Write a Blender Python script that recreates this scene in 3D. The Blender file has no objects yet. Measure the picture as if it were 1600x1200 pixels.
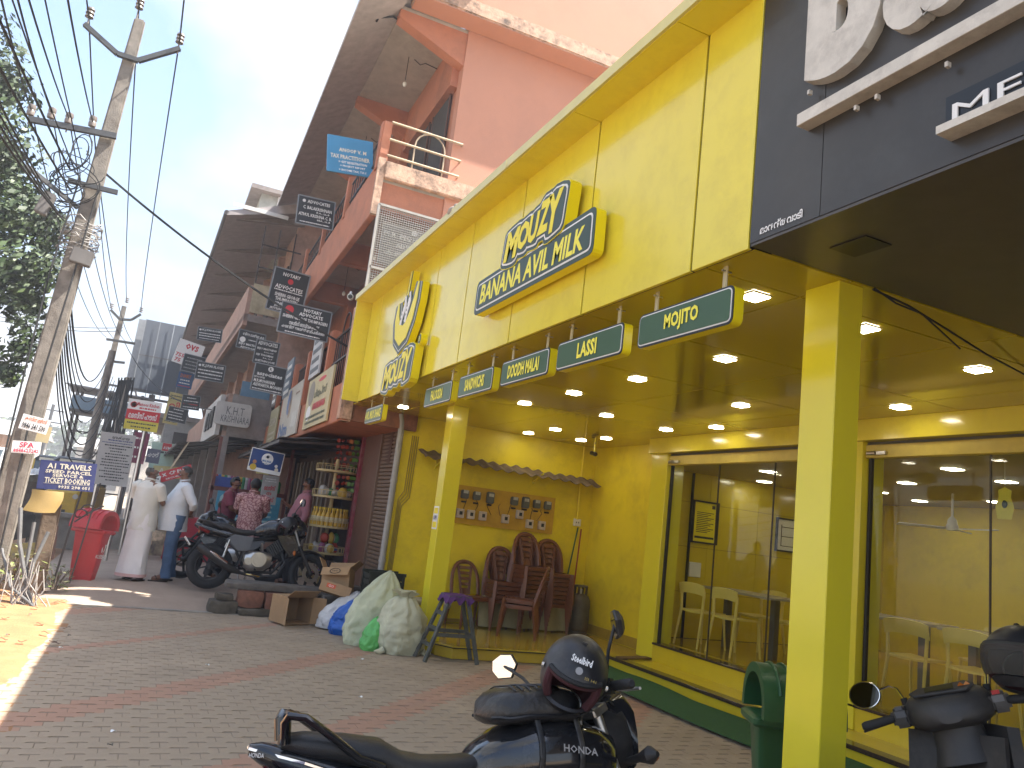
import bpy, bmesh, math, random
from mathutils import Vector, Matrix, Euler, noise
random.seed(7)
R = math.radians
scn = bpy.context.scene
COL = scn.collection
# ------------------------------------------------------------------ camera
F, YAW, PIT, ROL, EYE = 1211.2, 0.420316, 0.183979, 0.120484, 1.55
fw = Vector((math.sin(YAW)*math.cos(PIT), math.cos(YAW)*math.cos(PIT), math.sin(PIT)))
r0 = Vector((math.cos(YAW), -math.sin(YAW), 0)); u0 = r0.cross(fw)
rt = r0*math.cos(ROL) + u0*math.sin(ROL); up = -r0*math.sin(ROL) + u0*math.cos(ROL)
cam_d = bpy.data.cameras.new('camera'); cam = bpy.data.objects.new('camera', cam_d); COL.objects.link(cam)
cam_d.sensor_width = 36; cam_d.lens = F/1600*36; cam_d.clip_start = .05; cam_d.clip_end = 2000
cam.matrix_world = Matrix(((rt.x, up.x, -fw.x, 0), (rt.y, up.y, -fw.y, 0), (rt.z, up.z, -fw.z, EYE), (0, 0, 0, 1)))
scn.camera = cam
# ------------------------------------------------------------------ sun, sky, exposure
SUN = Vector((.6, -.2, 1)).normalized()
SKY_STRENGTH, SUN_STRENGTH, EXPOSURE = .125, 5.0, 1.85
w = bpy.data.worlds.new('World'); scn.world = w; w.use_nodes = True
nt = w.node_tree; nt.nodes.clear()
def nd(tree, typ, **kw):
    n = tree.nodes.new(typ)
    for k, v in kw.items():
        if k in n.inputs: n.inputs[k].default_value = v
        else: setattr(n, k, v)
    return n
sky = nd(nt, 'ShaderNodeTexSky', sky_type='NISHITA', sun_disc=False, sun_elevation=math.asin(SUN.z),
         sun_rotation=math.atan2(SUN.x, SUN.y), air_density=1.0, dust_density=1.6, ozone_density=1.0)
tc = nd(nt, 'ShaderNodeTexCoord')
mp = nd(nt, 'ShaderNodeMapping'); mp.inputs['Scale'].default_value = (1, 1, 1.9); mp.inputs['Location'].default_value = (.25, .4, .85)
nt.links.new(tc.outputs['Generated'], mp.inputs['Vector'])
nz = nd(nt, 'ShaderNodeTexNoise', Scale=1.45, Detail=7.0, Roughness=.5, Distortion=.25)
nt.links.new(mp.outputs[0], nz.inputs['Vector'])
rp = nd(nt, 'ShaderNodeValToRGB'); rp.color_ramp.elements[0].position = .48; rp.color_ramp.elements[1].position = .6
nt.links.new(nz.outputs['Fac'], rp.inputs['Fac'])
mul = nd(nt, 'ShaderNodeMath', operation='MULTIPLY'); mul.inputs[1].default_value = .95
nt.links.new(rp.outputs['Color'], mul.inputs[0])
mx = nd(nt, 'ShaderNodeMixRGB'); mx.inputs[2].default_value = (2.75, 2.78, 2.82, 1)
# milky haze towards the horizon, the same all round
sxz = nd(nt, 'ShaderNodeSeparateXYZ'); nt.links.new(tc.outputs['Generated'], sxz.inputs[0])
hzr = nd(nt, 'ShaderNodeMapRange', interpolation_type='SMOOTHSTEP'); hzr.inputs['From Min'].default_value = .02; hzr.inputs['From Max'].default_value = .62; hzr.inputs['To Min'].default_value = .96; hzr.inputs['To Max'].default_value = .0
nt.links.new(sxz.outputs['Z'], hzr.inputs['Value'])
mh = nd(nt, 'ShaderNodeMixRGB'); mh.inputs[2].default_value = (1.38, 1.74, 2.2, 1)
nt.links.new(hzr.outputs[0], mh.inputs[0]); nt.links.new(sky.outputs[0], mh.inputs[1])
nt.links.new(mul.outputs[0], mx.inputs[0]); nt.links.new(mh.outputs[0], mx.inputs[1])
bg = nd(nt, 'ShaderNodeBackground', Strength=SKY_STRENGTH); nt.links.new(mx.outputs[0], bg.inputs['Color'])
ow = nd(nt, 'ShaderNodeOutputWorld'); nt.links.new(bg.outputs[0], ow.inputs['Surface'])
sl = bpy.data.lights.new('sun', 'SUN'); sl.energy = SUN_STRENGTH; sl.angle = R(.53); sl.color = (1, .95, .87)
so = bpy.data.objects.new('sun', sl); COL.objects.link(so); so.rotation_euler = SUN.to_track_quat('Z', 'Y').to_euler(); so.location = (20, -8, 40)
vs = scn.view_settings; vs.view_transform = 'Standard'; vs.look = 'None'; vs.gamma = 1; vs.use_curve_mapping = False; vs.exposure = EXPOSURE
scn.render.engine = 'CYCLES'
scn.cycles.use_denoising = True; scn.cycles.max_bounces = 8; scn.cycles.diffuse_bounces = 5; scn.cycles.caustics_reflective = False; scn.cycles.caustics_refractive = False
scn.cycles.sample_clamp_indirect = 4
# ------------------------------------------------------------------ helpers
def at(px, py, ax, val):
    """the world point seen at pixel (px, py) of the photograph on the plane axis = val"""
    d = rt*(px-800) - up*(py-600) + fw*F
    t = (val - (0, 0, EYE)[ax])/d[ax]
    return Vector((0, 0, EYE)) + d*t
def lin(h):
    h = h.lstrip('#'); c = [int(h[i:i+2], 16)/255 for i in (0, 2, 4)]
    return tuple(x/12.92 if x <= .04045 else ((x+.055)/1.055)**2.4 for x in c)
MATS = {}
def mat(name, col, rough=.6, metal=0.0, var=.12, scale=6.0, bump=0.0, bscale=None, dirt=None, dirt_amt=.5, dscale=2.0, coat=0.0, emit=0.0, trans=0.0, ior=1.45, alpha=1.0, stretch=None, spec=.5, col2=None):
    if name in MATS: return MATS[name]
    if isinstance(col, str): col = lin(col)
    m = bpy.data.materials.new(name); m.use_nodes = True; t = m.node_tree; b = t.nodes['Principled BSDF']
    b.inputs['Roughness'].default_value = rough; b.inputs['Metallic'].default_value = metal
    b.inputs['Coat Weight'].default_value = coat; b.inputs['Coat Roughness'].default_value = .08
    b.inputs['IOR'].default_value = ior; b.inputs['Transmission Weight'].default_value = trans; b.inputs['Alpha'].default_value = alpha
    b.inputs['Specular IOR Level'].default_value = spec
    b.inputs['Base Color'].default_value = (*col, 1)
    if emit: b.inputs['Emission Color'].default_value = (*col, 1); b.inputs['Emission Strength'].default_value = emit
    if var or bump or dirt:
        c = nd(t, 'ShaderNodeTexCoord'); v = c.outputs['Object']
        if stretch:
            q = nd(t, 'ShaderNodeMapping'); q.inputs['Scale'].default_value = stretch; t.links.new(v, q.inputs[0]); v = q.outputs[0]
        n = nd(t, 'ShaderNodeTexNoise', Scale=scale, Detail=6.0, Roughness=.6); t.links.new(v, n.inputs['Vector'])
        mr = nd(t, 'ShaderNodeMapRange'); mr.inputs['From Min'].default_value = .3; mr.inputs['From Max'].default_value = .7
        t.links.new(n.outputs['Fac'], mr.inputs['Value'])
        mxn = nd(t, 'ShaderNodeMixRGB'); lo = tuple(x*(1-var) for x in col); hi = tuple(min(1, x*(1+var)) for x in col)
        if col2: hi = lin(col2) if isinstance(col2, str) else col2
        mxn.inputs[1].default_value = (*lo, 1); mxn.inputs[2].default_value = (*hi, 1)
        t.links.new(mr.outputs[0], mxn.inputs[0]); out = mxn.outputs[0]
        if dirt:
            d = nd(t, 'ShaderNodeTexNoise', Scale=dscale, Detail=9.0, Roughness=.72); t.links.new(v, d.inputs['Vector'])
            dr = nd(t, 'ShaderNodeValToRGB'); dr.color_ramp.elements[0].position = .48; dr.color_ramp.elements[1].position = .68
            t.links.new(d.outputs['Fac'], dr.inputs['Fac'])
            dm = nd(t, 'ShaderNodeMath', operation='MULTIPLY'); dm.inputs[1].default_value = dirt_amt; t.links.new(dr.outputs[0], dm.inputs[0])
            m2 = nd(t, 'ShaderNodeMixRGB'); m2.inputs[2].default_value = (*(lin(dirt) if isinstance(dirt, str) else dirt), 1)
            t.links.new(dm.outputs[0], m2.inputs[0]); t.links.new(out, m2.inputs[1]); out = m2.outputs[0]
        t.links.new(out, b.inputs['Base Color'])
        rr = nd(t, 'ShaderNodeMapRange'); rr.inputs['To Min'].default_value = max(.02, rough*.85); rr.inputs['To Max'].default_value = min(1, rough*1.15)
        t.links.new(n.outputs['Fac'], rr.inputs['Value']); t.links.new(rr.outputs[0], b.inputs['Roughness'])
        if bump:
            bn = nd(t, 'ShaderNodeTexNoise', Scale=bscale or scale*4, Detail=5.0); t.links.new(v, bn.inputs['Vector'])
            bp = nd(t, 'ShaderNodeBump', Strength=min(1, bump)); bp.inputs['Distance'].default_value = .01
            t.links.new(bn.outputs['Fac'], bp.inputs['Height']); t.links.new(bp.outputs[0], b.inputs['Normal'])
    MATS[name] = m
    return m
WM = {}
def T(name, label=None, cat=None, loc=(0, 0, 0), rz=0.0, group=None, rx=0.0, ry=0.0, parent=None):
    o = bpy.data.objects.new(name, None); COL.objects.link(o); o.empty_display_size = .1
    o.location = loc; o.rotation_euler = (rx, ry, rz)
    m = Matrix.Translation(Vector(loc)) @ Euler((rx, ry, rz)).to_matrix().to_4x4()
    if parent: o.parent = parent; m = WM[parent] @ m
    WM[o] = m
    tag(o, label, cat, group)
    return o
def tag(o, label=None, cat=None, group=None, kind=None):
    if label: o['label'] = label
    if cat: o['category'] = cat
    if group: o['group'] = group
    if kind: o['kind'] = kind
    return o
class B:
    """collects shapes, then links them as ONE mesh object"""
    def __init__(s, X=None): s.v = []; s.f = []; s.m = []; s.X = X; s.mi = 0
    def add(s, vs, fs):
        n = len(s.v); s.v += [s.X @ Vector(p) if s.X else Vector(p) for p in vs]; s.f += [tuple(i+n for i in f) for f in fs]; s.m += [s.mi]*len(fs); return s
    def box(s, x0, x1, y0, y1, z0, z1):
        return s.add([(x0,y0,z0),(x1,y0,z0),(x1,y1,z0),(x0,y1,z0),(x0,y0,z1),(x1,y0,z1),(x1,y1,z1),(x0,y1,z1)],
                     [(0,3,2,1),(4,5,6,7),(0,1,5,4),(1,2,6,5),(2,3,7,6),(3,0,4,7)])
    def ob(s, c, d, rot=None):
        M = Matrix.Translation(Vector(c)) @ (Euler(rot).to_matrix().to_4x4() if rot and not isinstance(rot, Matrix) else (rot.to_4x4() if rot else Matrix()))
        x, y, z = d[0]/2, d[1]/2, d[2]/2
        vs = [M @ Vector(p) for p in [(-x,-y,-z),(x,-y,-z),(x,y,-z),(-x,y,-z),(-x,-y,z),(x,-y,z),(x,y,z),(-x,y,z)]]
        return s.add(vs, [(0,3,2,1),(4,5,6,7),(0,1,5,4),(1,2,6,5),(2,3,7,6),(3,0,4,7)])
    def bar(s, p0, p1, w, h=None):
        """square bar from p0 to p1"""
        p0, p1 = Vector(p0), Vector(p1); d = p1-p0; h = h or w
        z = d.normalized(); a = Vector((0, 0, 1)) if abs(z.z) < .95 else Vector((0, 1, 0)); x = a.cross(z).normalized(); y = z.cross(x)
        vs = [p + x*sx*w/2 + y*sy*h/2 for p in (p0, p1) for sx, sy in ((-1,-1),(1,-1),(1,1),(-1,1))]
        return s.add(vs, [(0,3,2,1),(4,5,6,7),(0,1,5,4),(1,2,6,5),(2,3,7,6),(3,0,4,7)])
    def rings(s, rs, cap=True, closed=False):
        n = len(rs[0]); vs = [p for r_ in rs for p in r_]; fs = []
        k = len(rs)
        for i in range(k if closed else k-1):
            j = (i+1) % k
            for q in range(n): fs.append((i*n+q, i*n+(q+1) % n, j*n+(q+1) % n, j*n+q))
        if cap and not closed: fs.append(tuple(reversed(range(n)))); fs.append(tuple((k-1)*n+q for q in range(n)))
        return s.add(vs, fs)
    def tube(s, pts, r, seg=6, closed=False, cap=True, flat=1.0):
        pts = [Vector(p) for p in pts]; k = len(pts); rr = r if isinstance(r, (list, tuple)) else [r]*k
        rs = []; prev = None
        for i, p in enumerate(pts):
            a = pts[i-1] if (i > 0 or closed) else p; b = pts[(i+1) % k] if (i < k-1 or closed) else p
            t = (b-a).normalized() if (b-a).length > 1e-9 else Vector((0, 0, 1))
            if prev is None:
                h = Vector((0, 0, 1)) if abs(t.z) < .9 else Vector((0, 1, 0)); x = h.cross(t).normalized()
            else:
                x = (prev - t*prev.dot(t)); x = x.normalized() if x.length > 1e-6 else Vector((0, 0, 1)).cross(t).normalized()
            y = t.cross(x); prev = x
            rs.append([p + (x*math.cos(q*2*math.pi/seg) + y*math.sin(q*2*math.pi/seg)*flat)*rr[i] for q in range(seg)])
        return s.rings(rs, cap, closed)
    def cyl(s, p0, p1, r0, r1=None, seg=12): return s.tube([p0, p1], [r0, r1 if r1 is not None else r0], seg)
    def lathe(s, prof, c=(0, 0, 0), seg=16, sx=1.0, sy=1.0, cap=True):
        c = Vector(c)
        return s.rings([[c + Vector((math.cos(q*2*math.pi/seg)*r_*sx, math.sin(q*2*math.pi/seg)*r_*sy, z)) for q in range(seg)] for r_, z in prof], cap)
    def ball(s, c, r, seg=12, rg=8):
        r = (r, r, r) if not isinstance(r, (tuple, list)) else r; c = Vector(c); rs = []
        for i in range(rg+1):
            a = -math.pi/2 + math.pi*i/rg; q = max(math.cos(a), .02)
            rs.append([c + Vector((r[0]*q*math.cos(k*2*math.pi/seg), r[1]*q*math.sin(k*2*math.pi/seg), r[2]*math.sin(a))) for k in range(seg)])
        return s.rings(rs)
    def prism(s, poly, fr, d):
        """poly of (u, v) swept d along the third axis of frame fr = (origin, U, V, N)"""
        o, U, V, N = [Vector(q) for q in fr]; n = len(poly)
        vs = [o + U*a + V*b for a, b in poly] + [o + U*a + V*b + N*d for a, b in poly]
        return s.add(vs, [tuple(reversed(range(n))), tuple(range(n, 2*n))] + [(i, (i+1) % n, n+(i+1) % n, n+i) for i in range(n)])
    def quad(s, a, b, c, d): return s.add([a, b, c, d], [(0, 1, 2, 3)])
    def grid(s, fn, nu, nv):
        vs = [fn(i/nu, j/nv) for j in range(nv+1) for i in range(nu+1)]
        return s.add(vs, [(j*(nu+1)+i, j*(nu+1)+i+1, (j+1)*(nu+1)+i+1, (j+1)*(nu+1)+i) for j in range(nv) for i in range(nu)])
    def mesh(s, name, M=None):
        me = bpy.data.meshes.new(name); me.from_pydata([M @ p if M else p for p in s.v], [], s.f); me.update()
        return me
    def o(s, name, m, parent=None, smooth=False, bevel=0.0, world=True, solid=0.0, sub=0, fixn=True):
        M = WM[parent].inverted() if (parent and world) else None
        me = s.mesh(name, M)
        ms = m if isinstance(m, (list, tuple)) else [m]
        for q in ms: me.materials.append(q)
        if len(ms) > 1: me.polygons.foreach_set('material_index', s.m)
        bm = bmesh.new(); bm.from_mesh(me)
        if fixn: bmesh.ops.recalc_face_normals(bm, faces=bm.faces)
        if solid: bmesh.ops.solidify(bm, geom=bm.faces[:], thickness=solid)
        if bevel: bmesh.ops.bevel(bm, geom=[e for e in bm.edges if len(e.link_faces) == 2 and e.calc_face_angle(0) > .5], offset=bevel, segments=2 if bevel > .006 else 1, affect='EDGES', clamp_overlap=True)
        if sub: bmesh.ops.subdivide_edges(bm, edges=bm.edges[:], cuts=sub, use_grid_fill=True)
        bm.to_mesh(me); bm.free()
        if smooth:
            me.polygons.foreach_set('use_smooth', [True]*len(me.polygons))
            me.set_sharp_from_angle(angle=R(40 if smooth is True else smooth))
        ob = bpy.data.objects.new(name, me); COL.objects.link(ob)
        if parent: ob.parent = parent; WM[ob] = WM[parent].copy()
        else: WM[ob] = Matrix()
        return ob
def kids(o): return list(o.children)
def copy_tree(o, loc=None, rot=None, parent=None, label=None):
    c = o.copy(); COL.objects.link(c)
    if parent: c.parent = parent
    if loc is not None: c.location = loc
    if rot is not None: c.rotation_euler = rot
    if label: c['label'] = label
    for k in kids(o): copy_tree(k, parent=c)
    return c
def inst(o, loc, parent=None, rot=(0, 0, 0), scale=None):
    c = o.copy(); COL.objects.link(c); c.location = loc; c.rotation_euler = rot
    if scale: c.scale = scale
    if parent: c.parent = parent
    return c
_fonts = {}
def text_mesh(s, w_, h_, off=0.0, ext=.001, shear=0.0, space=1.0, res=2, keep=False):
    """flat lettering fitted into w_ x h_, centred on the origin in the XY plane"""
    cu = bpy.data.curves.new('t', 'FONT'); cu.body = s; cu.offset = off; cu.extrude = 0; cu.shear = shear; cu.space_character = space; cu.resolution_u = res
    cu.fill_mode = 'FRONT'
    ob = bpy.data.objects.new('t', cu); me = bpy.data.meshes.new_from_object(ob)
    bpy.data.objects.remove(ob); bpy.data.curves.remove(cu)
    if not me.vertices: return [], []
    xs = [v.co.x for v in me.vertices]; ys = [v.co.y for v in me.vertices]
    sx = w_/max(max(xs)-min(xs), 1e-4); sy = h_/max(max(ys)-min(ys), 1e-4)
    if keep: sx = sy = min(sx, sy)
    cx, cy = (max(xs)+min(xs))/2, (max(ys)+min(ys))/2
    vs = [Vector(((v.co.x-cx)*sx, (v.co.y-cy)*sy, 0)) for v in me.vertices]; fs = [tuple(p.vertices) for p in me.polygons]
    bpy.data.meshes.remove(me)
    return vs, fs
def put_text(b, s, fr, u, v, w_, h_, lift=.003, **kw):
    """adds lettering to builder b, centred at (u, v) of frame fr = (origin, U, V, N)"""
    o, U, V, N = [Vector(q) for q in fr]; vs, fs = text_mesh(s, w_, h_, **kw)
    b.add([o + U*(u+p.x) + V*(v+p.y) + N*lift for p in vs], fs)
# ------------------------------------------------------------------ materials
YEL = mat('yellow_panel', (.77, .65, .05), .17, var=.03, scale=1.2, coat=.25, dirt=(.42, .31, .03), dirt_amt=.25, dscale=3)
YPAINT = mat('yellow_wall_paint', (.76, .61, .02), .42, var=.05, scale=2, bump=.06, bscale=40, dirt=(.35, .25, .03), dirt_amt=.35, dscale=2.2)
YPIL = mat('yellow_green_pillar_panel', (.72, .63, .03), .2, var=.03, scale=1.5, coat=.2)
YTILE = mat('yellow_tile', (.62, .48, .02), .2, var=.04, coat=.3)
JOINT = mat('dark_joint', (.02, .018, .012), .9, var=0)
GRAN = mat('dark_granite', (.045, .03, .02), .12, var=.4, scale=60)
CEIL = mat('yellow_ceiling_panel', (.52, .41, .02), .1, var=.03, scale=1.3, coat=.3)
ICEIL = mat('cream_ceiling', (.48, .42, .30), .6, var=.05)
LED = mat('led_diffuser', (1, .92, .72), emit=13, var=0)
LEDR = mat('led_diffuser_room', (1, .92, .72), emit=12, var=0)
WHT = mat('white_paint', (.75, .74, .70), .45, var=.05, dirt=(.4, .36, .3), dirt_amt=.25)
BLK = mat('black_panel', (.042, .038, .033), .42, var=.2, scale=2, coat=.15, dirt=(.06, .06, .055), dirt_amt=.4, dscale=5)
BLKM = mat('black_metal', (.015, .015, .017), .4, var=.2)
GLASS = bpy.data.materials.new('shop_glass'); GLASS.use_nodes = True; _t = GLASS.node_tree; _t.nodes.clear()
_a = nd(_t, 'ShaderNodeBsdfTransparent'); _a.inputs[0].default_value = (.90, .92, .90, 1); _g = nd(_t, 'ShaderNodeBsdfGlossy', Roughness=.0); _lw = nd(_t, 'ShaderNodeLayerWeight', Blend=.5); _p = nd(_t, 'ShaderNodeMath', operation='POWER'); _p.inputs[1].default_value = 4.0; _f = nd(_t, 'ShaderNodeMath', operation='MULTIPLY_ADD'); _f.inputs[1].default_value = .32; _f.inputs[2].default_value = .018; _t.links.new(_lw.outputs['Facing'], _p.inputs[0]); _t.links.new(_p.outputs[0], _f.inputs[0]); _m = nd(_t, 'ShaderNodeMixShader'); _o = nd(_t, 'ShaderNodeOutputMaterial')
_t.links.new(_f.outputs[0], _m.inputs[0]); _t.links.new(_a.outputs[0], _m.inputs[1]); _t.links.new(_g.outputs[0], _m.inputs[2]); _t.links.new(_m.outputs[0], _o.inputs['Surface'])
STEEL = mat('steel', (.55, .54, .52), .3, metal=1, var=.15)
TERRA = mat('terracotta_paint', (.46, .18, .10), .8, var=.12, scale=1.5, bump=.15, bscale=30, dirt=(.20, .09, .06), dirt_amt=.45, dscale=1.6)
SALM = mat('salmon_paint', (.52, .25, .165), .8, var=.05, scale=1, bump=.08, bscale=40, dirt=(.40, .20, .14), dirt_amt=.4, dscale=1.1)
SLABW = mat('weathered_slab_edge', (.52, .34, .24), .9, var=.3, scale=9, bump=.4, dirt=(.07, .055, .045), dirt_amt=.85, dscale=5)
SOFF = mat('grey_plaster_soffit', (.42, .37, .32), .9, var=.1, bump=.12, dirt=(.2, .17, .15), dirt_amt=.4, dscale=2)
ROOFT = mat('roof_underside', (.42, .38, .37), .85, var=.15)
CONC = mat('concrete', (.30, .27, .23), .9, var=.2, scale=5, bump=.4, dirt=(.13, .11, .09), dirt_amt=.5, dscale=3)
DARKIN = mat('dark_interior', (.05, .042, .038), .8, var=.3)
SIGNB = mat('sign_black', (.012, .015, .02), .35, var=.1)
SIGNW = mat('sign_white', (.80, .80, .78), .5, var=0)
SIGNC = mat('sign_cream', (.72, .68, .56), .6, var=.08, scale=3)
SGREEN = mat('sign_green', (.045, .10, .045), .3, var=.03)
SDGREEN = mat('logo_dark_green', (.035, .06, .04), .35, var=.03)
SYEL = mat('sign_yellow', (.85, .72, .01), .35, var=0)
SRED = mat('sign_red', (.55, .02, .03), .45, var=.05)
SBLUE = mat('sign_navy', (.035, .045, .16), .45, var=.08)
SSKY = mat('sign_sky_blue', (.035, .22, .42), .4, var=.1, scale=3)
WOOD = mat('weathered_wood', (.14, .12, .10), .8, var=.3, stretch=(1, 1, .15), scale=20)
RUB = mat('rubber', (.02, .02, .021), .75, var=.2)
CARD = mat('cardboard', (.36, .23, .12), .85, var=.1, dirt=(.22, .13, .07), dirt_amt=.4)

# ------------------------------------------------------------------ ground
GROUND = mat('ground_earth', (.33, .25, .17), .95, var=.2, scale=3, bump=.5, dirt=(.15, .11, .08), dirt_amt=.5)
DIRT = mat('orange_dirt', (.33, .175, .08), .95, var=.18, scale=4, bump=.7, bscale=45, dirt=(.32, .16, .07), dirt_amt=.6, dscale=9)
ASPH = mat('asphalt', (.065, .062, .06), .9, var=.25, scale=14, bump=.4)
PAVB = mat('paver_bed', (.23, .185, .135), .95, var=.2)
SLABP = mat('worn_concrete_path', (.36, .275, .21), .88, var=.12, scale=2, bump=.25, bscale=50, dirt=(.25, .19, .145), dirt_amt=.5, dscale=2.5)
g = B().quad((-400, -200, -.06), (400, -200, -.06), (400, 800, -.06), (-400, 800, -.06)).o('ground', GROUND); tag(g, kind='structure')
rd = B().quad((-9.5, -30, -.052), (-3.2, -30, -.052), (-3.2, 300, -.052), (-9.5, 300, -.052)).o('road', ASPH); tag(rd, kind='structure')
def dirt(u, v):
    x = -3.4 + u*2.95; y = 2 + v*30; n = noise.noise(Vector((x*.9, y*.9, 3)))
    e = .10*noise.noise(Vector((5, y*1.3, 0))) + .05*noise.noise(Vector((9, y*5, 0)))
    if u > .93: return Vector((x + e, y, -.004 + .012*max(0, n)))
    return Vector((x, y, .012 + .03*n + .10*max(0, math.sin((y-9.5)*.35))*max(0, -(x+.9))))
d_ = B().grid(dirt, 40, 200).o('dirt_strip', DIRT, smooth=True); tag(d_, kind='structure')
# the paved forecourt: bed + interlocking pavers
pv = T('pavement', None, None, (2, 7, -.03)); tag(pv, kind='structure')
B().box(-.75, 6.2, .2, 11.3, -.05, -.0052).o('paver_bed', PAVB, pv)
GP = mat('grey_paver', (.36, .285, .205), .82, var=.17, scale=1.7, bump=.35, bscale=70, dirt=(.29, .23, .165), dirt_amt=.5, dscale=1.4)
RP = mat('red_paver', (.40, .24, .165), .82, var=.14, scale=1.7, bump=.35, bscale=70, dirt=(.31, .215, .155), dirt_amt=.6, dscale=1.4)
PW, PH = .225, .1125
def zig(t, a): return a*(1 if (t % 1) < .5 else -1)
def paver_poly(cx, cy):
    g_ = .0016; a = .011; hx, hy = PW/2-g_, PH/2-g_
    top = [(-hx, hy-a), (-hx*.62, hy-a), (-hx*.38, hy+a), (hx*.38, hy+a), (hx*.62, hy-a), (hx, hy-a)]
    bot = [(hx, -hy-a), (hx*.62, -hy-a), (hx*.38, -hy+a), (-hx*.38, -hy+a), (-hx*.62, -hy-a), (-hx, -hy-a)]
    return [(cx+x, cy+y) for x, y in top+bot]
pav = []
j = 0; y = 2.2
while y < 11.3:
    i = 0; x = -.75 + (PW/2 if j % 2 else 0)
    while x < 6.1:
        if not (y > 8.55 and x > 3.35): pav.append((x, y))
        x += PW
    y += PH; j += 1
def seen(p):
    d = Vector((p[0], p[1], 0)) - Vector((0, 0, EYE)); zc = d.dot(fw)
    if zc < .3: return None
    return 800+F*d.dot(rt)/zc, 600-F*d.dot(up)/zc, zc
cand = []
for p in pav:
    q = seen(p)
    if q and -20 < q[0] < 1180 and q[1] < 1205 and not (q[1] > 1165 and q[0] > 430) and not (p[0] > 4.86 and p[1] < 8.4): cand.append((q[2], p))
cand.sort(); near = set(p for _, p in cand[:290])
base = {}
for nm, mm in (('g', GP), ('r', RP)):
    vs = paver_poly(0, 0); b = B(); n = len(vs)
    b.add([(x, y, -.0095) for x, y in vs] + [(x, y, .017) for x, y in vs] + [(x*.985, y*.97, .0195) for x, y in vs],
          [tuple(range(2*n, 3*n))] + [(i, (i+1) % n, n+(i+1) % n, n+i) for i in range(n)] + [(n+i, n+(i+1) % n, 2*n+(i+1) % n, 2*n+i) for i in range(n)])
    base[nm] = b
proto = {}; rest = B()
for p in pav:
    red = ((p[1]-p[0]-4.2+.19) % 2.3) < .40
    k = 'r' if red else 'g'; dz = random.uniform(-.0018, .0015); tx, ty = random.gauss(0, .006), random.gauss(0, .006)
    if p in near:
        if k not in proto:
            proto[k] = base[k].o('paver', RP if red else GP, pv, world=False); o = proto[k]
        else:
            o = proto[k].copy(); COL.objects.link(o); o.parent = pv
        o.location = (p[0]-2, p[1]-7, dz+.009); o.rotation_euler = (tx, ty, 0)
    else:
        rest.mi = 1 if red else 0; M_ = Matrix.Translation((p[0], p[1], dz-.021)) @ Euler((tx, ty, 0)).to_matrix().to_4x4()
        rest.add([M_ @ v for v in base[k].v], base[k].f)
o = rest.o('pavers', [GP, RP], pv, fixn=False); tag(o, kind='stuff')
# raised path beyond the forecourt: a concrete ramp up to z = .18
def path(u, v):
    x = -1.2 + u*9; y = 11.28 + v*40 if v > .03 else 11.28 + v/.03*1.2
    z = .18 if v >= .03 else .18*(v/.03)**.8
    return Vector((x, y, z + .008*noise.noise(Vector((x*2, y*2, 0))) - (.03 if v == 0 else 0) - max(0, -.4-x)*.12))
p_ = B().grid(path, 40, 100).o('footpath', SLABP, smooth=True); tag(p_, kind='structure')
kb = B().grid(lambda u, v: Vector((-.6 + u*4.4, 11.2 + v*.1 + .015*noise.noise(Vector((u*20, 0, 0))), .012+.01*noise.noise(Vector((u*30, v, 0))))), 50, 1).o('kerb_strip', CONC, solid=.05); tag(kb, kind='structure')

# ------------------------------------------------------------------ the yellow shop
SH = T('juice_shop', 'bright yellow juice bar with a deep panelled fascia and open glass front', 'shop', (4.3, 6.5, 0))
ZC, FX = 2.98, 2.36
FJ = [2.74, 3.18, 4.32, 5.46, 6.57, 7.5, 8.62, 9.75, 10.3]
B().box(FX+.012, FX+.14, 2.74, 10.3, ZC+.005, 4.43).o('fascia_backing', JOINT, SH)
for a, b in zip(FJ, FJ[1:]):
    B().box(FX, FX+.024, a+.009, b-.009, ZC, 4.42).o('fascia_panel', YEL, SH, bevel=.002)
LJ = [2.74, 5.38, 7.74, 10.33]
B().box(FX-.2, FX+.15, 2.75, 10.3, 4.375, 4.43).o('lip_backing', JOINT, SH)
for a, b in zip(LJ, LJ[1:]):
    bb = B().box(FX-.235, FX-.215, a+.004, b-.004, 4.365, 4.44).box(FX-.215, FX+.1, a+.004, b-.004, 4.42, 4.44)
    bb.o('lip_edge', mat('pale_lip_edge', (.62, .56, .22), .35, var=.06), SH)
for a, b in zip(FJ, FJ[1:]):
    B().box(FX-.215, FX, a+.0025, (b if b < 10.3 else 10.33)-.0025, 4.36, 4.374).o('lip_underside', YEL, SH)
B().box(FX-.21, FX+.14, 10.302, 10.325, ZC, 4.41).o('fascia_end', YEL, SH)
# ceiling panels
XJ = [FX+.03, 3.04, 4.34, 5.62, 6.14]; YJ = [2.735, 3.09, 4.3, 5.48, 6.75, 7.95, 9.15, 10.1, 10.74]
B().box(FX+.03, 6.4, 2.735, 10.74, ZC+.022, ZC+.03).o('ceiling_void', JOINT, SH)
for a, b in zip(XJ, XJ[1:]):
    for c, d in zip(YJ, YJ[1:]):
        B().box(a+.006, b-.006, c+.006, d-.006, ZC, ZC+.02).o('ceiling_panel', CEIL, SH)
B().box(FX+.14, 11.2, 2.74, 10.9, 4.2, 4.34).o('roof', CONC, SH)  # unseen slab, added over the whole shop to keep the sun out
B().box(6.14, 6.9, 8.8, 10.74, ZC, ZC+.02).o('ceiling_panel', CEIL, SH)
# pillars
for (x0, x1, y0, y1) in ((2.97, 3.14, 2.76, 2.985), (3.29, 3.5, 9.05, 9.27)):
    B().box(x0, x1, y0, y1, 0, ZC).o('pillar', YPIL, SH, bevel=.004)
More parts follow.
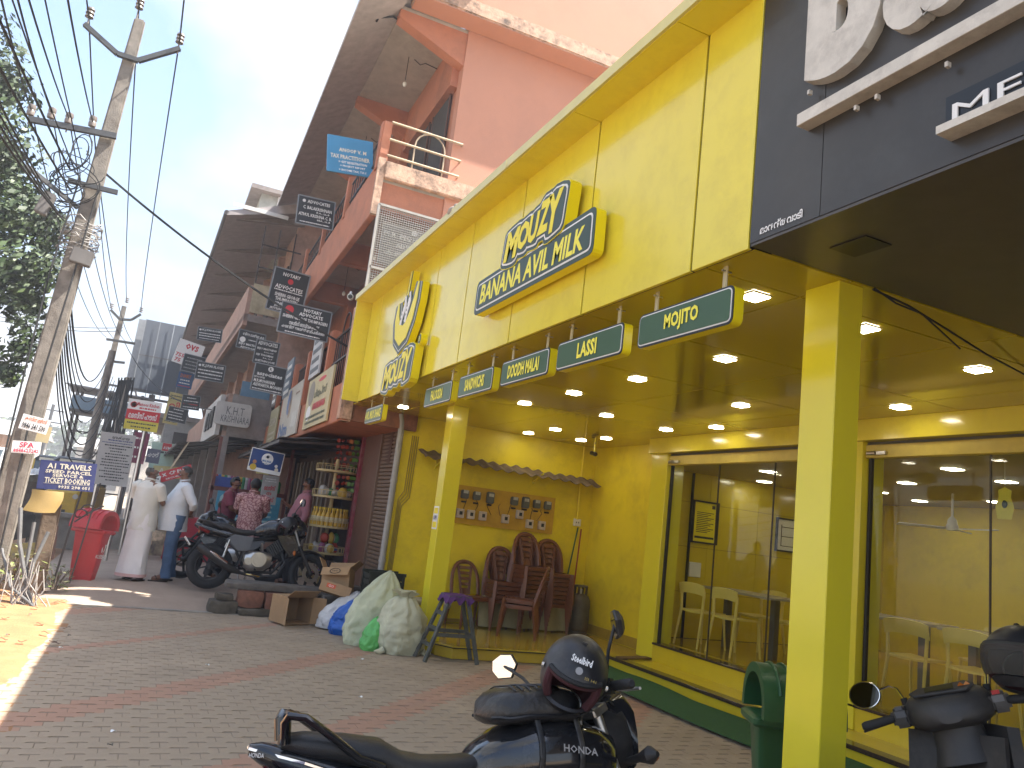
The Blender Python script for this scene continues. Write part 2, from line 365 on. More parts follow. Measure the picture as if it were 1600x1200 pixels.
# walls of the recess
MW = B().box(3.2, 6.43, 10.75, 10.9, 0, 4.2).o('meter_wall', YPAINT, SH)
B().box(6.43, 6.58, 8.8, 10.75, 0, ZC).o('recess_wall', YPAINT, SH)
for y0, y1 in ((8.45, 8.8), (5.33, 5.62), (1.5, 1.8)):
    B().box(6.13 if y0 != 8.45 else 6.15, 6.43, y0, y1, .15, ZC).o('pilaster', YPIL, SH, bevel=.004)
B().box(6.42, 6.47, 8.83, 10.74, .151, .29).box(3.5, 6.42, 10.72, 10.749, .151, .2).o('skirting', mat('skirting', (.40, .28, .03), .4), SH)
# recess floor: chamfered platform with a tile joint and a dark nosing
fl = B().prism([(3.42, 10.75), (3.42, 8.95), (3.56, 8.74), (6.62, 8.58), (6.62, 10.75)], ((0, 0, .0), (1, 0, 0), (0, 1, 0), (0, 0, 1)), .142)
fl.o('recess_floor', mat('yellow_floor', (.50, .36, .035), .16, var=.1, scale=2, coat=.2, dirt=(.25, .18, .05), dirt_amt=.4), SH, bevel=.004)
B().prism([(3.41, 8.94), (3.55, 8.725), (6.61, 8.565), (6.61, 8.59), (3.565, 8.75), (3.43, 8.955)], ((0, 0, .118), (1, 0, 0), (0, 1, 0), (0, 0, 1)), .008).o('floor_joint', JOINT, SH)
tr = B(); tr.box(5.6, 6.16, -2, 8.58, 0, .145); tr.o('step', YTILE, SH)
B().box(5.57, 5.72, -2, 8.56, .12, .158).o('step_nosing', GRAN, SH, bevel=.004)
B().box(6.15, 6.4, -2, 8.45, .145, .345).o('threshold', YTILE, SH)
B().box(6.13, 6.3, -2, 8.445, .34, .366).o('threshold_slab', GRAN, SH, bevel=.004)
# front header, rolled shutter bar and its track
B().box(6.08, 6.44, -2, 8.8, 2.775, ZC).o('header_beam', YEL, SH, bevel=.004)
for y0, y1 in ((5.62, 8.45), (1.8, 5.33)):
    B().box(6.17, 6.25, y0, y1, 2.62, 2.745).o('shutter_bar', mat('cream_yellow_bar', (.58, .46, .09), .35), SH, bevel=.006)
    s_ = B()
    for k in range(5): s_.box(6.19+.01*(k % 2), 6.24, y0, y1, 2.749+k*.005, 2.752+k*.005)
    s_.o('shutter_edge', mat('dull_grey', (.2, .19, .15), .5), SH)
    B().cyl((6.14, y1-.14, 2.66), (6.14, y1-.05, 2.66), .02).ob((6.15, y1-.2, 2.66), (.03, .1, .03)).o('shutter_lock', STEEL, SH)
    for k, (a, b) in enumerate(((y1-.02, y1-.05),)):
        B().box(6.2, 6.235, b, a, .366, 2.62).o('window_frame', BLKM, SH)
    L = y1-y0
    for k in range(3):
        a = y0+.02+k*(L-.06)/3; b = a+(L-.06)/3-.012
        B().box(6.212, 6.222, a, b, .367, 2.615).o('glass_pane', GLASS, SH)
        B().box(6.209, 6.225, b, b+.012, .367, 2.615).o('mullion', mat('dark_seal', (.06, .045, .02), .4), SH)
# room behind the glass
ROOM_LIGHTS = []
B().box(6.4, 11, -2, 9.1, .2, .364).o('room_floor', mat('room_floor', (.50, .35, .03), .15, var=.06, coat=.3), SH)
for k in range(5):
    for q in range(4):
        B().box(6.45+k*.9+.002, 6.45+(k+1)*.9-.002, 9.0, 9.02, .37+q*.62, .37+(q+1)*.62-.004).o('wall_tile', YTILE, SH)
B().box(6.4, 11, 9.015, 9.1, .36, 2.86).o('end_wall', JOINT, SH)
B().box(10.9, 11, -2, 9.0, .36, 2.9).o('back_wall', YPAINT, SH)
B().box(6.4, 11, -2.1, -2, .36, 2.9).o('side_wall', YPAINT, SH)
B().box(7.0, 7.02, 8.96, 9.0, .37, 2.64).o('corner_trim', JOINT, SH)
B().box(6.44, 11, -2, 9.1, 2.65, 2.7).o('room_ceiling', ICEIL, SH)
for rx, ry in ((7.03,7.54),(7.96,8.6),(7.13,5.12),(8.15,6.43),(8.07,5.19),(10.07,7.73),(10.0,6.57),(9.1,7.6),(9.0,3.8),(7.1,2.6)):
    ROOM_LIGHTS.append((rx, ry))
# green runner on the paving in front of the steps
def runner(u, v):
    y = 2 + v*6.6; return Vector((4.88+.03*math.sin(y*1.7)+u*.69, y, .03+.004*math.sin(y*3+u*4)+.012*max(0, u-.8)*5*abs(math.sin(y*2.3))))
o = B().grid(runner, 10, 60).o('green_carpet', mat('green_carpet', (.03, .105, .03), .95, var=.25, scale=30, bump=.6, bscale=200), smooth=True, solid=.006)
tag(o, 'long green carpet runner laid on the paving beside the yellow steps', 'carpet')
# loose board lying on the step corner
o = B().ob((6.12, 8.5, .165), (1.0, .12, .014), (0, 0, R(12))).o('wood_batten', mat('brown_board', (.14, .08, .03), .7)); tag(o, 'thin dark brown batten lying on the corner of the yellow step', 'batten')

# ------------------------------------------------------------------ ceiling lights
def downlight(x, y, z, s=.135, label='', grp='square downlights in the yellow canopy ceiling'):
    t = T('downlight', label, 'ceiling light', (x, y, z), group=grp)
    B().box(-s/2, s/2, -s/2, s/2, -.006, -.0005).o('frame', mat('light_rim', (.45, .38, .2), .4), t, world=False)
    B().box(-s*.43, s*.43, -s*.43, s*.43, -.012, -.0062).o('diffuser', LED if z > 2.9 else LEDR, t, world=False)
    return t
CL = [(2.86,3.25,'downlight nearest the black signboard, above the mojito sign'),(3.71,4.49,'downlight just inside the mojito sign'),(5.02,5.8,''),(3.74,5.68,'downlight behind the lassi sign'),(3.75,6.83,''),(4.69,7.7,''),(5.75,10.1,'downlight in the corner over the gas cylinder'),(3.74,7.95,''),(4.99,9.51,''),(4.99,10.35,'downlight above the corrugated canopy'),(5.8,9.47,''),(5.66,7.86,''),(2.92,10.0,'downlight at the far end of the canopy'),(3.0,8.75,'downlight beside the far pillar top'),(5.8,7.09,''),(4.92,3.36,''),(5.75,4.62,''),(3.71,3.24,'downlight partly behind the near pillar top')]
for x, y, l in CL:
    downlight(x, y, ZC, label=('small lit square ' + l) if l else 'small lit square downlight of the canopy, %s' % (('over the glass front' if x > 5.5 else 'third row from the street' if x > 4.5 else 'second row from the street') + (', nearest the signboard' if y < 5 else ', near the mid' if y < 7.5 else ', toward the far wall' if y < 9 else ', at the far wall')))
for x, y in ROOM_LIGHTS:
    downlight(x, y, 2.65, .17, 'small lit square downlight in the cream ceiling behind the glass', 'downlights in the room ceiling')
# ------------------------------------------------------------------ hanging menu signs
FS = lambda y, z, x=FX: ((x, y, z), (0, -1, 0), (0, 0, 1), (-1, 0, 0))     # a frame facing the street
def rrect(w_, h_, r, n=4):
    pts = []
    for cx, cy, a0 in ((w_/2-r, h_/2-r, 0), (-w_/2+r, h_/2-r, 90), (-w_/2+r, -h_/2+r, 180), (w_/2-r, -h_/2+r, 270)):
        for k in range(n+1): a = R(a0+90*k/n); pts.append((cx+r*math.cos(a), cy+r*math.sin(a)))
    return pts
HOOK = mat('clear_acrylic', (.6, .55, .35), .15, var=0, alpha=.6)
SYE = mat('sign_letter_yellow', (.88, .80, .06), .4, var=0)
for words, y0, y1 in (('MOJITO', 3.71, 2.87), ('LASSI', 4.70, 3.84), ('DOODH MALAI', 5.64, 4.79), ('SANDWICHS', 6.58, 5.78), ('FALOODA', 7.54, 6.74), ('AVIL MILK SHAKE', 9.92, 9.1)):
    yc, W_ = (y0+y1)/2, y0-y1-.03
    t = T('menu_sign', 'green hanging menu sign with yellow edge reading %s' % words, 'sign', (2.43, yc, 2.65), group='green menu signs hanging under the fascia')
    fr = ((2.41, yc, 2.752), (0, -1, 0), (0, 0, 1), (-1, 0, 0))
    fb = ((2.475, yc, 2.752), (0, -1, 0), (0, 0, 1), (-1, 0, 0))
    B().prism(rrect(W_, .2, .035), fb, .06).o('sign_body', SYEL, t, smooth=30)
    B().prism(rrect(W_, .2, .035), ((2.4149, yc, 2.752), *fr[1:]), .004).o('sign_border', SIGNB, t)
    B().prism(rrect(W_-.022, .178, .028), ((2.4107, yc, 2.752), *fr[1:]), .003).o('border_line', SIGNW, t)
    B().prism(rrect(W_-.036, .164, .022), ((2.4075, yc, 2.752), *fr[1:]), .003).o('sign_face', SGREEN, t)
    b = B(); tw = min(.066*len(words)*.66, W_*.84)
    put_text(b, words, ((2.4043, yc, 2.752), *fr[1:]), 0, 0, tw*1.12, .108, off=.04, space=1.05); b.o('lettering', SYE, t, fixn=False)
    for s_ in (-1, 1):
        B().box(2.44, 2.447, yc+s_*W_*.36-.015, yc+s_*W_*.36+.015, 2.85, ZC).o('hanger', HOOK, t)
        B().cyl((2.42, yc+s_*W_*.36, 2.955), (2.48, yc+s_*W_*.36, 2.955), .005, seg=6).o('hanger_bolt', STEEL, t)
# ------------------------------------------------------------------ the big raised logo on the fascia
def bubble(b, s, fr, u, v, w_, h_, grow, lift, shear, dz=.0):
    put_text(b, s, fr, u, v, w_+grow*2, h_+grow*2, lift=lift, off=grow*.9, shear=shear)
def outline(pts, r):  # offset polygon outward from its centre line by sampling a thick path
    return pts
def logo_word(t, y, z, W_, H_, x0, thick):
    """MOUZY in bulging letters: stacked offset outlines, each lying on a deeper one"""
    fr = ((x0, y, z), (0, -1, 0), (0, 0, 1), (-1, 0, 0))
    letters = [('M', -.36, -.10, .26, .62, .05), ('O', -.145, -.05, .19, .56, 0), ('U', .035, -.03, .17, .58, 0), ('Z', .205, .07, .20, .66, 0), ('Y', .375, .03, .22, .78, 0)]
    def blob(grow):
        b = B()
        for ch, u, v, w2, h2, sk in letters:
            w3, h3 = w2*W_/2+grow, h2*H_/2+grow
            n = 22
            poly = []
            for k in range(n):
                a = 2*math.pi*k/n; c_, s_ = math.cos(a), math.sin(a); e = .62
                wob = 1+.05*math.sin(a*5+u*30)
                poly.append((u*W_ + math.copysign(abs(c_)**e, c_)*w3*wob + .14*s_*h3, v*H_ + math.copysign(abs(s_)**e, s_)*h3*wob))
            b.prism(poly, fr, thick)
        return b
    def shift(b, dx):
        b.v = [p + Vector((dx, 0, 0)) for p in b.v]; return b
    for i_, (grow, nm, m, d0) in enumerate(((.075, 'word_rim', SYEL, .0), (.07, 'word_backing', SDGREEN, -.001), (.045, 'word_outline', SIGNW, -.004), (.03, 'word_face', SDGREEN, -.007))):
        th = thick if i_ == 0 else .003
        b = B()
        bb = blob(grow)
        if i_ == 0: b = bb
        else:
            b = blob(grow); k = len(b.v)
            nv = []
            for p in b.v:
                nv.append(Vector((x0-thick+d0 + (.003 if abs(p.x-x0) < 1e-6 else 0), p.y, p.z)))
            b.v = nv
        # letters overlap sideways; stagger each one a hair so that no two faces share a plane
        per = 44
        for q in range(len(letters)):
            for z_ in range(per*q, per*(q+1)):
                b.v[z_] = b.v[z_] + Vector((-.0002*q, 0, 0))
        b.o(nm, m, t)
    b = B(); f2 = ((x0-thick-.0095, y, z), *fr[1:])
    for ch, u, v, w2, h2, sk in letters:
        put_text(b, ch, f2, u*W_, v*H_, w2*W_*1.06, h2*H_*1.1, lift=0, off=.05, shear=.16)
    b.o('lettering', SYEL, t, fixn=False)
lg = T('fascia_logo', 'large raised green and yellow logo board reading MOUZY BANANA AVIL MILK', 'logo sign', (2.3, 5.0, 3.2))
def quadbox(t, x, pts, m, nm, depth):
    B().prism(pts, ((x, 0, 0), (0, -1, 0), (0, 0, 1), (-1, 0, 0)), depth).o(nm, m, t, bevel=0)
P4 = [(-6.01, 3.285), (-4.05, 3.30), (-4.06, 3.63), (-6.01, 3.585)]
def inset(P, d): 
    cx = sum(p[0] for p in P)/4; cy = sum(p[1] for p in P)/4
    return [(p[0]+(d if p[0] < cx else -d), p[1]+(d if p[1] < cy else -d)) for p in P]
def rounded(P, r=.06):
    out = []
    n = len(P)
    for i in range(n):
        a, p, c = Vector(P[i-1]), Vector(P[i]), Vector(P[(i+1) % n])
        q0 = p + (a-p).normalized()*r; q1 = p + (c-p).normalized()*r
        for k in range(5):
            s_ = k/4; out.append(tuple(q0*(1-s_)**2 + p*2*s_*(1-s_) + q1*s_*s_))
    return out
quadbox(lg, 2.33, rounded(P4), SYEL, 'board_rim', .075)
quadbox(lg, 2.256, rounded(P4), SDGREEN, 'board', .004)
quadbox(lg, 2.2525, rounded(inset(P4, .032), .05), SIGNW, 'board_line', .003)
quadbox(lg, 2.2498, rounded(inset(P4, .046), .04), SDGREEN, 'board_face', .003)
b = B(); put_text(b, 'BANANA AVIL MILK', FS(5.04, 3.447, 2.2465), 0, 0, 1.72, .17, lift=0, off=.03, shear=.12); b.o('board_lettering', SYE, lg, fixn=False)
logo_word(lg, 4.98, 3.76, .95, .36, 2.33, .088)
B().box(2.335, 2.355, 4.4, 5.6, 3.4, 3.5).o('mount', BLKM, lg)
# ------------------------------------------------------------------ the banana emblem at the far end
em = T('banana_emblem', 'raised peeled banana emblem over the word MOUZY at the far fascia end', 'logo sign', (2.3, 8.15, 2.95))
def blobpoly(pts, r):
    """closed outline around a centre line of given half widths"""
    L_, R_ = [], []
    for i, p in enumerate(pts):
        a = Vector(pts[max(0, i-1)]); c = Vector(pts[min(len(pts)-1, i+1)]); t_ = (c-a).normalized(); n_ = Vector((-t_.y, t_.x)); q = Vector(p)
        L_.append(tuple(q+n_*r[i])); R_.append(tuple(q-n_*r[i]))
    return L_ + R_[::-1]
ban = [(-.30, .30), (-.29, .12), (-.20, -.04), (-.04, -.12), (.12, -.08), (.25, .06), (.33, .24), (.37, .42)]
bw = [.03, .07, .10, .115, .11, .09, .065, .025]
def yz(P): return [(-8.15+u, 3.62+v) for u, v in P]
for i_, (g_, nm, m, x0, th) in enumerate(((.10, 'banana_rim', SYEL, 2.33, .075), (.095, 'banana_backing', SDGREEN, 2.256, .004), (.065, 'banana_line', SIGNW, 2.2525, .003), (.052, 'banana_ground', SDGREEN, 2.2498, .003), (0.0, 'banana', SYEL, 2.2470, .004))):
    quadbox(em, x0, yz(blobpoly(ban, [w_+g_ for w_ in bw])), m, nm, th)
for k, (pts, wd) in enumerate((([(-.12, .02), (-.10, .12), (-.02, .22), (-.04, .34)], [.03, .05, .05, .02]), ([(.05, .02), (.06, .14), (.12, .25), (.10, .36)], [.03, .05, .05, .02]))):
    quadbox(em, 2.252+.0003*k, yz(blobpoly(pts, [w_+.03 for w_ in wd])), SDGREEN, 'splash_backing', .006)
    quadbox(em, 2.2455+.0003*k, yz(blobpoly(pts, wd)), SIGNW, 'splash', .004)
    for q in range(5): B().ball((2.241, 8.15-(pts[1][0]+random.uniform(-.03, .03)), 3.62+pts[1][1]+.05*q-.03), (.003, .012, .014), 6, 4).o('splash_drop', SDGREEN, em)
for g_, nm, m, x0, th in ((.045, 'spoon_rim', SYEL, 2.33, .075), (.042, 'spoon_backing', SDGREEN, 2.2558, .004), (.016, 'spoon', SYEL, 2.2512, .004)):
    quadbox(em, x0-.0006, yz(blobpoly([(.0, .22), (.01, .4), (.03, .62)], [g_, g_, g_])), m, nm, th)
logo_word(em, 8.12, 3.10, 1.02, .40, 2.331, .088)
b = B().prism([(.05*math.cos(a*math.pi/8), .06*math.sin(a*math.pi/8)) for a in range(16)], FS(7.5, 3.35, 2.33), .07); b.o('badge', SYEL, em)
b = B().prism([(.04*math.cos(a*math.pi/8), .05*math.sin(a*math.pi/8)) for a in range(16)], FS(7.5, 3.35, 2.2595), .003); b.o('badge_face', SDGREEN, em)
b = B(); put_text(b, 'R', FS(7.5, 3.35, 2.2555), 0, 0, .04, .055, lift=0, off=.03); b.o('badge_letter', SYE, em, fixn=False)
# ------------------------------------------------------------------ the black restaurant front
BR = T('black_restaurant_front', 'black clad restaurant front with white raised letters beside the yellow shop', 'signboard', (2.4, 0, 3))
Y1 = 2.732
B().box(FX+.004, 6.1, -6, Y1, 3.0, 7.2).o('sign_box', BLK, BR)
for a, b_, z0, z1 in ((2.312, Y1, 3.0, 7.2), (-.5, 2.308, 3.0, 7.2), (-3, -.504, 3.0, 7.2), (-6, -3.004, 3.0, 7.2)):
    B().box(FX-.004, FX+.003, a, b_, z0, z1).o('black_cladding_panel', BLK, BR)
B().box(FX, 6.1, -6, Y1-.003, 2.985, 2.999).o('black_soffit', mat('black_soffit', (.075, .068, .06), .35, var=.2), BR)
B().box(2.62, 2.78, 2.3, 2.5, 2.979, 2.984).o('soffit_hatch', BLKM, BR)
B().box(5.9, 6.1, -6, 1.2, 0, 2.985).o('back_wall', DARKIN, BR)
LET = mat('aged_white_letters', (.62, .59, .52), .5, var=.12, scale=8, dirt=(.36, .33, .29), dirt_amt=.6, dscale=7)
def solid_text(s, fr, u, v, w_, h_, d, **kw):
    vs, fs = text_mesh(s, w_, h_, **kw); o, U, V, N = [Vector(q) for q in fr]
    bm = bmesh.new(); vv = [bm.verts.new(o + U*(u+p.x) + V*(v+p.y)) for p in vs]
    for f in fs:
        try: bm.faces.new([vv[i] for i in f])
        except ValueError: pass
    bmesh.ops.remove_doubles(bm, verts=bm.verts[:], dist=1e-5)
    r_ = bmesh.ops.extrude_face_region(bm, geom=bm.faces[:]); 
    for e in r_['geom']:
        if isinstance(e, bmesh.types.BMVert): e.co += N*d
    bmesh.ops.recalc_face_normals(bm, faces=bm.faces[:])
    b = B(); b.v = [x.co.copy() for x in bm.verts]; bm.verts.index_update(); b.f = [tuple(x.index for x in f.verts) for f in bm.faces]; b.m = [0]*len(b.f); bm.free()
    return b
solid_text('b', FS(2.185, 3.97, FX-.004), 0, 0, .40, .74, .055, off=.07, shear=.0, res=5).o('letter', LET, BR)
solid_text('a', FS(1.80, 3.87, FX-.004), 0, 0, .36, .52, .055, off=.07, res=5).o('letter', LET, BR)
solid_text('r', FS(1.44, 3.87, FX-.004), 0, 0, .28, .50, .055, off=.07, res=5).o('letter', LET, BR)
B().box(FX-.075, FX-.004, .4, 2.40, 3.43, 3.488).o('underline_bar', LET, BR, bevel=.002)
solid_text('MENS', FS(1.44, 3.172, FX-.03), 0, 0, .50, .07, .006, off=.0).o('small_lettering', SIGNW, BR)
B().box(FX-.028, FX-.004, .9, 1.72, 3.125, 3.25).o('small_sign_plate', SIGNB, BR)
B().box(FX-.085, FX-.004, .9, 1.715, 3.085, 3.115).o('small_ledge', LET, BR)
b = B(); put_text(b, 'മാനന്തവാടി', FS(2.535, 3.045, FX-.0045), 0, 0, .26, .042, off=.03); b.o('place_lettering', SIGNW, BR, fixn=False)
for yy, zz in ((2.36, 3.60), (1.95, 3.78), (2.1, 3.4), (2.0, 3.4), (1.7, 3.38)):
    B().box(FX-.05, FX-.03, yy, yy+.012, zz-.02, zz).o('fixing_clip', LET, BR)

# ------------------------------------------------------------------ recess: meter board, canopy, pipes
mb = T('meter_board', 'ochre electricity meter board with two rows of meters and fuses', 'meter board', (4.9, 10.7, 1.5))
B().box(3.9, 5.76, 10.715, 10.749, 1.545, 2.1).o('board', mat('ochre_board', (.50, .30, .02), .6, var=.15, scale=5), mb)
MET = mat('grey_meter', (.10, .105, .10), .4); MFACE = mat('meter_face', (.42, .42, .38), .4, var=.2, scale=30); FUSE = mat('fuse_box', (.50, .44, .38), .5, var=.15, scale=10, dirt=(.3, .12, .08), dirt_amt=.4, dscale=14)
mx_ = [4.05, 4.24, 4.43, 4.65, 5.05, 5.24, 5.43, 5.62]
for k, x in enumerate(mx_):
    big = k in (3, 5); h = .17 if big else .125
    b = B().box(x-.06, x+.06, 10.66, 10.714, 1.98-h/2-.01, 1.98+h/2-.01); o = b.o('meter', MET, mb, bevel=.012)
    B().box(x-.035, x+.04, 10.654, 10.6595, 1.985, 2.03).o('dial', MFACE, o)
    B().box(x-.035, x+.035, 10.69, 10.714, 1.85, 1.875).o('cutout', BLKM, mb)
for k, x in enumerate([4.05, 4.2, 4.37, 4.56, 4.93, 5.16, 5.34, 5.55]):
    z = 1.69 + (.09 if k == 5 else 0) - (.0 if k < 6 else .03); 
    b = B().box(x-.055, x+.055, 10.655, 10.714, z-.065, z+.065); o = b.o('fuse_box', FUSE, mb, bevel=.006)
    B().box(x-.02, x+.025, 10.65, 10.6545, z-.02, z+.03).o('switch', SIGNB, o)
cables = B()
for k in range(9):
    x = 4.1+k*.18; pts = [(x+random.uniform(-.02, .02), 10.705+.003*(k % 3), 1.9-.15*q/5) for q in range(3)] + [(x+random.uniform(-.08, .08), 10.703, 1.72)]
    cables.tube(pts, .004, 5)
cables.o('wires', BLKM, mb)
cn = T('corrugated_canopy', 'small sagging corrugated sheet canopy fixed over the meter board', 'canopy', (4.9, 10.5, 2.45))
def corr(u, v):
    x = 3.45+u*2.9; y = 10.73-v*.36; z = 2.52-v*.12-.05*u+.018*math.sin(u*95)+.02*noise.noise(Vector((u*6, v*2, 0)))
    return Vector((x, y, z))
B().grid(corr, 120, 6).o('sheet', mat('old_sheet', (.17, .125, .085), .7, var=.35, scale=9, dirt=(.06, .045, .035), dirt_amt=.7), cn, smooth=60, solid=.006)
for x in (3.75, 5.35): B().bar((x, 10.74, 2.3), (x, 10.42, 2.42), .02).bar((x, 10.742, 2.26), (x, 10.742, 2.5), .02).o('bracket', YPIL, cn)
dp = B().tube([(6.18, 10.72, 2.97), (6.18, 10.72, 1.82)], .018, 8); o = dp.o('conduit', YPAINT, smooth=True); tag(o, 'thin vertical yellow conduit running down to the white socket', 'pipe')
t = T('socket', 'white wall socket below the yellow conduit in the recess', 'socket', (6.2, 10.7, 1.76))
B().box(6.13, 6.25, 10.71, 10.749, 1.72, 1.83).o('socket_plate', WHT, t, bevel=.004); B().box(6.16, 6.175, 10.704, 10.7095, 1.765, 1.785).box(6.2, 6.215, 10.704, 10.7095, 1.765, 1.785).o('socket_holes', BLKM, t)
t = T('security_camera', 'small black security camera hanging at the recess corner', 'camera', (6.1, 10.4, 2.9))
B().cyl((6.12, 10.3, 2.98), (6.12, 10.3, 2.86), .014).o('mount', YPIL, t); B().cyl((6.12, 10.38, 2.85), (6.10, 10.22, 2.82), .032).o('body', BLKM, t, smooth=True); B().cyl((6.10, 10.219, 2.82), (6.098, 10.2, 2.816), .024).o('lens', GRAN, t)
o = B()
for k in range(4): o.tube([(3.34+.03*k, 10.738, 2.7), (3.33+.03*k, 10.738, 1.9-.03*k), (3.26+.02*k, 10.738, 1.78-.03*k), (3.25+.02*k, 10.738, .3)], .007, 5)
o = o.o('wall_conduits', mat('conduit', (.35, .26, .04), .5), smooth=True); tag(o, 'bundle of thin cables clipped down the yellow wall', 'cable')
o = B().tube([(3.2, 10.62, .42), (3.75, 10.62, .42), (4.2, 10.62, .4)], .055, 10).o('waste_pipe', mat('pvc_pipe', (.5, .47, .38), .4, dirt=(.3, .25, .18)), smooth=True); tag(o, 'cream waste pipe running low along the yellow wall behind the sacks', 'pipe')
dp = T('drainpipe', 'grey plastic drainpipe down the corner beside the brown shutter', 'pipe', (3.15, 10.7, 0))
B().tube([(3.1, 10.68, 2.97), (3.13, 10.68, 2.85), (3.14, 10.68, 2.7), (3.14, 10.68, .15)], .045, 12).o('pipe', mat('grey_pvc', (.30, .30, .29), .4, dirt=(.2, .18, .15), dirt_amt=.3), dp, smooth=True)
for z in (.9, 2.0): B().tube([(3.14, 10.68, z), (3.14, 10.68, z+.05)], .052, 12).o('collar', mat('grey_pvc', None), dp)
t = T('poster', 'small white and yellow notice pasted on the far pillar', 'notice', (3.28, 9.1, 1.6))
B().box(3.2855, 3.289, 9.08, 9.25, 1.44, 1.72).o('sheet', SIGNW, t); B().box(3.2825, 3.2852, 9.1, 9.23, 1.63, 1.7).box(3.2825, 3.2852, 9.1, 9.23, 1.46, 1.53).o('print', SYEL, t)
b = B(); put_text(b, 'UPI', ((3.2822, 9.165, 1.58), (0, -1, 0), (0, 0, 1), (-1, 0, 0)), 0, 0, .1, .05, off=.03); b.o('lettering', SBLUE, t, fixn=False)

# ------------------------------------------------------------------ chairs of the recess
BRN = mat('brown_plastic', (.16, .055, .022), .32, var=.12, scale=3, dirt=(.25, .14, .08), dirt_amt=.25, dscale=5)
def plastic_chair(label, grp):
    t = T('plastic_chair', label, 'chair', group=grp)
    def seat(u, v):   # curved seat
        x = (u-.5)*(.44-.05*v); y = -.21+.42*v; return Vector((x, y, .43-.02*math.sin(u*math.pi)*math.sin(v*math.pi)-.02*v + (-.03 if v == 0 else 0)))
    B().grid(seat, 8, 8).o('seat', BRN, t, smooth=True, solid=.012, world=False)
    # backrest: an arched frame around a slatted splat
    def arch(k): 
        a = math.pi*k/16; return Vector((.215*math.cos(a)*(1 if True else 0), .2+.13*max(0, math.sin(a))**.6, .43+.44*max(0, math.sin(a))**.55))
    B().tube([arch(k) for k in range(17)], [.028]*17, 6, flat=.7).o('back_frame', BRN, t, smooth=True, world=False)
    sp = B()
    def bk(x, z): return Vector((x, .2+.13*((z-.43)/.44), z))
    hw = lambda z: .085+.055*((z-.42)/.44)**1.5
    def strip(xa, xb, za, zb, n_=5):
        sp.grid(lambda u, v: bk((xa(za+(zb-za)*v)*(1-u)+xb(za+(zb-za)*v)*u), za+(zb-za)*v)+Vector((0, .012*math.cos((u-.5)*3), 0)), 4, n_)
    strip(lambda z: -hw(z), lambda z: -hw(z)+.04, .42, .855, 10); strip(lambda z: hw(z)-.04, lambda z: hw(z), .42, .855, 10)
    for za, zb in ((.42, .50), (.535, .575), (.61, .65), (.685, .725), (.76, .80), (.83, .872)):
        strip(lambda z: -hw(z)+.039, lambda z: hw(z)-.039, za, zb, 1)
    sp.o('back_slats', BRN, t, smooth=True, world=False, solid=.012)
    for sx, y0, y1 in ((-1, -.2, -.25), (1, -.2, -.25), (-1, .2, .26), (1, .2, .26)):
        B().tube([(sx*.205, y0, .425), (sx*.215, (y0+y1)/2, .22), (sx*.23, y1, 0)], [.032, .026, .018], 4).o('leg', BRN, t, world=False)
    ap = B()
    for sx in (-1, 1): ap.box(sx*.2-.008, sx*.2+.008, -.2, .2, .37, .425)
    ap.box(-.2, .2, -.205, -.19, .37, .42); ap.o('apron', BRN, t, world=False)
    return t
ch0 = plastic_chair('brown plastic chair standing alone beside the far pillar', 'brown plastic chairs in the recess')
ch0.location = (4.42, 10.42, .145); ch0.rotation_euler = (0, 0, R(4))
def stack(x, y, n, rz, lab, step=.062):
    for k in range(n):
        c = copy_tree(ch0, (x+.004*random.uniform(-1, 1)+.006*k*math.sin(rz), y-.012*k, .145+k*step), (0, 0, rz+R(random.uniform(-1, 1))))
        c['label'] = 'brown plastic chair, %s of the ' % ('bottom' if k == 0 else 'topmost' if k == n-1 else ['', 'second from the bottom', 'third from the bottom', 'fourth from the bottom', 'fifth from the bottom', 'third from the top', 'second from the top', 'second from the top'][min(7, k if k < 5 or n < 7 else k+9-n-1)]) + lab
stack(4.88, 10.38, 5, R(-3), 'low stack left of the tallest')
stack(5.24, 10.30, 9, R(2), 'tallest stack')
stack(5.64, 10.38, 8, R(-4), 'stack beside the green pole')
copy_tree(ch0, (4.88, 9.78, .145), (0, 0, R(-118)), label='brown plastic chair turned sideways in front of the stacks')
copy_tree(ch0, (4.90, 9.80, .215), (0, 0, R(-120)), label='brown plastic chair nested on the sideways chair in front')

# gas cylinder
GASM = mat('worn_cylinder_paint', (.085, .075, .05), .5, var=.3, scale=7, dirt=(.12, .05, .025), dirt_amt=.6, dscale=4)
gc = T('gas_cylinder', 'dull olive gas cylinder standing by the yellow recess wall', 'gas cylinder', (6.16, 10.36, .145))
B().lathe([(.13, .0), (.14, .04), (.14, .05), (.155, .07), (.16, .1), (.16, .44), (.155, .5), (.12, .56), (.06, .585), (.0, .59)], (6.16, 10.36, .145), 24).o('body', GASM, gc, smooth=True)
b = B()
for a in (40, 140, 220, 320):
    x, y = 6.16+.085*math.cos(R(a)), 10.36+.085*math.sin(R(a)); b.bar((x, y, .69), (x, y, .83), .035, .012)
b.tube([(6.16+.09*math.cos(R(a)), 10.36+.09*math.sin(R(a)), .84) for a in range(0, 360, 20)], .016, 6, closed=True); b.o('collar', GASM, gc)
B().cyl((6.16, 10.36, .73), (6.16, 10.36, .8), .022).o('valve', STEEL, gc)
B().lathe([(.145, 0), (.15, .01), (.15, .045), (.14, .05)], (6.16, 10.36, .145), 24).o('foot_ring', GASM, gc)
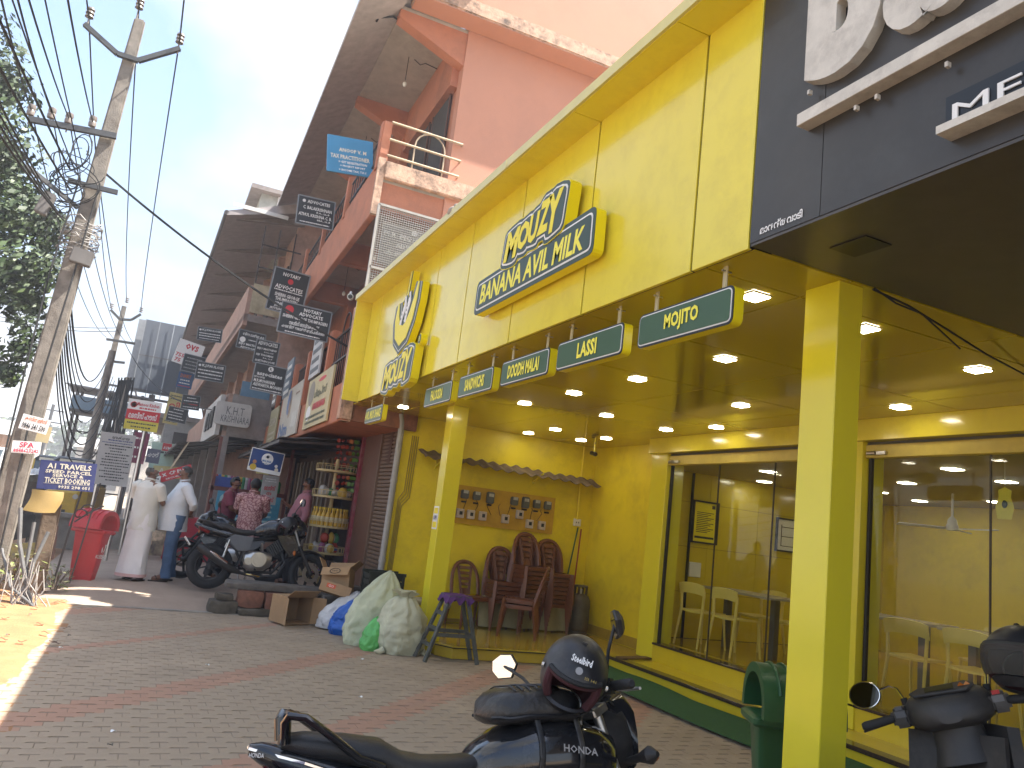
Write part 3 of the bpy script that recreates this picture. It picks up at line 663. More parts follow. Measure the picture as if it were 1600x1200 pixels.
# mop and broom poles in the corner
for nm, c, p0, p1, lb in (('mop', (.02, .10, .04), (6.0, 10.62, .55), (6.2, 10.7, 1.7), 'green handled mop leaning in the recess corner'), ('broom', (.28, .03, .015), (6.1, 10.5, .3), (6.26, 10.7, 1.68), 'red handled broom leaning in the recess corner')):
    t = T(nm, lb, nm, (p0[0], p0[1], .145)); B().cyl(p0, p1, .012, seg=8).o('handle', mat(nm+'_handle', c, .4), t, smooth=True)
    b = B()
    for k in range(40):
        a = random.uniform(0, 6.28); q = random.uniform(.02, .07); b.tube([p0, (p0[0]+q*math.cos(a), p0[1]+q*math.sin(a), p0[2]-.18), (p0[0]+1.3*q*math.cos(a), p0[1]+1.3*q*math.sin(a), .15)], .008, 4)
    b.o('strands', mat('mop_strands', (.12, .08, .06), .9), t)
# sacks of stuff and a sheet behind the chairs
o = B().grid(lambda u, v: Vector((4.6+u*1.5, 10.55-.05*math.sin(u*19)-v*.1, .16+(1-v)*(.4+.05*math.sin(u*9)))), 30, 6).o('plastic_sheet', mat('cream_sheet', (.40, .36, .20), .6), smooth=True, solid=.004); tag(o, 'crumpled cream sheet behind the legs of the stacked chairs', 'sheet')
# wooden step ladder with a purple cloth
sw = T('step_stand', 'grey wooden step stand with a purple cloth seat before the platform', 'stand', (3.45, 8.6, 0))
LW = mat('grey_green_wood', (.07, .075, .065), .7, var=.3, scale=12, dirt=(.2, .19, .17), dirt_amt=.4, dscale=9)
top = [(3.38, 8.56, .70), (3.40, 8.80, .70), (3.60, 8.56, .70), (3.62, 8.80, .70)]; foot = [(3.14, 8.48, 0), (3.12, 8.78, 0), (3.76, 8.44, 0), (3.79, 8.72, 0)]
for p, q in zip(top, foot): B().bar(q, p, .045, .035).o('leg', LW, sw, bevel=.004)
lerp = lambda a, b, s: tuple(x+(y-x)*s for x, y in zip(a, b))
for i_, j_, s_ in ((0, 1, .25), (0, 1, .5), (0, 1, .74), (2, 3, .42), (0, 2, .42), (1, 3, .44)):
    B().bar(lerp(foot[i_], top[i_], s_), lerp(foot[j_], top[j_], s_), .028, .04).o('rung', LW, sw)
B().box(3.36, 3.64, 8.53, 8.83, .70, .725).o('top_board', LW, sw)
def cl(u, v):
    x, y = 3.335+u*.33, 8.505+v*.35; e = min(u, 1-u, v, 1-v)
    return Vector((x, y, .735 - (.075+.03*math.sin(u*17+v*9)) * max(0, 1-e/.1)**1.2 + .006*noise.noise(Vector((x*25, y*25, 0)))))
B().grid(cl, 22, 22).o('cloth', mat('purple_cloth', (.09, .03, .14), .85, var=.2, scale=20), sw, smooth=True, solid=.004)
# ------------------------------------------------------------------ furniture of the room
YCH = mat('yellow_chair_plastic', (.74, .60, .14), .4, var=.05)
def cafe_chair(label, grp):
    t = T('cafe_chair', label, 'chair', group=grp)
    B().grid(lambda u, v: Vector(((u-.5)*.42, -.2+.4*v, .45-.012*math.sin(u*3.14))), 6, 6).o('seat', YCH, t, smooth=True, solid=.02, world=False)
    B().grid(lambda u, v: Vector((.23*math.sin((u-.5)*2.4)/.93, .2+.05*math.cos((u-.5)*2.4)-.02+.03*v, .66+.13*v-.03*abs(u-.5)**2*4)), 10, 4).o('backrest', YCH, t, smooth=True, solid=.016, world=False)
    for sx in (-1, 1):
        B().tube([(sx*.19, -.18, .44), (sx*.215, -.22, 0)], [.018, .013], 6).o('leg', YCH, t, world=False, smooth=True)
        B().tube([(sx*.205, .19, .70), (sx*.19, .19, .44), (sx*.21, .26, 0)], [.017, .019, .013], 6).o('leg', YCH, t, world=False, smooth=True)
    return t
cf = cafe_chair('yellow cafe chair nearest the end wall behind the first window', 'yellow cafe chairs behind the glass'); cf.location = (6.78, 8.3, .364); cf.rotation_euler = (0, 0, R(95))
for x, y, a, l in ((6.85, 7.75, 92, 'yellow cafe chair pushed up to the first window table'), (7.75, 8.3, -90, 'yellow cafe chair at the far side of the first window table'), (7.8, 7.7, -88, 'second yellow cafe chair at the far side of the first window table'),
                (7.0, 5.35, 95, 'yellow cafe chair just inside the second window'), (7.05, 4.75, 90, 'yellow cafe chair inside the second window beside the scooter'), (8.0, 5.3, -92, 'yellow cafe chair behind the tables of the second window'), (7.0, 6.35, 93, 'yellow cafe chair half hidden by the second window edge')):
    copy_tree(cf, (x, y, .364), (0, 0, R(a)), label=l)
def cafe_table(x, y, lx, ly, lab):
    t = T('cafe_table', lab, 'table', (x, y, .364), group='cafe tables behind the glass')
    B().box(-lx/2, lx/2, -ly/2, ly/2, .72, .75).o('tabletop', mat('grey_tabletop', (.42, .38, .30), .25), t, world=False, bevel=.004)
    for s_ in (-1, 1): B().box(-.04, .04, s_*ly*.33-.04, s_*ly*.33+.04, 0, .72).o('leg', mat('grey_leg', (.16, .15, .13), .4, metal=.5), t, world=False)
cafe_table(7.3, 8.0, .6, 1.3, 'long grey topped table behind the first window'); cafe_table(7.5, 6.0, .6, 1.0, 'grey topped table half hidden at the second window edge'); cafe_table(7.55, 4.8, .6, 1.1, 'grey topped table behind the second window next to the helmet')
for (x0, x1, z0, z1, lab, rows) in ((7.04, 7.5, 1.67, 2.27, 'black framed yellow text print on the tiled end wall', 12), (8.6, 9.1, 1.7, 2.2, 'black framed drawing beside the near pillar edge', 0)):
    t = T('framed_print', lab, 'picture', (x0, 8.99, z0))
    b = B(); wd = .025
    b.box(x0, x1, 8.965, 8.998, z0, z0+wd); b.box(x0, x1, 8.965, 8.998, z1-wd, z1); b.box(x0, x0+wd, 8.965, 8.998, z0+wd, z1-wd); b.box(x1-wd, x1, 8.965, 8.998, z0+wd, z1-wd); b.o('frame', BLKM, t)
    B().box(x0+wd, x1-wd, 8.985, 8.997, z0+wd, z1-wd).o('print', SYEL if rows else SIGNW, t)
    b = B()
    if rows:
        for k in range(rows): b.box(x0+.08, x1-.08-.05*(k % 3), 8.9835, 8.9848, z1-.17-k*.025, z1-.16-k*.025)
        b.box(x0+.06, x1-.06, 8.9835, 8.9848, z0+.07, z0+.10); b.box(x1-.12, x1-.06, 8.9835, 8.9848, z1-.1, z1-.05)
    else:
        for k in range(3): b.box(x0+.1, x1-.1, 8.9835, 8.9848, z0+.08+.14*k, z0+.09+.14*k)
        b.box(x0+.1, x0+.115, 8.9832, 8.9846, z0+.08, z1-.1); b.box(x1-.115, x1-.1, 8.9832, 8.9846, z0+.08, z1-.1)
    b.o('print_marks', SIGNB, t)
o = B().box(7.05, 7.25, 8.975, 8.998, 1.2, 1.4).o('wall_plate', WHT, bevel=.004); tag(o, 'blank white plate on the tiled wall under the framed text', 'wall plate')
t = T('ceiling_fan', 'white ceiling fan hanging in the room behind the second window', 'fan', (9.2, 6.6, 2.3))
B().cyl((9.2, 6.6, 2.65), (9.2, 6.6, 2.3), .015).o('rod', WHT, t); B().lathe([(.02, .1), (.05, .06), (.06, .0), (.07, -.01), (.07, -.07), (.0, -.075)], (9.2, 6.6, 2.26), 14).o('motor', WHT, t, smooth=True)
for k in range(3):
    a = R(20+120*k); B().ob((9.2+.35*math.cos(a), 6.6+.35*math.sin(a), 2.21), (.55, .12, .01), (R(8), 0, a)).o('blade', WHT, t)
ct = T('counter', 'yellow service counter with a dark glass display at the right edge', 'counter', (8.9, 4.6, .36))
B().box(8.7, 9.3, 3.2, 5.0, .364, 1.25).o('base', YPAINT, ct, bevel=.01); B().box(8.65, 9.35, 3.15, 5.05, 1.25, 1.29).o('counter_top', YTILE, ct)
B().box(8.7, 8.78, 4.92, 5.0, 1.29, 2.35).o('post', YPIL, ct); B().box(8.72, 9.3, 3.2, 4.9, 1.95, 2.3).o('hood', mat('olive_hood', (.20, .16, .05), .3), ct)
b = B()
for k in range(26): b.ball((8.8+random.uniform(0, .3), 4.2+random.uniform(-.4, .5), 1.33+random.uniform(0, .06)), (.04, .04, .03), 6, 4)
o = b.o('lemons', mat('lemon', (.6, .45, .05), .5), smooth=True); tag(o, 'heap of small yellow fruit on the counter behind the helmet', 'fruit', kind='stuff')
t = T('hanging_tag', 'yellow cut-out tag hanging from a room light on a string', 'tag', (6.7, 3.9, 2.1))
q = at(1570, 788, 0, 6.75)
B().prism([(q.y*0-.055, -.13), (.05, -.13), (.07, -.02), (.045, .06), (.05, .12), (0, .15), (-.05, .12), (-.045, .06), (-.07, -.02)], ((6.75, q.y, q.z), (.5, -.86, .0), (0, 0, 1), (-.86, -.5, 0)), .006).o('tag_card', SYE, t)
B().cyl((6.75, q.y, q.z+.14), (6.75, q.y, 2.65), .002, seg=4).o('string', SIGNW, t)
B().ball((6.743, q.y, q.z), (.012, .028, .035), 8, 6).o('tag_print', SDGREEN, t)

o = B().tube([at(1364, 452, 2, 2.95), at(1420, 478, 2, 2.93), at(1480, 515, 2, 2.90), at(1540, 553, 2, 2.92), at(1610, 590, 2, 2.96)], .006, 5).tube([at(1366, 450, 2, 2.96), at(1400, 474, 2, 2.9), at(1440, 490, 2, 2.93), at(1500, 545, 2, 2.95)], .005, 5).o('ceiling_cable', RUB, smooth=True); tag(o, 'black cables sagging under the canopy ceiling right of the near pillar', 'cable')
# ------------------------------------------------------------------ the terracotta office building
TB = T('office_building', 'terracotta office building with open balconies, deep eaves and a salmon side wall', 'building', (2.26, 10.75, 0))
A_ = R(1.2)
MT = Matrix.Translation((2.26, 10.92, 0)) @ Matrix.Rotation(-A_, 4, 'Z')      # x into the block, y along the street
def L(): return B(MT)
LEN = 9.2
L().box(1.1, 9, 0, .22, 4.36, 14).box(.92, 9, -.01, .2, 2.9, 4.36).o('end_wall', SALM, TB)
L().box(1.12, 1.3, .22, LEN, 2.85, 9.0).o('front_wall', TERRA, TB)
L().box(1.3, 9, .3, LEN, 9.4, 9.6).o('roof_slab', CONC, TB)
L().box(.92, 1.12, .3, LEN, 2.3, 2.9).o('shop_lintel', mat('dark_brown_wall', (.09, .05, .035), .7, var=.2), TB)
def ledge(u, v): return None
b = L().box(.1, 8, -.42, -.0, 9.36, 9.62); b.o('side_ledge', SLABW, TB, bevel=.02)
L().box(.12, 8, -.40, -.01, 9.345, 9.358).o('ledge_underside', SALM, TB)
# eaves
L().add([(-.70, -.6, 8.98), (.0, -.6, 9.32), (.0, LEN, 9.32), (-.70, LEN, 8.98), (-.70, -.6, 9.08), (1.2, -.6, 9.98), (1.2, LEN, 9.98), (-.70, LEN, 9.08)], [(0,1,2,3), (4,7,6,5), (0,3,7,4), (0,4,5,1), (3,2,6,7)]).o('roof_eave', ROOFT, TB)
L().box(-.005, 1.12, .02, LEN, 9.3, 9.36).o('eave_soffit', SOFF, TB)
for y in (0.02, 3.0, 6.0, 8.9):
    L().prism([(-.03, 9.3), (-.03, 9.16), (1.12, 8.72), (1.12, 9.3)], ((0, y, 0), (1, 0, 0), (0, 0, 1), (0, 1, 0)), .22).o('eave_bracket', TERRA, TB)
for y in (3.0, 6.0, 8.9): L().box(.95, 1.12, y, y+.24, 2.85, 8.75).o('pier', TERRA, TB)
L().box(.98, 1.12, .22, LEN, 8.45, 9.3).o('corridor_beam', TERRA, TB)
for z0 in (2.86, 6.72):
    for y0, y1 in ((.5, 1.35), (1.6, 2.8), (3.5, 4.4), (4.6, 5.8), (6.5, 7.4), (7.5, 8.7)):
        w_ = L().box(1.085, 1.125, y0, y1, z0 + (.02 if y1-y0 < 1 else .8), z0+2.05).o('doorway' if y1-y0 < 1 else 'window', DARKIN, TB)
        f = L().box(1.07, 1.09, y0-.05, y0, z0+.02, z0+2.1).box(1.07, 1.09, y1, y1+.05, z0+.02, z0+2.1).box(1.07, 1.09, y0-.05, y1+.05, z0+2.05, z0+2.1); f.o('frame', mat('brown_frame', (.10, .045, .03), .6), w_)
# upper balcony
L().box(.1, 1.12, .02, LEN, 6.42, 6.6).o('upper_slab', SOFF, TB)
L().box(0, .1, 0, LEN, 5.86, 6.72).o('upper_parapet', TERRA, TB, bevel=.01)
L().box(-.012, .1, -.07, -.002, 5.86, 6.76).o('parapet_end', SLABW, TB)
L().box(.1, 1.7, -.1, -.002, 6.45, 6.72).o('slab_end', SLABW, TB, bevel=.012)
for y in (.02, 3.0, 6.0, 8.9): L().box(.1, 1.12, y, y+.22, 6.0, 6.42).o('balcony_beam', TERRA, TB)
for y in (.0, 2.35, 4.7, 7.0): L().box(-.02, .13, y, y+.2, 6.6, 7.4).o('parapet_post', TERRA, TB, bevel=.02)
RAIL = mat('pale_rail_paint', (.42, .33, .22), .5, var=.2, dirt=(.2, .12, .08), dirt_amt=.4)
DRAIL = mat('dark_rail', (.05, .04, .038), .5)
for z in (6.82, 7.08, 7.36): L().tube([(.1, -.06, z), (1.25, -.06, z), (1.25, .05, z)], .019, 6).o('end_rail', RAIL, TB, smooth=True)
L().tube([(.5, -.05, 6.72), (.5, -.05, 7.12)] + [(.74-.24*math.cos(R(a)), -.05, 7.12+.24*math.sin(R(a))) for a in range(20, 180, 20)] + [(.98, -.05, 7.12), (.98, -.05, 6.72)], .013, 6).o('rail_arch', RAIL, TB, smooth=True)
for y0, y1 in ((.2, 2.35), (2.55, 4.7), (4.9, 7.0), (7.2, LEN)):
    for z in (6.9, 7.25):
        L().bar((.05, y0, z), (.05, y1, z), .028).o('railing_bar', DRAIL, TB)
    b = L()
    k = y0+.12
    while k < y1: b.bar((.05, k, 6.72), (.05, k, 7.25), .014); k += .22
    o = b.o('railing_balusters', DRAIL, TB); tag(o, kind='stuff')
# lower balcony
L().box(.12, 1.12, -.15, LEN, 2.76, 2.9).o('lower_slab', TERRA, TB)
L().box(0, .12, -.25, LEN, 2.74, 3.32).o('lower_parapet', TERRA, TB, bevel=.01)
L().box(.12, 1.1, -.25, -.16, 2.76, 3.5).o('lower_end_parapet', mat('stained_terracotta', (.22, .10, .065), .85, var=.35, scale=6, dirt=(.06, .04, .035), dirt_amt=.7, dscale=4), TB)
L().box(-.02, .17, -.28, -.02, 2.74, 4.42).o('corner_post', SLABW, TB, bevel=.03)
for y in (1.45, 3.55, 5.2, 6.3, 7.6): L().box(-.03, .14, y, y+.2, 3.3, 4.36).o('parapet_post', TERRA, TB, bevel=.025)
for y0, y1 in ((-.02, 1.45), (1.65, 3.55), (3.75, 5.2), (5.4, 6.3), (6.5, 7.6), (7.8, LEN)):
    for z in (3.78, 4.2): L().bar((.06, y0, z), (.06, y1, z), .03).o('railing_bar', DRAIL, TB)
    b = L(); k = y0+.1
    while k < y1: b.bar((.06, k, 3.3), (.06, k, 4.2), .016); k += .16
    o = b.o('railing_balusters', DRAIL, TB); tag(o, kind='stuff')
L().tube([(.06, .35, 3.8)] + [(.06, .7-.25*math.cos(R(a)), 4.25+.25*math.sin(R(a))) for a in range(0, 181, 20)] + [(.06, .95, 3.8)], .014, 6).o('rail_arch', DRAIL, TB, smooth=True)
for z in (3.75, 4.25): L().bar((.14, -.2, z), (1.05, -.2, z), .025).o('end_rail', DRAIL, TB)
L().box(.2, 1.0, -.24, -.21, 3.55, 4.15).o('dark_board', BLKM, TB)
# light bulbs and meters in the corridors
BULB = mat('bulb_glass', (.7, .7, .66), .15)
for x, y, z0, z1 in ((.45, 1.2, 9.3, 8.78), (.5, 4.5, 9.3, 8.8), (.5, 1.6, 6.42, 5.75), (.55, 4.4, 6.42, 5.8)):
    t = T('hanging_bulb', 'bare hanging bulb under the terracotta building %s' % ('eave, nearer the salmon wall' if z0 > 8 and y < 3 else 'eave, beyond the second bracket' if z0 > 8 else 'balcony, nearer the mesh' if y < 3 else 'balcony, farther along'), 'bulb', MT @ Vector((x, y, z1)))
    b = L(); b.cyl((x, y, z0), (x, y, z1+.08), .006, seg=5); b.tube([(x+.1, y, z0-.01), (x+.22, y+.02, z0-.06), (x+.3, y, z0-.01), (x+.55, y+.03, z0-.02)], .008, 5); b.o('flex', BLKM, t)
    L().ball((x, y, z1), (.035, .035, .05), 8, 6).o('bulb', BULB, t, smooth=True)
o = L().tube([(.2, .35, 9.27), (-.1, .2, 9.24), (-.3, .3, 9.2), (-.33, .3, 9.12)], .018, 5).o('roof_conduit', BLKM); tag(o, 'short dark conduit sagging under the eave of the terracotta building', 'cable')
t = T('security_camera', 'small pale security camera on the terracotta balcony ceiling', 'camera', (2.6, 11.6, 5.2))
q = at(548, 465, 1, 11.8); B().cyl(q+Vector((0, .05, .1)), q, .02).o('mount', WHT, t); B().cyl(q, q+Vector((-.05, -.2, -.04)), .05).o('body', WHT, t, smooth=True); B().cyl(q+Vector((-.051, -.205, -.041)), q+Vector((-.053, -.22, -.044)), .035).o('lens', BLKM, t)
# mesh screen with the advocate's plate
ms = T('mesh_screen', 'grey wire mesh screen closing the balcony end beside the yellow fascia', 'mesh screen', (2.9, 10.72, 4.3))
b = B()
y = 10.74
x0, x1, z0, z1 = 2.33, 3.36, 4.25, 5.98
for k in range(31): x = x0+(x1-x0)*k/30; b.bar((x, y, z0), (x, y, z1), .008)
for k in range(52): z = z0+(z1-z0)*k/51; b.bar((x0, y-.006, z), (x1, y-.006, z), .008)
MESH = mat('mesh_wire', (.33, .31, .28), .5, metal=.3); o = b.o('wire_mesh', MESH, ms); tag(o, kind='stuff')
b = B()
for p, q in (((x0, z0), (x0, z1)), ((x0, z1), (x1, z1)), ((x0, (z0+z1)/2-.1), (x1, (z0+z1)/2-.1)), ((x1, z0), (x1, z1))): b.bar((p[0], y-.01, p[1]), (q[0], y-.01, q[1]), .035)
b.o('frame', MESH, ms)
# ground-floor shopfront: brown shutter, brown panel, red frame, grocery
SHU = mat('brown_shutter', (.16, .105, .07), .45, var=.15, dirt=(.08, .055, .04), dirt_amt=.4)
st = T('rolling_shutter', 'closed brown rolling shutter beside the grey drainpipe', 'shutter', (3.2, 11.2, .2))
z = .25; proto_s = None
while z < 2.85:
    if not proto_s:
        proto_s = B(Matrix.Translation((0, 0, 0))).prism([(0, 0), (-.018, .012), (-.022, .03), (-.016, .05), (0, .056)], ((3.21, 10.88, 0), (1, 0, 0), (0, 0, 1), (0, 1, 0)), .82).o('slat', SHU, st, smooth=30); proto_s.location.z += z; 
    else:
        c = proto_s.copy(); COL.objects.link(c); c.location.z = proto_s.location.z + (z-.25)
    z += .058
B().box(3.16, 3.25, 11.70, 11.76, .15, 2.9).o('guide', SHU, st); B().box(3.15, 3.3, 10.8, 10.88, .15, 2.9).o('guide', SHU, st); B().box(3.215, 3.24, 10.88, 11.7, .2, 2.9).o('backing', JOINT, st)
o = B().box(3.17, 3.3, 11.76, 12.72, .15, 2.86).o('brown_panel', mat('brown_board_wall', (.14, .07, .045), .5, var=.08, dirt=(.09, .045, .03), dirt_amt=.3)); tag(o, 'plain dark brown panel between the shutter and the grocery', 'wall panel')
o = B().box(3.12, 3.28, 12.72, 12.84, .15, 2.9).o('red_post', mat('peeling_maroon', (.23, .04, .06), .7, var=.3, scale=5, dirt=(.30, .18, .16), dirt_amt=.6, dscale=6)); tag(o, 'peeling maroon door post at the near side of the grocery', 'post')
gr = T('grocery_shop', 'dark open grocery front under the terracotta balcony', 'shop', (4, 14.5, .18))
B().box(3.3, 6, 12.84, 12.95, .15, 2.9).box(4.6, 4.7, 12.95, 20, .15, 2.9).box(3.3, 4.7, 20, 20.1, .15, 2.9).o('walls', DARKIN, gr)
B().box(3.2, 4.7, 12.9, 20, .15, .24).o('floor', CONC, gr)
for k in range(10):
    y = 15.2+k*.42; B().box(3.2, 3.28, y, y+.16, .24, 2.5).o('door_plank', mat('plank_%d' % (k % 3), [(.17, .12, .08), (.11, .085, .07), (.24, .20, .15)][k % 3], .7, var=.2, stretch=(1, 1, .1), scale=12), gr)
for z in (.8, 1.3, 1.8, 2.3): B().box(4.2, 4.6, 13, 15.1, z, z+.03).o('shelf', WOOD, gr)
goods = B()
GC = [mat('goods_%d' % k, c, .5, var=.15) for k, c in enumerate([(.35, .05, .03), (.04, .12, .3), (.45, .3, .05), (.05, .2, .08), (.4, .38, .34), (.25, .08, .15)])]
for z in (.83, 1.33, 1.83, 2.33):
    y = 13.05
    while y < 15.0:
        w_ = random.uniform(.07, .16); h = random.uniform(.12, .36); goods.mi = random.randrange(6); goods.box(4.25, 4.5, y, y+w_*.9, z, z+h); y += w_
o = goods.o('shelf_goods', GC, gr); tag(o, kind='stuff')
# snack packet strips hanging at the grocery front
for k, (x, y) in enumerate(((2.92, 12.88), (2.98, 12.84), (2.86, 12.95), (3.03, 12.82), (2.8, 13.0), (3.07, 12.80))):
    t = T('packet_strip', ['first red strip of snack packets from the maroon post', 'orange strip of snack packets in front of the red ones', 'second red strip of snack packets from the maroon post', 'long green strip of snack packets close to the maroon post', 'short red strip of snack packets farthest from the maroon post', 'second green strip of snack packets touching the maroon post'][k], 'snack strip', (x, y, 1.9), group='snack packet strips at the grocery')
    pm = [GC[0], mat('packet_green', (.10, .22, .03), .4), mat('packet_orange', (.42, .14, .04), .4)][1 if k in (3, 5) else (k % 2)*2]
    for q in range(9 if k != 4 else 6):
        B().ob((x+random.uniform(-.02, .02), y, 2.66-q*.1), (random.uniform(.05, .085), .02, random.uniform(.05, .075)), (random.uniform(-.5, .5), random.uniform(-.6, .6), random.uniform(-1, 1))).o('packet', pm, t, bevel=.01)
# quarter-round wire rack with bottles
rk = T('display_rack', 'tall cream wire display rack of round shelves in front of the grocery', 'rack', (2.80, 12.95, .18))
CRM = mat('cream_rack_metal', (.48, .38, .19), .45, var=.15)
B().cyl((2.82, 13.0, .18), (2.82, 13.0, 2.35), .032, seg=10).o('pole', CRM, rk)
RX, RY = 2.82, 13.0
levels = [.42, .80, 1.22, 1.70, 2.12]
for z in levels:
    b = B().lathe([(.0, 0), (.33, 0), (.335, .03), (.32, .035), (0, .03)], (RX, RY, z), 24); b.o('tray', CRM, rk)
    b = B(); b.tube([(RX+.33*math.cos(R(a)), RY+.33*math.sin(R(a)), z+.12) for a in range(0, 360, 15)], .006, 4, closed=True)
    for a in range(0, 360, 15): b.bar((RX+.33*math.cos(R(a)), RY+.33*math.sin(R(a)), z+.03), (RX+.33*math.cos(R(a)), RY+.33*math.sin(R(a)), z+.12), .007)
    b.o('guard_rail', CRM, rk)
BOT = mat('golden_oil_bottle', (.50, .30, .03), .15, var=.1); CAPY = mat('yellow_cap', (.6, .40, .02), .4); LABW = mat('bottle_label', (.5, .42, .25), .5, var=.3, scale=40)
bt = T('oil_bottle', 'golden bottle with a yellow cap in the row on the rack', 'bottle', group='golden bottles on the round rack')
B().lathe([(.0, 0), (.036, 0), (.038, .02), (.038, .17), (.016, .22), (.015, .25)], (0, 0, 0), 10).o('body', BOT, bt, smooth=True, world=False)
B().lathe([(.018, .25), (.018, .285), (0, .287)], (0, 0, 0), 8).o('cap', CAPY, bt, world=False); B().lathe([(.039, .06), (.039, .14)], (0, 0, 0), 10, cap=False).o('label', LABW, bt, world=False)
first = True
for ring, n_, rr in ((0, 13, .28), (1, 8, .17)):
    for k in range(n_):
        a = R(195+k*(175/(n_-1)) - 10*ring); p = (RX+rr*math.cos(a), RY+rr*math.sin(a), 1.255)
        if first: bt.location = p; first = False
        else: copy_tree(bt, p)
for k, (z, c, n_) in enumerate(((.835, 0, 12), (.455, 4, 9), (1.735, 4, 10), (1.0, 1, 6))):
    b = B()
    for q in range(n_):
        a = random.uniform(R(180), R(360)); rr = random.uniform(.1, .26); b.mi = random.randrange(6)
        b.ball((RX+rr*math.cos(a), RY+rr*math.sin(a), z+.06), (random.uniform(.05, .09), random.uniform(.05, .09), random.uniform(.05, .11)), 7, 5)
    o = b.o('shop_goods', GC, smooth=True); tag(o, ['heap of red and blue packets on the second lowest tray of the rack', 'mixed packets on the bottom tray of the rack', 'pale packets on the upper tray of the rack', 'blue packet pile between the lower trays of the rack'][k], 'goods', kind='stuff')
# ------------------------------------------------------------------ signs
def dashes(b, fr, u0, u1, v, h, seed):
    """a line of unreadably small print"""
    rnd = random.Random(seed); x = u0; o, U, V, N = [Vector(q) for q in fr]
    while x < u1-.004:
        w_ = min(rnd.uniform(.5, 1.6)*h, u1-x); hh = h*rnd.uniform(.75, 1.0)
        p = [o+U*x+V*(v-hh/2)+N*.004, o+U*(x+w_)+V*(v-hh/2)+N*.004, o+U*(x+w_)+V*(v+hh/2)+N*.004, o+U*x+V*(v+hh/2)+N*.004]; b.add(p, [(0, 1, 2, 3)]); x += w_ + h*rnd.uniform(.2, .5)
ADV = 'advocate and office signs along the balconies'
def sign(label, TL, TR, BL, Y=None, X=None, lines=(), face=SIGNB, frame=None, grp=ADV, name='sign_board', cat='sign', th=.035, bands=(), ink=SIGNW, rnd=0, post=None):
    if Y is None: Y = at(*TR, 0, X).y
    a, b_, c = at(*TL, 1, Y), at(*TR, 1, Y), at(*BL, 1, Y)
    U = (b_-a); W_ = U.length; U.normalize(); V = Vector((0, -1, 0)).cross(U)*1.0; V = V if V.z > 0 else -V; H_ = (a-c).dot(V)
    ce = a + U*W_/2 - V*H_/2; N = Vector((0, -1, 0)); fr = (ce, U, V, N)
    t = T(name, label, cat, ce - V*H_/2, group=grp)
    poly = rrect(W_, H_, rnd*H_) if rnd else [(-W_/2, -H_/2), (W_/2, -H_/2), (W_/2, H_/2), (-W_/2, H_/2)]
    B().prism(poly, (ce + Vector((0, th, 0)), U, V, N), th).o('board', face, t)
    if frame:
        fw_ = max(.012, min(W_, H_)*.035); b = B()
        for u0, u1, v0, v1 in ((-.5, .5, .5, .5), (-.5, .5, -.5, -.5), (-.5, -.5, -.5, .5), (.5, .5, -.5, .5)):
            p = ce+U*u0*W_+V*v0*H_+N*.002; q = ce+U*u1*W_+V*v1*H_+N*.002; b.bar(p, q, fw_, fw_)
        b.o('frame', frame, t)
    for (v0, v1, m) in bands:
        B().prism([(-W_/2, v0*H_), (W_/2, v0*H_), (W_/2, v1*H_), (-W_/2, v1*H_)], fr, .002).o('colour_band', m, t)
    per = {}
    for i_, ln in enumerate(lines):
        s, u, v, w_, h = ln[:5]; m = ln[5] if len(ln) > 5 else ink
        b = per.setdefault(m, B())
        if s == '-': dashes(b, fr, (u-w_/2)*W_, (u+w_/2)*W_, v*H_, h*H_*.7, i_*7+len(label))
        elif s == 'o':
            b.prism([((u*W_+w_*W_/2*math.cos(k*math.pi/8)), v*H_+w_*W_/2*math.sin(k*math.pi/8)) for k in range(16)], (ce+N*.002, U, V, N), .002)
        else: put_text(b, s, fr, u*W_, v*H_, w_*W_, h*H_, lift=.005, off=ln[6] if len(ln) > 6 else .025, res=1)
    for m, b in per.items(): b.o('lettering', m, t, fixn=False)
    if post:
        for u in post: B().cyl(ce+U*u*W_-V*H_/2*.98+Vector((0, th+.03, 0)), Vector(((ce+U*u*W_).x, Y+th+.03, 0)), .03, seg=8).o('post', STEEL, t)
    return t, fr, W_, H_
GF = mat('sign_frame_grey', (.25, .27, .29), .4)
sign('sky blue tax practitioner sign hanging off the top balcony', (512,209), (583,222), (504,265), X=2.27, face=SSKY, grp=ADV, lines=[('ANOOP V. M', .05, .13, .6, .11, SIGNC), ('TAX PRACTITIONER', 0, -.06, .86, .12, SIGNC), ('> GST REGISTRATION', .06, -.2, .62, .07), ('> PROJECT REPORT', .06, -.31, .55, .07), ('> INCOME TAX, T.D.S', .06, -.42, .6, .07)], bands=())
sign('black advocates sign of two names on the top balcony', (467,304), (524,317), (459,347), X=2.33, frame=GF, lines=[('ADVOCATES', .06, .34, .62, .12), ('o', -.34, .34, .09, .1), ('C. BALAKRISHNAN', .04, .12, .78, .12), ('B.A., LL.B', .2, -.01, .36, .07), ('ATHUL KRISHNA C. B.', 0, -.14, .9, .12), ('BBA., LL.B', .24, -.27, .36, .07), ('-', 0, -.4, .8, .06)])
sign('tall black notary and advocates sign with a red seal', (431,416), (485,432), (414,481), X=2.36, frame=GF, lines=[('NOTARY', 0, .38, .5, .09), ('o', 0, .24, .16, .1, SRED), ('ADVOCATES', 0, .08, .78, .1), ('-', 0, 0, .8, .04), ('SHEBIN GEORGE', 0, -.11, .7, .085), ('THUMPASSERI', 0, -.21, .62, .085), ('SINI', -.2, -.31, .2, .06), ('JINI', -.2, -.38, .2, .06), ('JESTEENA', -.2, -.45, .4, .06)])
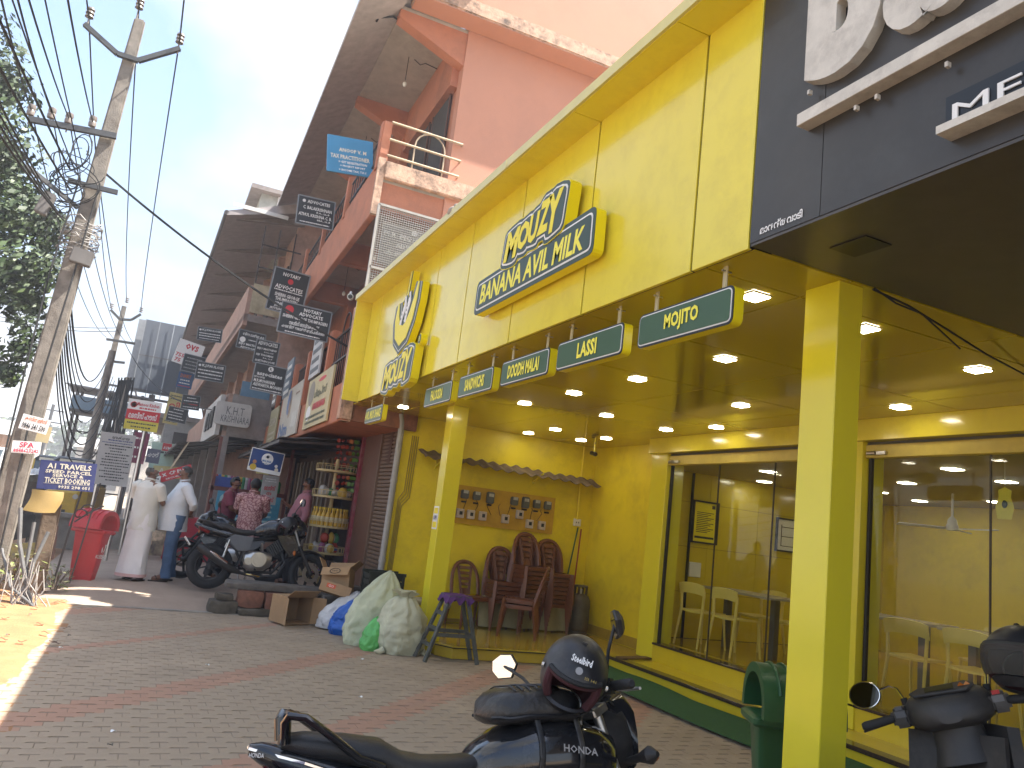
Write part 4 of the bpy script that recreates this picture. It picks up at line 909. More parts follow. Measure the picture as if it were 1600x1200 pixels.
sign('wide black notary advocate sign in front of the tall one', (442,470), (519,489), (432,517), X=2.28, frame=GF, lines=[('o', -.34, .28, .17, .1, SRED), ('NOTARY', .12, .37, .36, .12), ('ADVOCATE', .1, .22, .48, .12), ('SHEBIN GEORGE THUMPASSERI', 0, .06, .9, .11), ('നോട്ടറി അഡ്വക്കേറ്റ്', 0, -.12, .6, .15), ('ഷെബിൻ ജോർജ് തുമ്പശ്ശേരി', 0, -.28, .86, .15), ('-', 0, -.43, .7, .06)])
sign('small black sign partly covered by the advocates list', (375,514), (416,524), (370,542), Y=17.6, frame=GF, lines=[('ബിജു മാത്യു കെ', .05, .3, .8, .22), ('o', -.32, -.02, .22, .2), ('-', .15, .02, .5, .08), ('BIJU MATHEW', 0, -.26, .85, .16), ('ADVOCATE', 0, -.42, .7, .1)])
sign('narrow black advocates list of three names', (402,529), (438,537), (397,566), Y=17.2, frame=GF, lines=[('ADVOCATES', 0, .36, .84, .17), ('BIJU MATHEW', 0, .12, .84, .11), ('B.Com, LL.B', .1, 0, .4, .06), ('SIJI THOMAS', -.05, -.14, .75, .11), ('B.A., LL.B', .1, -.25, .4, .06), ('SHETHIN JOSE', 0, -.39, .85, .11)])
sign('black associates sign with a round emblem below the list', (400,566), (449,577), (393,608), Y=16.9, frame=GF, lines=[('o', 0, .36, .17, .2), ('R', 0, .36, .07, .12, SIGNB), ('associates', .0, .14, .8, .15), ('ADVOCATES', -.3, 0, .34, .07), ('M.R.MOHANAN', -.12, -.13, .66, .13), ('AISWARYA MOHAN', 0, -.28, .9, .13), ('-', 0, -.43, .9, .06)])
sign('upper of the two black single-advocate signs on the far balconies', (310,510), (348,516), (306,530), Y=22.2, frame=GF, lines=[('K.J.PAULOSE', .06, .3, .76, .2), ('o', -.4, .3, .09, .2), ('-', 0, .05, .85, .12), ('-', 0, -.14, .85, .12), ('-', 0, -.34, .8, .08)])
sign('lower of the two black single-advocate signs on the far balconies', (309,564), (353,572), (305,591), Y=20.0, frame=GF, lines=[('K.J.PAULOSE', .06, .3, .76, .2), ('o', -.4, .3, .09, .2), ('-', 0, .05, .85, .12), ('-', 0, -.14, .85, .12), ('-', 0, -.34, .8, .08)])
sign('plain dark sign left of the lower single-advocate sign', (289,552), (322,560), (283,578), Y=23, frame=GF, lines=[('-', 0, .3, .7, .1), ('-', 0, .1, .8, .1), ('-', 0, -.1, .7, .1), ('-', 0, -.3, .8, .1)], ink=mat('faded_white', (.3, .3, .3), .6))
sign('blue sign with orange title below the dark far signs', (280,580), (304,585), (275,604), Y=23.5, face=mat('deep_blue', (.03, .09, .22), .4), lines=[('DIARY', 0, .28, .7, .24, mat('orange_ink', (.5, .12, .03), .5)), ('-', 0, 0, .6, .12), ('-', 0, -.2, .7, .1), ('-', 0, -.38, .8, .08, SRED)])
sign('white sign with red numerals under the far eave', (282,528), (321,542), (274,566), Y=26, face=SIGNW, lines=[('ovs', .05, .28, .5, .25, SRED), ('755', -.28, -.15, .34, .16, SRED), ('75', -.3, -.36, .24, .16, SRED)])
sign('tall yellow poster sign with red letters on the far balcony', (266,612), (289,617), (257,661), Y=24, face=mat('poster_yellow', (.55, .45, .18), .5, var=.2, scale=4), lines=[('വി', 0, .1, .7, .25, SRED), ('-', 0, .4, .8, .06, SDGREEN), ('-', 0, .3, .7, .06, SDGREEN), ('-', 0, -.42, .8, .04, SDGREEN)])
sign('small dark sign beside the tall yellow poster', (286,616), (314,620), (284,638), Y=23, frame=GF, lines=[('-', 0, .3, .5, .1), ('-', 0, .08, .8, .1), ('-', 0, -.14, .8, .1, SRED), ('-', 0, -.35, .8, .1)])
sign('dark notice overlapping the tall yellow poster', (265,634), (295,641), (263,657), Y=22.5, frame=GF, lines=[('-', 0, .35, .5, .1), ('-', -.1, .12, .7, .09), ('-', -.1, -.08, .7, .09), ('-', 0, -.28, .8, .09)])
sign('cream lettered board behind the mesh of the balcony end', (600,347), (690,372), (594,410), Y=10.80, face=mat('grey_glass_sign', (.22, .21, .19), .3), frame=None, lines=[('M.R. MOHANAN', .0, .25, .95, .14, SIGNW), ('ADVOCATE', .05, .02, .6, .14, SIGNW), ('എം.ആർ. മോഹനൻ', 0, -.2, .85, .15, SIGNW), ('o', .03, .42, .1, .1)])
# the round-cornered white board and its neighbours on the far building
lod = [('K.H.T', .05, .14, .5, .34, mat('grey_ink', (.12, .12, .12), .5), .0), ('KRISHNARA', .08, -.22, .8, .3, mat('grey_ink', None), .0)]
sign('dirty white rounded board with grey outlined letters at the balcony end', (340,625), (395,634), (333,661), Y=19.85, face=mat('dirty_white_board', (.52, .50, .47), .5, var=.08, dirt=(.36, .33, .3), dirt_amt=.3), rnd=.14, th=.12, lines=lod)
sign('blue tilted shop banner with a white round logo under the balcony', (395,699), (445,710), (387,733), Y=14.2, face=mat('milk_blue', (.02, .06, .22), .4, var=.1), frame=SIGNW, lines=[('o', .02, .12, .36, .2, SIGNW), ('o', .02, .22, .1, .1, mat('logo_blue', (.02, .15, .4), .4)), ('MALANA', .02, .02, .28, .1, mat('logo_blue', None)), ('-', .02, -.1, .2, .06, mat('logo_blue', None)), ('o', -.34, -.1, .12, .1, mat('portrait_tone', (.45, .22, .10), .6)), ('o', -.35, -.34, .2, .1, mat('portrait_yellow', (.6, .42, .04), .6)), ('o', .33, -.12, .1, .1, SIGNW), ('o', .36, -.28, .12, .1, SIGNC)], bands=((-.5, -.34, SIGNW),))
sign('white door board with red letters behind the seated man', (412,742), (437,745), (405,787), Y=15.0, face=mat('grey_white_board', (.42, .41, .39), .6, dirt=(.3, .28, .25)), lines=[('-', 0, .38, .6, .05), ('-', 0, .3, .7, .04), ('െമസ്സ്', 0, .08, .7, .18, SRED), ('ന', 0, -.13, .3, .1, SRED), ('ഹൗസ്', 0, -.32, .7, .18, SRED)])
POST = 'signs standing along the footpath'
sign('standing white, red and yellow mess house sign with Malayalam words', (202,622), (254,630), (193,669), Y=17, face=SIGNW, grp=POST, bands=((-.18, .16, SRED), (-.5, -.18, mat('band_yellow', (.62, .52, .05), .5))), lines=[('Mamoos Kitchen', .1, .36, .66, .12, SRED), ('-', .1, .23, .5, .08, SRED), ('o', -.33, .32, .2, .1, SRED), ('o', -.33, .32, .15, .1, SIGNW), ('മെസ്സ് ഹൗസ്', 0, -.02, .84, .22, SIGNW), ('-', 0, -.28, .86, .07, SIGNB), ('-', 0, -.4, .6, .07, SIGNB)], post=(.14,))
aks = [('അക്ഷയ', .08, .42, .5, .065, SIGNB), ('-', .08, .36, .7, .04, SBLUE), ('-', 0, .31, .86, .025, SBLUE)] + [('-', .06 - .02*(k % 3), .26-.055*k, [.8, .5, .35, .7, .6, .75, .8, .8, .5, .85, .5, .7, .4][k], .036, SIGNB) for k in range(13)]
sign('tall grey service list board with rows of small Malayalam print', (159,674), (213,681), (147,756), Y=15.5, face=mat('grey_list_board', (.40, .39, .38), .5, var=.06), grp=POST, lines=aks, post=(-.35, .35))
sign('maroon upright sign half hidden behind the mess house sign', (211,674), (235,678), (201,722), Y=18.5, face=mat('maroon_sign', (.20, .03, .08), .5), grp=POST, lines=[('-', -.2, .3, .3, .1), ('-', -.2, 0, .3, .1), ('-', -.2, -.3, .3, .1)], post=(0,))
sign('blue parcel service and ticket booking board', (64,718), (152,725), (54,763), Y=11.75, face=SBLUE, frame=None, grp=POST, lines=[('A1 TRAVELS', .02, .32, .78, .19, SIGNC), ('SPEED PARCEL', .02, .13, .82, .12, SIGNC), ('SERVICE &', .02, 0, .55, .11, SIGNC), ('TICKET BOOKING', .02, -.18, .8, .2, SIGNC), ('-', .02, -.29, .82, .015, SIGNC), ('9935 298 051', .15, -.39, .56, .11, SIGNC)])
sign('red slanting security camera dealer sign above the man in white shirt', (248,738), (298,725), (255,753), Y=16.5, face=SRED, grp=POST, lines=[('CP PLUS', .1, .14, .62, .34), ('x', -.36, .12, .14, .3), ('SECURITY', -.05, -.3, .6, .14)])
for k, (lab, TL, TR, BL, fc, ln) in enumerate((('pale green stacked shop signs far down the street', (238,690), (275,694), (232,740), mat('pale_green', (.45, .62, .52), .5, var=.2, scale=2), [('-', 0, .2, .8, .1, SIGNB)]),
     ('grey shop sign with white Malayalam letters far down the street', (231,700), (252,703), (226,722), mat('slate_sign', (.12, .13, .19), .5), [('ഷാജ്', 0, .1, .8, .4)]),
     ('small red label sign in front of the pale green ones', (255,692), (269,694), (253,704), SRED, [('AVM', 0, -.1, .8, .4)]),
     ('yellow flat sign with black letter behind the bald man', (240,727), (283,730), (236,746), mat('pale_yellow_sign', (.6, .52, .22), .5), [('ഗി', -.25, 0, .2, .6, SIGNW)]),
     ('white and red mess sign between the two standing men', (236,741), (252,744), (228,775), SIGNW, [('-', 0, .35, .7, .1, SIGNB), ('ഹൗസ്', 0, -.08, .8, .2, SRED)]))):
    sign(lab, TL, TR, BL, Y=[30, 27, 28, 25, 16.2][k], face=fc, grp='small shop signs far down the street', lines=ln)
# posters fixed to the lower parapet (they face the street)
def poster(label, px0, py0, px1, py1, z0, z1, face, lines, th=.03, name='poster_board'):
    y0, y1 = at(px0, py0, 0, 2.26).y, at(px1, py1, 0, 2.26).y
    la, lb = (y0-10.92), (y1-10.92); t = T(name, label, 'poster', MT @ Vector((-.04, (la+lb)/2, z0)), group='posters on the lower parapet')
    W_, H_ = abs(la-lb), z1-z0; o = MT @ Vector((-.045, (la+lb)/2, (z0+z1)/2)); U = MT.to_3x3() @ Vector((0, -1, 0)); V = Vector((0, 0, 1)); N = MT.to_3x3() @ Vector((-1, 0, 0)); fr = (o, U, V, N)
    B().prism([(-W_/2, -H_/2), (W_/2, -H_/2), (W_/2, H_/2), (-W_/2, H_/2)], (o+N*-.03, U, V, N), .03).o('sheet', face, t)
    per = {}
    for s, u, v, w_, h, m in lines:
        b = per.setdefault(m, B())
        if s == '-': dashes(b, fr, (u-w_/2)*W_, (u+w_/2)*W_, v*H_, h*H_*.8, int(u*99)+int(v*77)+len(s))
        elif s == 'o': b.prism([(u*W_+w_*W_/2*math.cos(k*.3927), v*H_+h*H_/2*math.sin(k*.3927)) for k in range(16)], (o+N*.001, U, V, N), .002)
        else: put_text(b, s, fr, u*W_, v*H_, w_*W_, h*H_, lift=.005, off=.02, res=1)
    for m, b in per.items(): b.o('lettering', m, t, fixn=False)
PY = mat('faded_yellow_poster', (.52, .44, .22), .5, var=.15, scale=3, dirt=(.42, .40, .34), dirt_amt=.5); PB = mat('beige_poster', (.50, .46, .38), .35, var=.08, scale=2); PT = mat('tan_board', (.33, .30, .17), .5, var=.1); PBL = mat('faded_blue_board', (.16, .20, .24), .5, var=.15)
GI = mat('olive_ink', (.12, .13, .08), .6); BI = mat('brown_ink', (.2, .1, .06), .6)
poster('faded yellow poster with red panel and Malayalam print nearest the corner post', 527, 565, 470, 673, 2.80, 3.66, PY, [('ഗ്രൂപ്സ്', .1, .12, .5, .2, GI), ('o', .1, .38, .3, .08, SRED), ('-', .1, -.1, .5, .14, SRED), ('-', .1, -.14, .5, .1, SRED), ('-', 0, -.3, .8, .07, GI), ('-', 0, -.4, .8, .07, GI), ('o', -.3, .2, .25, .5, mat('poster_grey', (.28, .25, .2), .6)), ('o', -.32, -.2, .2, .3, SIGNW)])
poster('beige poster with a blue and tan sandal and blue letters', 470, 606, 425, 690, 2.80, 3.82, PB, [('o', -.08, .2, .22, .5, mat('sandal_blue', (.08, .16, .35), .5)), ('o', -.02, .16, .14, .56, mat('sandal_tan', (.42, .3, .2), .5)), ('Nm', -.2, -.32, .45, .26, mat('sandal_blue', None)), ('-', .32, .3, .2, .05, BI), ('-', .3, -.2, .25, .5, mat('poster_pale', (.6, .58, .52), .5))])
poster('tan shop board with embossed lettering', 427, 650, 405, 700, 2.84, 3.62, PT, [('ESSAR', 0, .1, .7, .25, PB), ('-', 0, -.25, .7, .1, PB), ('-', 0, -.4, .6, .08, PB)])
poster('faded blue board at the far end of the lower parapet', 404, 660, 385, 700, 2.84, 3.58, PBL, [('-', 0, .2, .7, .15, PB), ('-', 0, -.1, .6, .12, PB)])
for k, (px, py, w_) in enumerate(((497, 560, 1.0), (448, 588, .9), (425, 610, .7))):
    q = at(px, py, 0, 2.30); t = T('grey_sign_panel', ['white topped grey sign leaning on the railing above the beige poster', 'striped grey sign on the railing beyond the terracotta post', 'dull grey sign on the railing at the far end'][k], 'sign', q, group='grey signs on the lower railing')
    yl = q.y-10.92; b = L(); b.box(-.05, -.02, yl-w_*.5, yl+w_*.5, 3.72, 4.55); b.o('panel', [mat('pale_panel', (.5, .5, .5), .5, var=.2, scale=1.5), PBL, mat('dull_panel', (.2, .19, .18), .5)][k], t)
    b = L()
    for r_ in range(4): b.box(-.055, -.0502, yl-w_*.4+.1*(r_ % 2), yl+w_*.4, 3.8+r_*.18, 3.88+r_*.18)
    b.o('lettering', SIGNB if k == 0 else SIGNW, t)
# ------------------------------------------------------------------ the second office block farther on
BB = T('far_office_block', 'brown three storey office block with sloping eaves farther down the street', 'building', (1.6, 20.5, 0))
M2 = Matrix.Translation((1.45, 20.1, 0)) @ Matrix.Rotation(R(.7), 4, 'Z')
def K(): return B(M2)
DUST = mat('dusty_pink_paint', (.40, .25, .19), .85, var=.15, dirt=(.16, .11, .09), dirt_amt=.5)
DGR = mat('dim_grey_plaster', (.28, .245, .225), .85, var=.15, dirt=(.12, .1, .09), dirt_amt=.5)
LB = 24
K().box(1.1, 1.3, 0, LB, .18, 9).o('front_wall', DUST, BB); K().box(1.3, 9, 0, .2, .18, 9.2).o('end_wall', DUST, BB)
K().add([(-.85, -.25, 8.35), (1.2, -.25, 9.0), (1.2, LB, 9.0), (-.85, LB, 8.35), (-.85, -.25, 8.47), (1.2, -.25, 9.3), (1.2, LB, 9.3), (-.85, LB, 8.47)], [(0,1,2,3), (4,7,6,5), (0,3,7,4), (0,4,5,1), (3,2,6,7), (1,5,6,2)]).o('roof_eave', ROOFT, BB)
K().tube([(-.87, -.25, 8.42), (-.87, LB, 8.42)], .06, 8).o('gutter', DRAIL, BB)
K().box(-.75, .6, -.28, -.255, 8.62, 8.72).o('barge_board', WHT, BB)
for k in range(9): K().prism([(-.6, 8.43), (1.1, 8.95), (1.1, 8.72)], ((0, .1+k*2.9, 0), (1, 0, 0), (0, 0, 1), (0, 1, 0)), .14).o('eave_bracket', DGR, BB)
for z in (3.25, 6.05):
    K().box(0, 1.1, 0, LB, z-.18, z).o('balcony_slab', DGR, BB)
    K().box(0, .1, 0, LB, z-.3, z+.75).o('parapet', DUST, BB)
    for k in range(8):
        w_ = K().box(1.06, 1.11, .6+k*3, 1.5+k*3, z+.05, z+2.0).o('doorway', DARKIN, BB); K().box(1.06, 1.11, 1.8+k*3, 2.8+k*3, z+.8, z+2.0).o('window', DARKIN, BB)
for k in range(9):
    K().box(0, .18, .0+k*2.95, .2+k*2.95, .18, 2.95).o('column', DGR, BB); K().box(.92, 1.1, .0+k*2.95, .2+k*2.95, 3.25, 8.6).o('pier', DUST, BB)
K().box(.1, 1.1, -.06, -.005, 6.1, 6.85).o('cream_end_parapet', mat('stained_cream', (.46, .40, .26), .8, var=.2, dirt=(.22, .18, .1), dirt_amt=.6), BB)
K().box(.1, 1.1, -.04, -.003, 2.95, 4.0).o('end_parapet', DGR, BB)
for x in (.12, .5, .9): K().bar((x, -.03, 6.85), (x, -.03, 8.4), .03).o('grille_bar', DRAIL, BB)
for z in (7.3, 7.9): K().bar((.1, -.03, z), (1.1, -.03, z), .03).o('grille_bar', DRAIL, BB)
K().box(.25, .95, -.05, -.045, 3.98, 4.35).o('blue_screen', mat('faded_blue_sheet', (.10, .22, .34), .6), BB)
rx0, rx1, rz1 = at(402, 340, 1, 24.5).x, at(443, 345, 1, 24.5).x+1, at(410, 302, 1, 24.5).z
B().box(rx0, rx1, 24.5, 27, 8.9, rz1).o('roof_room', mat('pale_roof_room', (.42, .43, .38), .8, dirt=(.2, .2, .16)), BB); B().box(rx0-.35, rx1, 24.2, 27.3, rz1, rz1+.14).o('roof_room_slab', DGR, BB)
B().box(rx0+.5, rx0+.58, 24.42, 24.49, 8.9, rz1).o('roof_room_pipe', WHT, BB)
# white side board on its first balcony and a dark sloping awning beneath
t = T('white_fascia_board', 'long white street-facing board with dark raised letters beyond the rounded board', 'sign', M2 @ Vector((-.1, 2.4, 2.9)))
K().box(-.16, -.06, .05, 4.6, 2.95, 3.95).o('board', mat('dirty_white_board', None), t)
for k, (y, h) in enumerate(((1.2, .55), (2.0, .5), (2.9, .5))): K().box(-.2, -.165, y, y+.5, 3.2, 3.2+h).box(-.21, -.2, y+.12, y+.38, 3.3, 3.2+h-.1).o('raised_letter', BLKM, t)
def awning(label, M, y0, y1, x0, x1, z0, z1, m):
    t = T('awning', label, 'awning', M @ Vector((x1, (y0+y1)/2, z1)), group='dark sheet awnings over the shop fronts')
    B(M).grid(lambda u, v: Vector((x0+(x1-x0)*u, y0+(y1-y0)*v, z0+(z1-z0)*u+.03*math.sin(v*60)*.3+.04*noise.noise(Vector((u*3, v*8, y0))))), 6, 40).o('sheet', m, t, smooth=True, solid=.02)
    n = int((y1-y0)/2)+1
    for k in range(n+1):
        y = y0+.1+(y1-y0-.2)*k/n; B(M).bar((x0, y, z0-.08), (x1, y, z1-.05), .04).o('rafter', DRAIL, t)
    B(M).bar((x1, y0, z1-.05), (x1, y1, z1-.05), .05).o('edge_beam', DRAIL, t)
AW = mat('dark_awning_sheet', (.05, .045, .042), .8, var=.3, scale=4)
awning('dark sheet awning over the grocery and tea shop fronts', MT, 2.1, LEN+.8, .95, -.45, 2.72, 2.56, AW)
awning('long dark awning along the far shop fronts', M2, 1.0, 18, 1.1, -.9, 3.05, 2.7, AW)
o = B(M2).grid(lambda u, v: Vector((-.92+.25*u, .3+1.5*v, 2.05+.65*u+.04*math.sin(v*25)*(1-u))), 6, 30).o('cloth_flap', mat('beige_cloth', (.36, .28, .18), .9), solid=.01, smooth=True); tag(o, 'faded beige fringed cloth flap hanging from the far awning edge', 'cloth')
# tea shop front: red counter, blue posters, shelves
tc_ = T('tea_shop_counter', 'red shop counter with a blue poster front behind the parked motorcycle', 'counter', (1.5, 17.5, .18))
B().box(.55, 2.1, 16.9, 17.6, .18, 1.02).o('counter', mat('red_counter', (.36, .025, .04), .5, var=.1, dirt=(.2, .05, .04)), tc_)
B().box(1.35, 2.6, 16.8, 16.88, .98, 1.62).o('blue_poster', mat('cyan_poster', (.06, .25, .36), .5, var=.3, scale=5), tc_)
b = B()
for k in range(5): b.box(1.55+.05*(k % 2), 2.45, 16.788, 16.797, 1.08+k*.1, 1.12+k*.1)
b.ball((1.5, 16.79, 1.45), (.1, .006, .12), 10, 6); b.o('poster_print', mat('cyan_print', (.35, .5, .5), .5), tc_)
B().box(1.2, 2.7, 16.85, 17.5, 1.62, 1.7).o('counter_top', mat('brown_red', (.14, .04, .03), .6), tc_)
for x in (1.2, 2.66): B().box(x, x+.06, 16.85, 16.91, .2, 2.7).o('post', mat('brown_red', None), tc_)
b = B()
for k in range(22): b.mi = k % 6; b.lathe([(.0, 0), (.05, 0), (.05, .2), (.02, .25)], (1.3+.06*k, 17.2, 1.7), 8)
o = b.o('jars', GC); tag(o, 'row of shop jars standing on the tea shop shelf', 'jars', kind='stuff')
o = B().box(1.25, 1.65, 16.95, 17.3, 1.7, 1.9).o('blue_carton', mat('blue_carton', (.05, .08, .3), .5), bevel=.01); tag(o, 'blue carton on the tea shop shelf at the left end', 'carton')
o = B().box(2.0, 2.25, 16.7, 16.72, 2.05, 2.3).o('yellow_notice', mat('pale_yellow_sign', None)); tag(o, 'small pale yellow notice hung above the tea shop shelf', 'notice')
o = T('photo_banner', 'low banner with food photographs at the footpath edge behind the two men', 'banner', (.5, 17.4, .3)); B().box(-.1, .6, 17.0, 17.04, .22, 1.2).o('banner', mat('food_banner', (.30, .16, .20), .5, var=.8, scale=5, col2=(.5, .42, .25)), o)
b = B()
for q in ((.1, .8, .16), (.35, .6, .18), (.2, .45, .14), (.45, .95, .1)): b.ball((q[0], 16.995, q[1]), (q[2], .006, q[2]*.6), 12, 6)
b.o('food_print', mat('food_print', (.55, .42, .28), .6, var=.5, scale=14), o)
sv = T('street_vent_box', 'grey concrete planter wall beside the footpath behind the red bin', 'wall', (-1, 18, 0)); B().box(-1.9, .0, 18.2, 18.5, .1, .72).o('wall', CONC, sv); B().box(-2.0, .05, 18.1, 18.6, .72, .8).o('coping', CONC, sv)
# ------------------------------------------------------------------ billboard back, gantry and hut down the road
bb = T('billboard', 'back of a huge grey sheet-metal billboard above the far shops', 'billboard', (0, 44, 0))
tl, tr_, bl_, br_ = at(238, 500, 1, 44), at(296, 516, 1, 44), at(207, 608, 1, 44), at(288, 627, 1, 44)
tl = Vector((bl_.x, 44, tl.z)); 
zt, zb = at(250, 503, 1, 44).z, at(245, 617, 1, 44).z; xl, xr = at(217, 555, 1, 44).x, 4.0
BBM = mat('billboard_grey', (.07, .082, .10), .6, var=.06, stretch=(1, 1, .1), scale=4)
for k in range(4):
    a = xl+(xr-xl)*k/4; B().box(a+.02, a+(xr-xl)/4-.02, 44, 44.05, zb, zt).o('back_sheet', BBM, bb)
for k in range(9): x = xl+(xr-xl)*k/8; B().bar((x, 43.9, zb-.3), (x, 43.9, zt), .035).o('frame_post', mat('pale_steel', (.22, .23, .24), .5), bb)
for z in (zb+.1, (zb+zt)/2): B().bar((xl, 43.9, z), (xr, 43.9, z), .04).o('frame_rail', DRAIL, bb)
B().bar((xl-.1, 44.3, zb), (xl-.1, 44.3, zt), .5, .06).o('side_frame', mat('pale_steel', None), bb)
b = B()
for k in range(7): x = xl+.2+k*.8; b.bar((x, 43.9, zb), (x+.4, 44.2, zb-1.2), .06)
b.bar((xl, 43.8, zb-.3), (xr, 43.8, zb-.3), .12); b.bar((xl, 43.8, zb-1.2), (xr, 43.8, zb-1.2), .12); b.o('catwalk', DRAIL, bb)
for x in (xl+1, xr-.5): B().bar((x, 44.4, 0), (x, 44.4, zb), .3).o('leg', DRAIL, bb)
o = T('shop_block', 'low grey shop block under the billboard', 'building', (2, 40, 0)); B().box(.3, 7, 36, 48, 0, 4.4).o('walls', mat('pale_grey_wall', (.34, .34, .33), .8, dirt=(.2, .2, .19)), o); B().box(-.1, 7, 35.8, 48.2, 4.4, 4.6).o('roof', DGR, o)
for k in range(4): B().box(.28, .302, 37+k*2.6, 39+k*2.6, .3, 2.6).o('shutter', DARKIN, o)
for k in range(3): B().box(.7+k*1.6, 1.9+k*1.6, 35.97, 36.01, 2.9, 3.9).o('window', DARKIN, o)
ga = T('signal_gantry', 'dark steel watch platform with a sheet roof over the far junction', 'gantry', (-2.6, 38, 0))
zt = at(150, 618, 1, 38).z
B().grid(lambda u, v: Vector((at(105, 612, 1, 38).x+u*3.4, 36.5+3*v, zt+.35-u*.1-.3*abs(v-.5))), 2, 4).o('roof', mat('gantry_roof', (.12, .12, .13), .6), ga, solid=.06)
zm = at(140, 645, 1, 38).z
xg = at(113, 640, 1, 38).x
B().box(xg, xg+2.8, 36.8, 39.2, zm-.1, zm).o('deck', DRAIL, ga); B().box(xg, xg+2.8, 36.75, 36.8, zm, zm+.55).o('front_panel', mat('gantry_panel', (.10, .16, .22), .5), ga)
for x in (xg+.15, xg+1.4, xg+2.6): B().bar((x, 36.9, 0), (x, 36.9, zt+.2), .12).bar((x, 39.1, 0), (x, 39.1, zt+.2), .12).o('leg', DRAIL, ga)
b = B()
for k in range(5): b.bar((xg+.15+.5*k, 36.9, .5+.9*k), (xg+.65+.5*k, 36.9, 1.4+.9*k), .06); b.bar((xg+.15, 36.9, 1+k*.8), (xg+2.6, 36.9, 1+k*.8), .06)
b.o('bracing', DRAIL, ga)
# buildings across the road
def house(label, x0, x1, y0, y1, h, wall, roof, ridge=.8, doors=3):
    t = T('roadside_shop', label, 'building', ((x0+x1)/2, (y0+y1)/2, 0), group='low shops across the road')
    B().box(x0, x1, y0, y1, 0, h).o('wall', wall, t)
    B().prism([(y0-.5, h), (y1+.5, h), ((y0+y1)/2, h+ridge)], ((x0-.4, 0, 0), (0, 1, 0), (0, 0, 1), (1, 0, 0)), x1-x0+.9).o('roof', roof, t)
    for k in range(doors):
        y = y0+.5+k*(y1-y0-1)/doors; B().box(x1, x1+.03, y, y+(y1-y0-1)/doors*.75, .1, 2.3).o('shutter', [mat('shutter_maroon', (.22, .04, .04), .6), DARKIN, PBL][k % 3], t)
    for k in range(3): x = x0+.3+k*(x1-x0)/3; B().box(x, x+(x1-x0)/4, y0-.03, y0, .4, 2.2).o('doorway', [mat('shutter_maroon', None), DARKIN, DARKIN][k], t)
    return t
ROOFG = mat('grey_sheet_roof', (.30, .28, .25), .7, var=.2); 
house('grey gabled shop across the road at the left edge', -17, -10.5, 38, 46, 4.2, mat('grey_wall', (.24, .24, .25), .8), ROOFG, 1.3)
house('orange shop across the road behind the utility pole', -13, -8.6, 58, 70, 3.6, mat('orange_wall', (.48, .24, .10), .8, dirt=(.3, .16, .09)), ROOFG, 1.0)
house('pale shop far across the road', -14, -9.5, 76, 90, 4.6, mat('pale_wall', (.42, .38, .32), .8), ROOFG, 1.2)
house('cream shop at the bend of the road', -8, 0, 105, 118, 5, mat('pale_wall', None), ROOFG, 1.5)
o = T('shop_signboard', 'narrow red and grey upright letters on the grey gabled shop', 'sign', (-10.4, 37.9, 2)); 
for k, s in enumerate('HILO'): 
    b = B(); put_text(b, s, ((-10.7, 37.9, 3.7-k*.6), (1, 0, 0), (0, 0, 1), (0, -1, 0)), 0, 0, .35, .45); b.o('letter', SRED if k > 1 else SIGNB, o, fixn=False)
B().box(-11, -10.4, 37.93, 37.98, 1.4, 4.1).o('board', SIGNW, o)
# distant tree belt as a mass
def leafmass(name, label, c, r, n, m, s=.35, kind=None, parent=None, seed=1, cut=None):
    rnd = random.Random(seed); b = B()
    for _ in range(n):
        while True:
            p = Vector((rnd.uniform(-1, 1), rnd.uniform(-1, 1), rnd.uniform(-1, 1)))
            if .35 < p.length < 1: break
        q = Vector((p.x*r[0], p.y*r[1], p.z*r[2])); w_ = q + Vector(c)
        nn = noise.noise(w_*(1.1/max(.4, r[0]*.35)))
        if nn < -.12 and p.length > .55: continue
        if cut and cut(w_): continue
        a = Vector((rnd.gauss(0, 1), rnd.gauss(0, 1), rnd.gauss(0, 1))).normalized(); d = a.orthogonal().normalized(); e = a.cross(d); L_ = s*rnd.uniform(.6, 1.3); b.mi = rnd.randrange(len(m)) if isinstance(m, list) else 0
        b.add([w_-d*L_*.5, w_+e*L_*.28, w_+d*L_*.5, w_-e*L_*.28], [(0, 1, 2, 3)])
    o = b.o(name, m, parent, fixn=False)
    if kind: tag(o, label, kind=kind)
    return o
LEAF = [mat('leaf_dark', (.026, .045, .014), .6, var=.3, scale=1.5), mat('leaf_mid', (.04, .068, .017), .55, var=.3, scale=1.5), mat('leaf_light', (.065, .095, .026), .5, var=.3, scale=1.5)]
leafmass('far_treeline', None, (-9, 150, 5), (26, 6, 6), 5000, LEAF, 1.3, 'stuff', seed=3)
o = bpy.data.objects['far_treeline']
# ------------------------------------------------------------------ the roadside tree at the left edge
tr = T('roadside_tree', 'large leafy roadside tree reaching in from the left edge', 'tree', (-6.8, 16.5, 0))
BARK = mat('bark', (.12, .09, .065), .9, var=.3, bump=.6)
B().tube([(-6.8, 16.5, 0), (-6.7, 16.4, 2), (-6.5, 16.4, 4), (-6.3, 16.3, 6.5), (-6.2, 16.2, 9)], [.38, .3, .26, .2, .1], 10).tube([(-6.6, 16.4, 3), (-5.2, 16.2, 4.4), (-4, 16.2, 5.2), (-3, 16.3, 5.6)], [.2, .13, .08, .04], 7).tube([(-6.5, 16.4, 4.5), (-5.3, 16.8, 6.4), (-4.3, 16.6, 7.6)], [.17, .11, .05], 7).tube([(-6.5, 16.4, 3.4), (-5.2, 15.6, 3.9), (-3.7, 15.7, 3.8)], [.14, .09, .03], 6).o('trunk', BARK, tr, smooth=True)
rc = random.Random(4); allb = B()
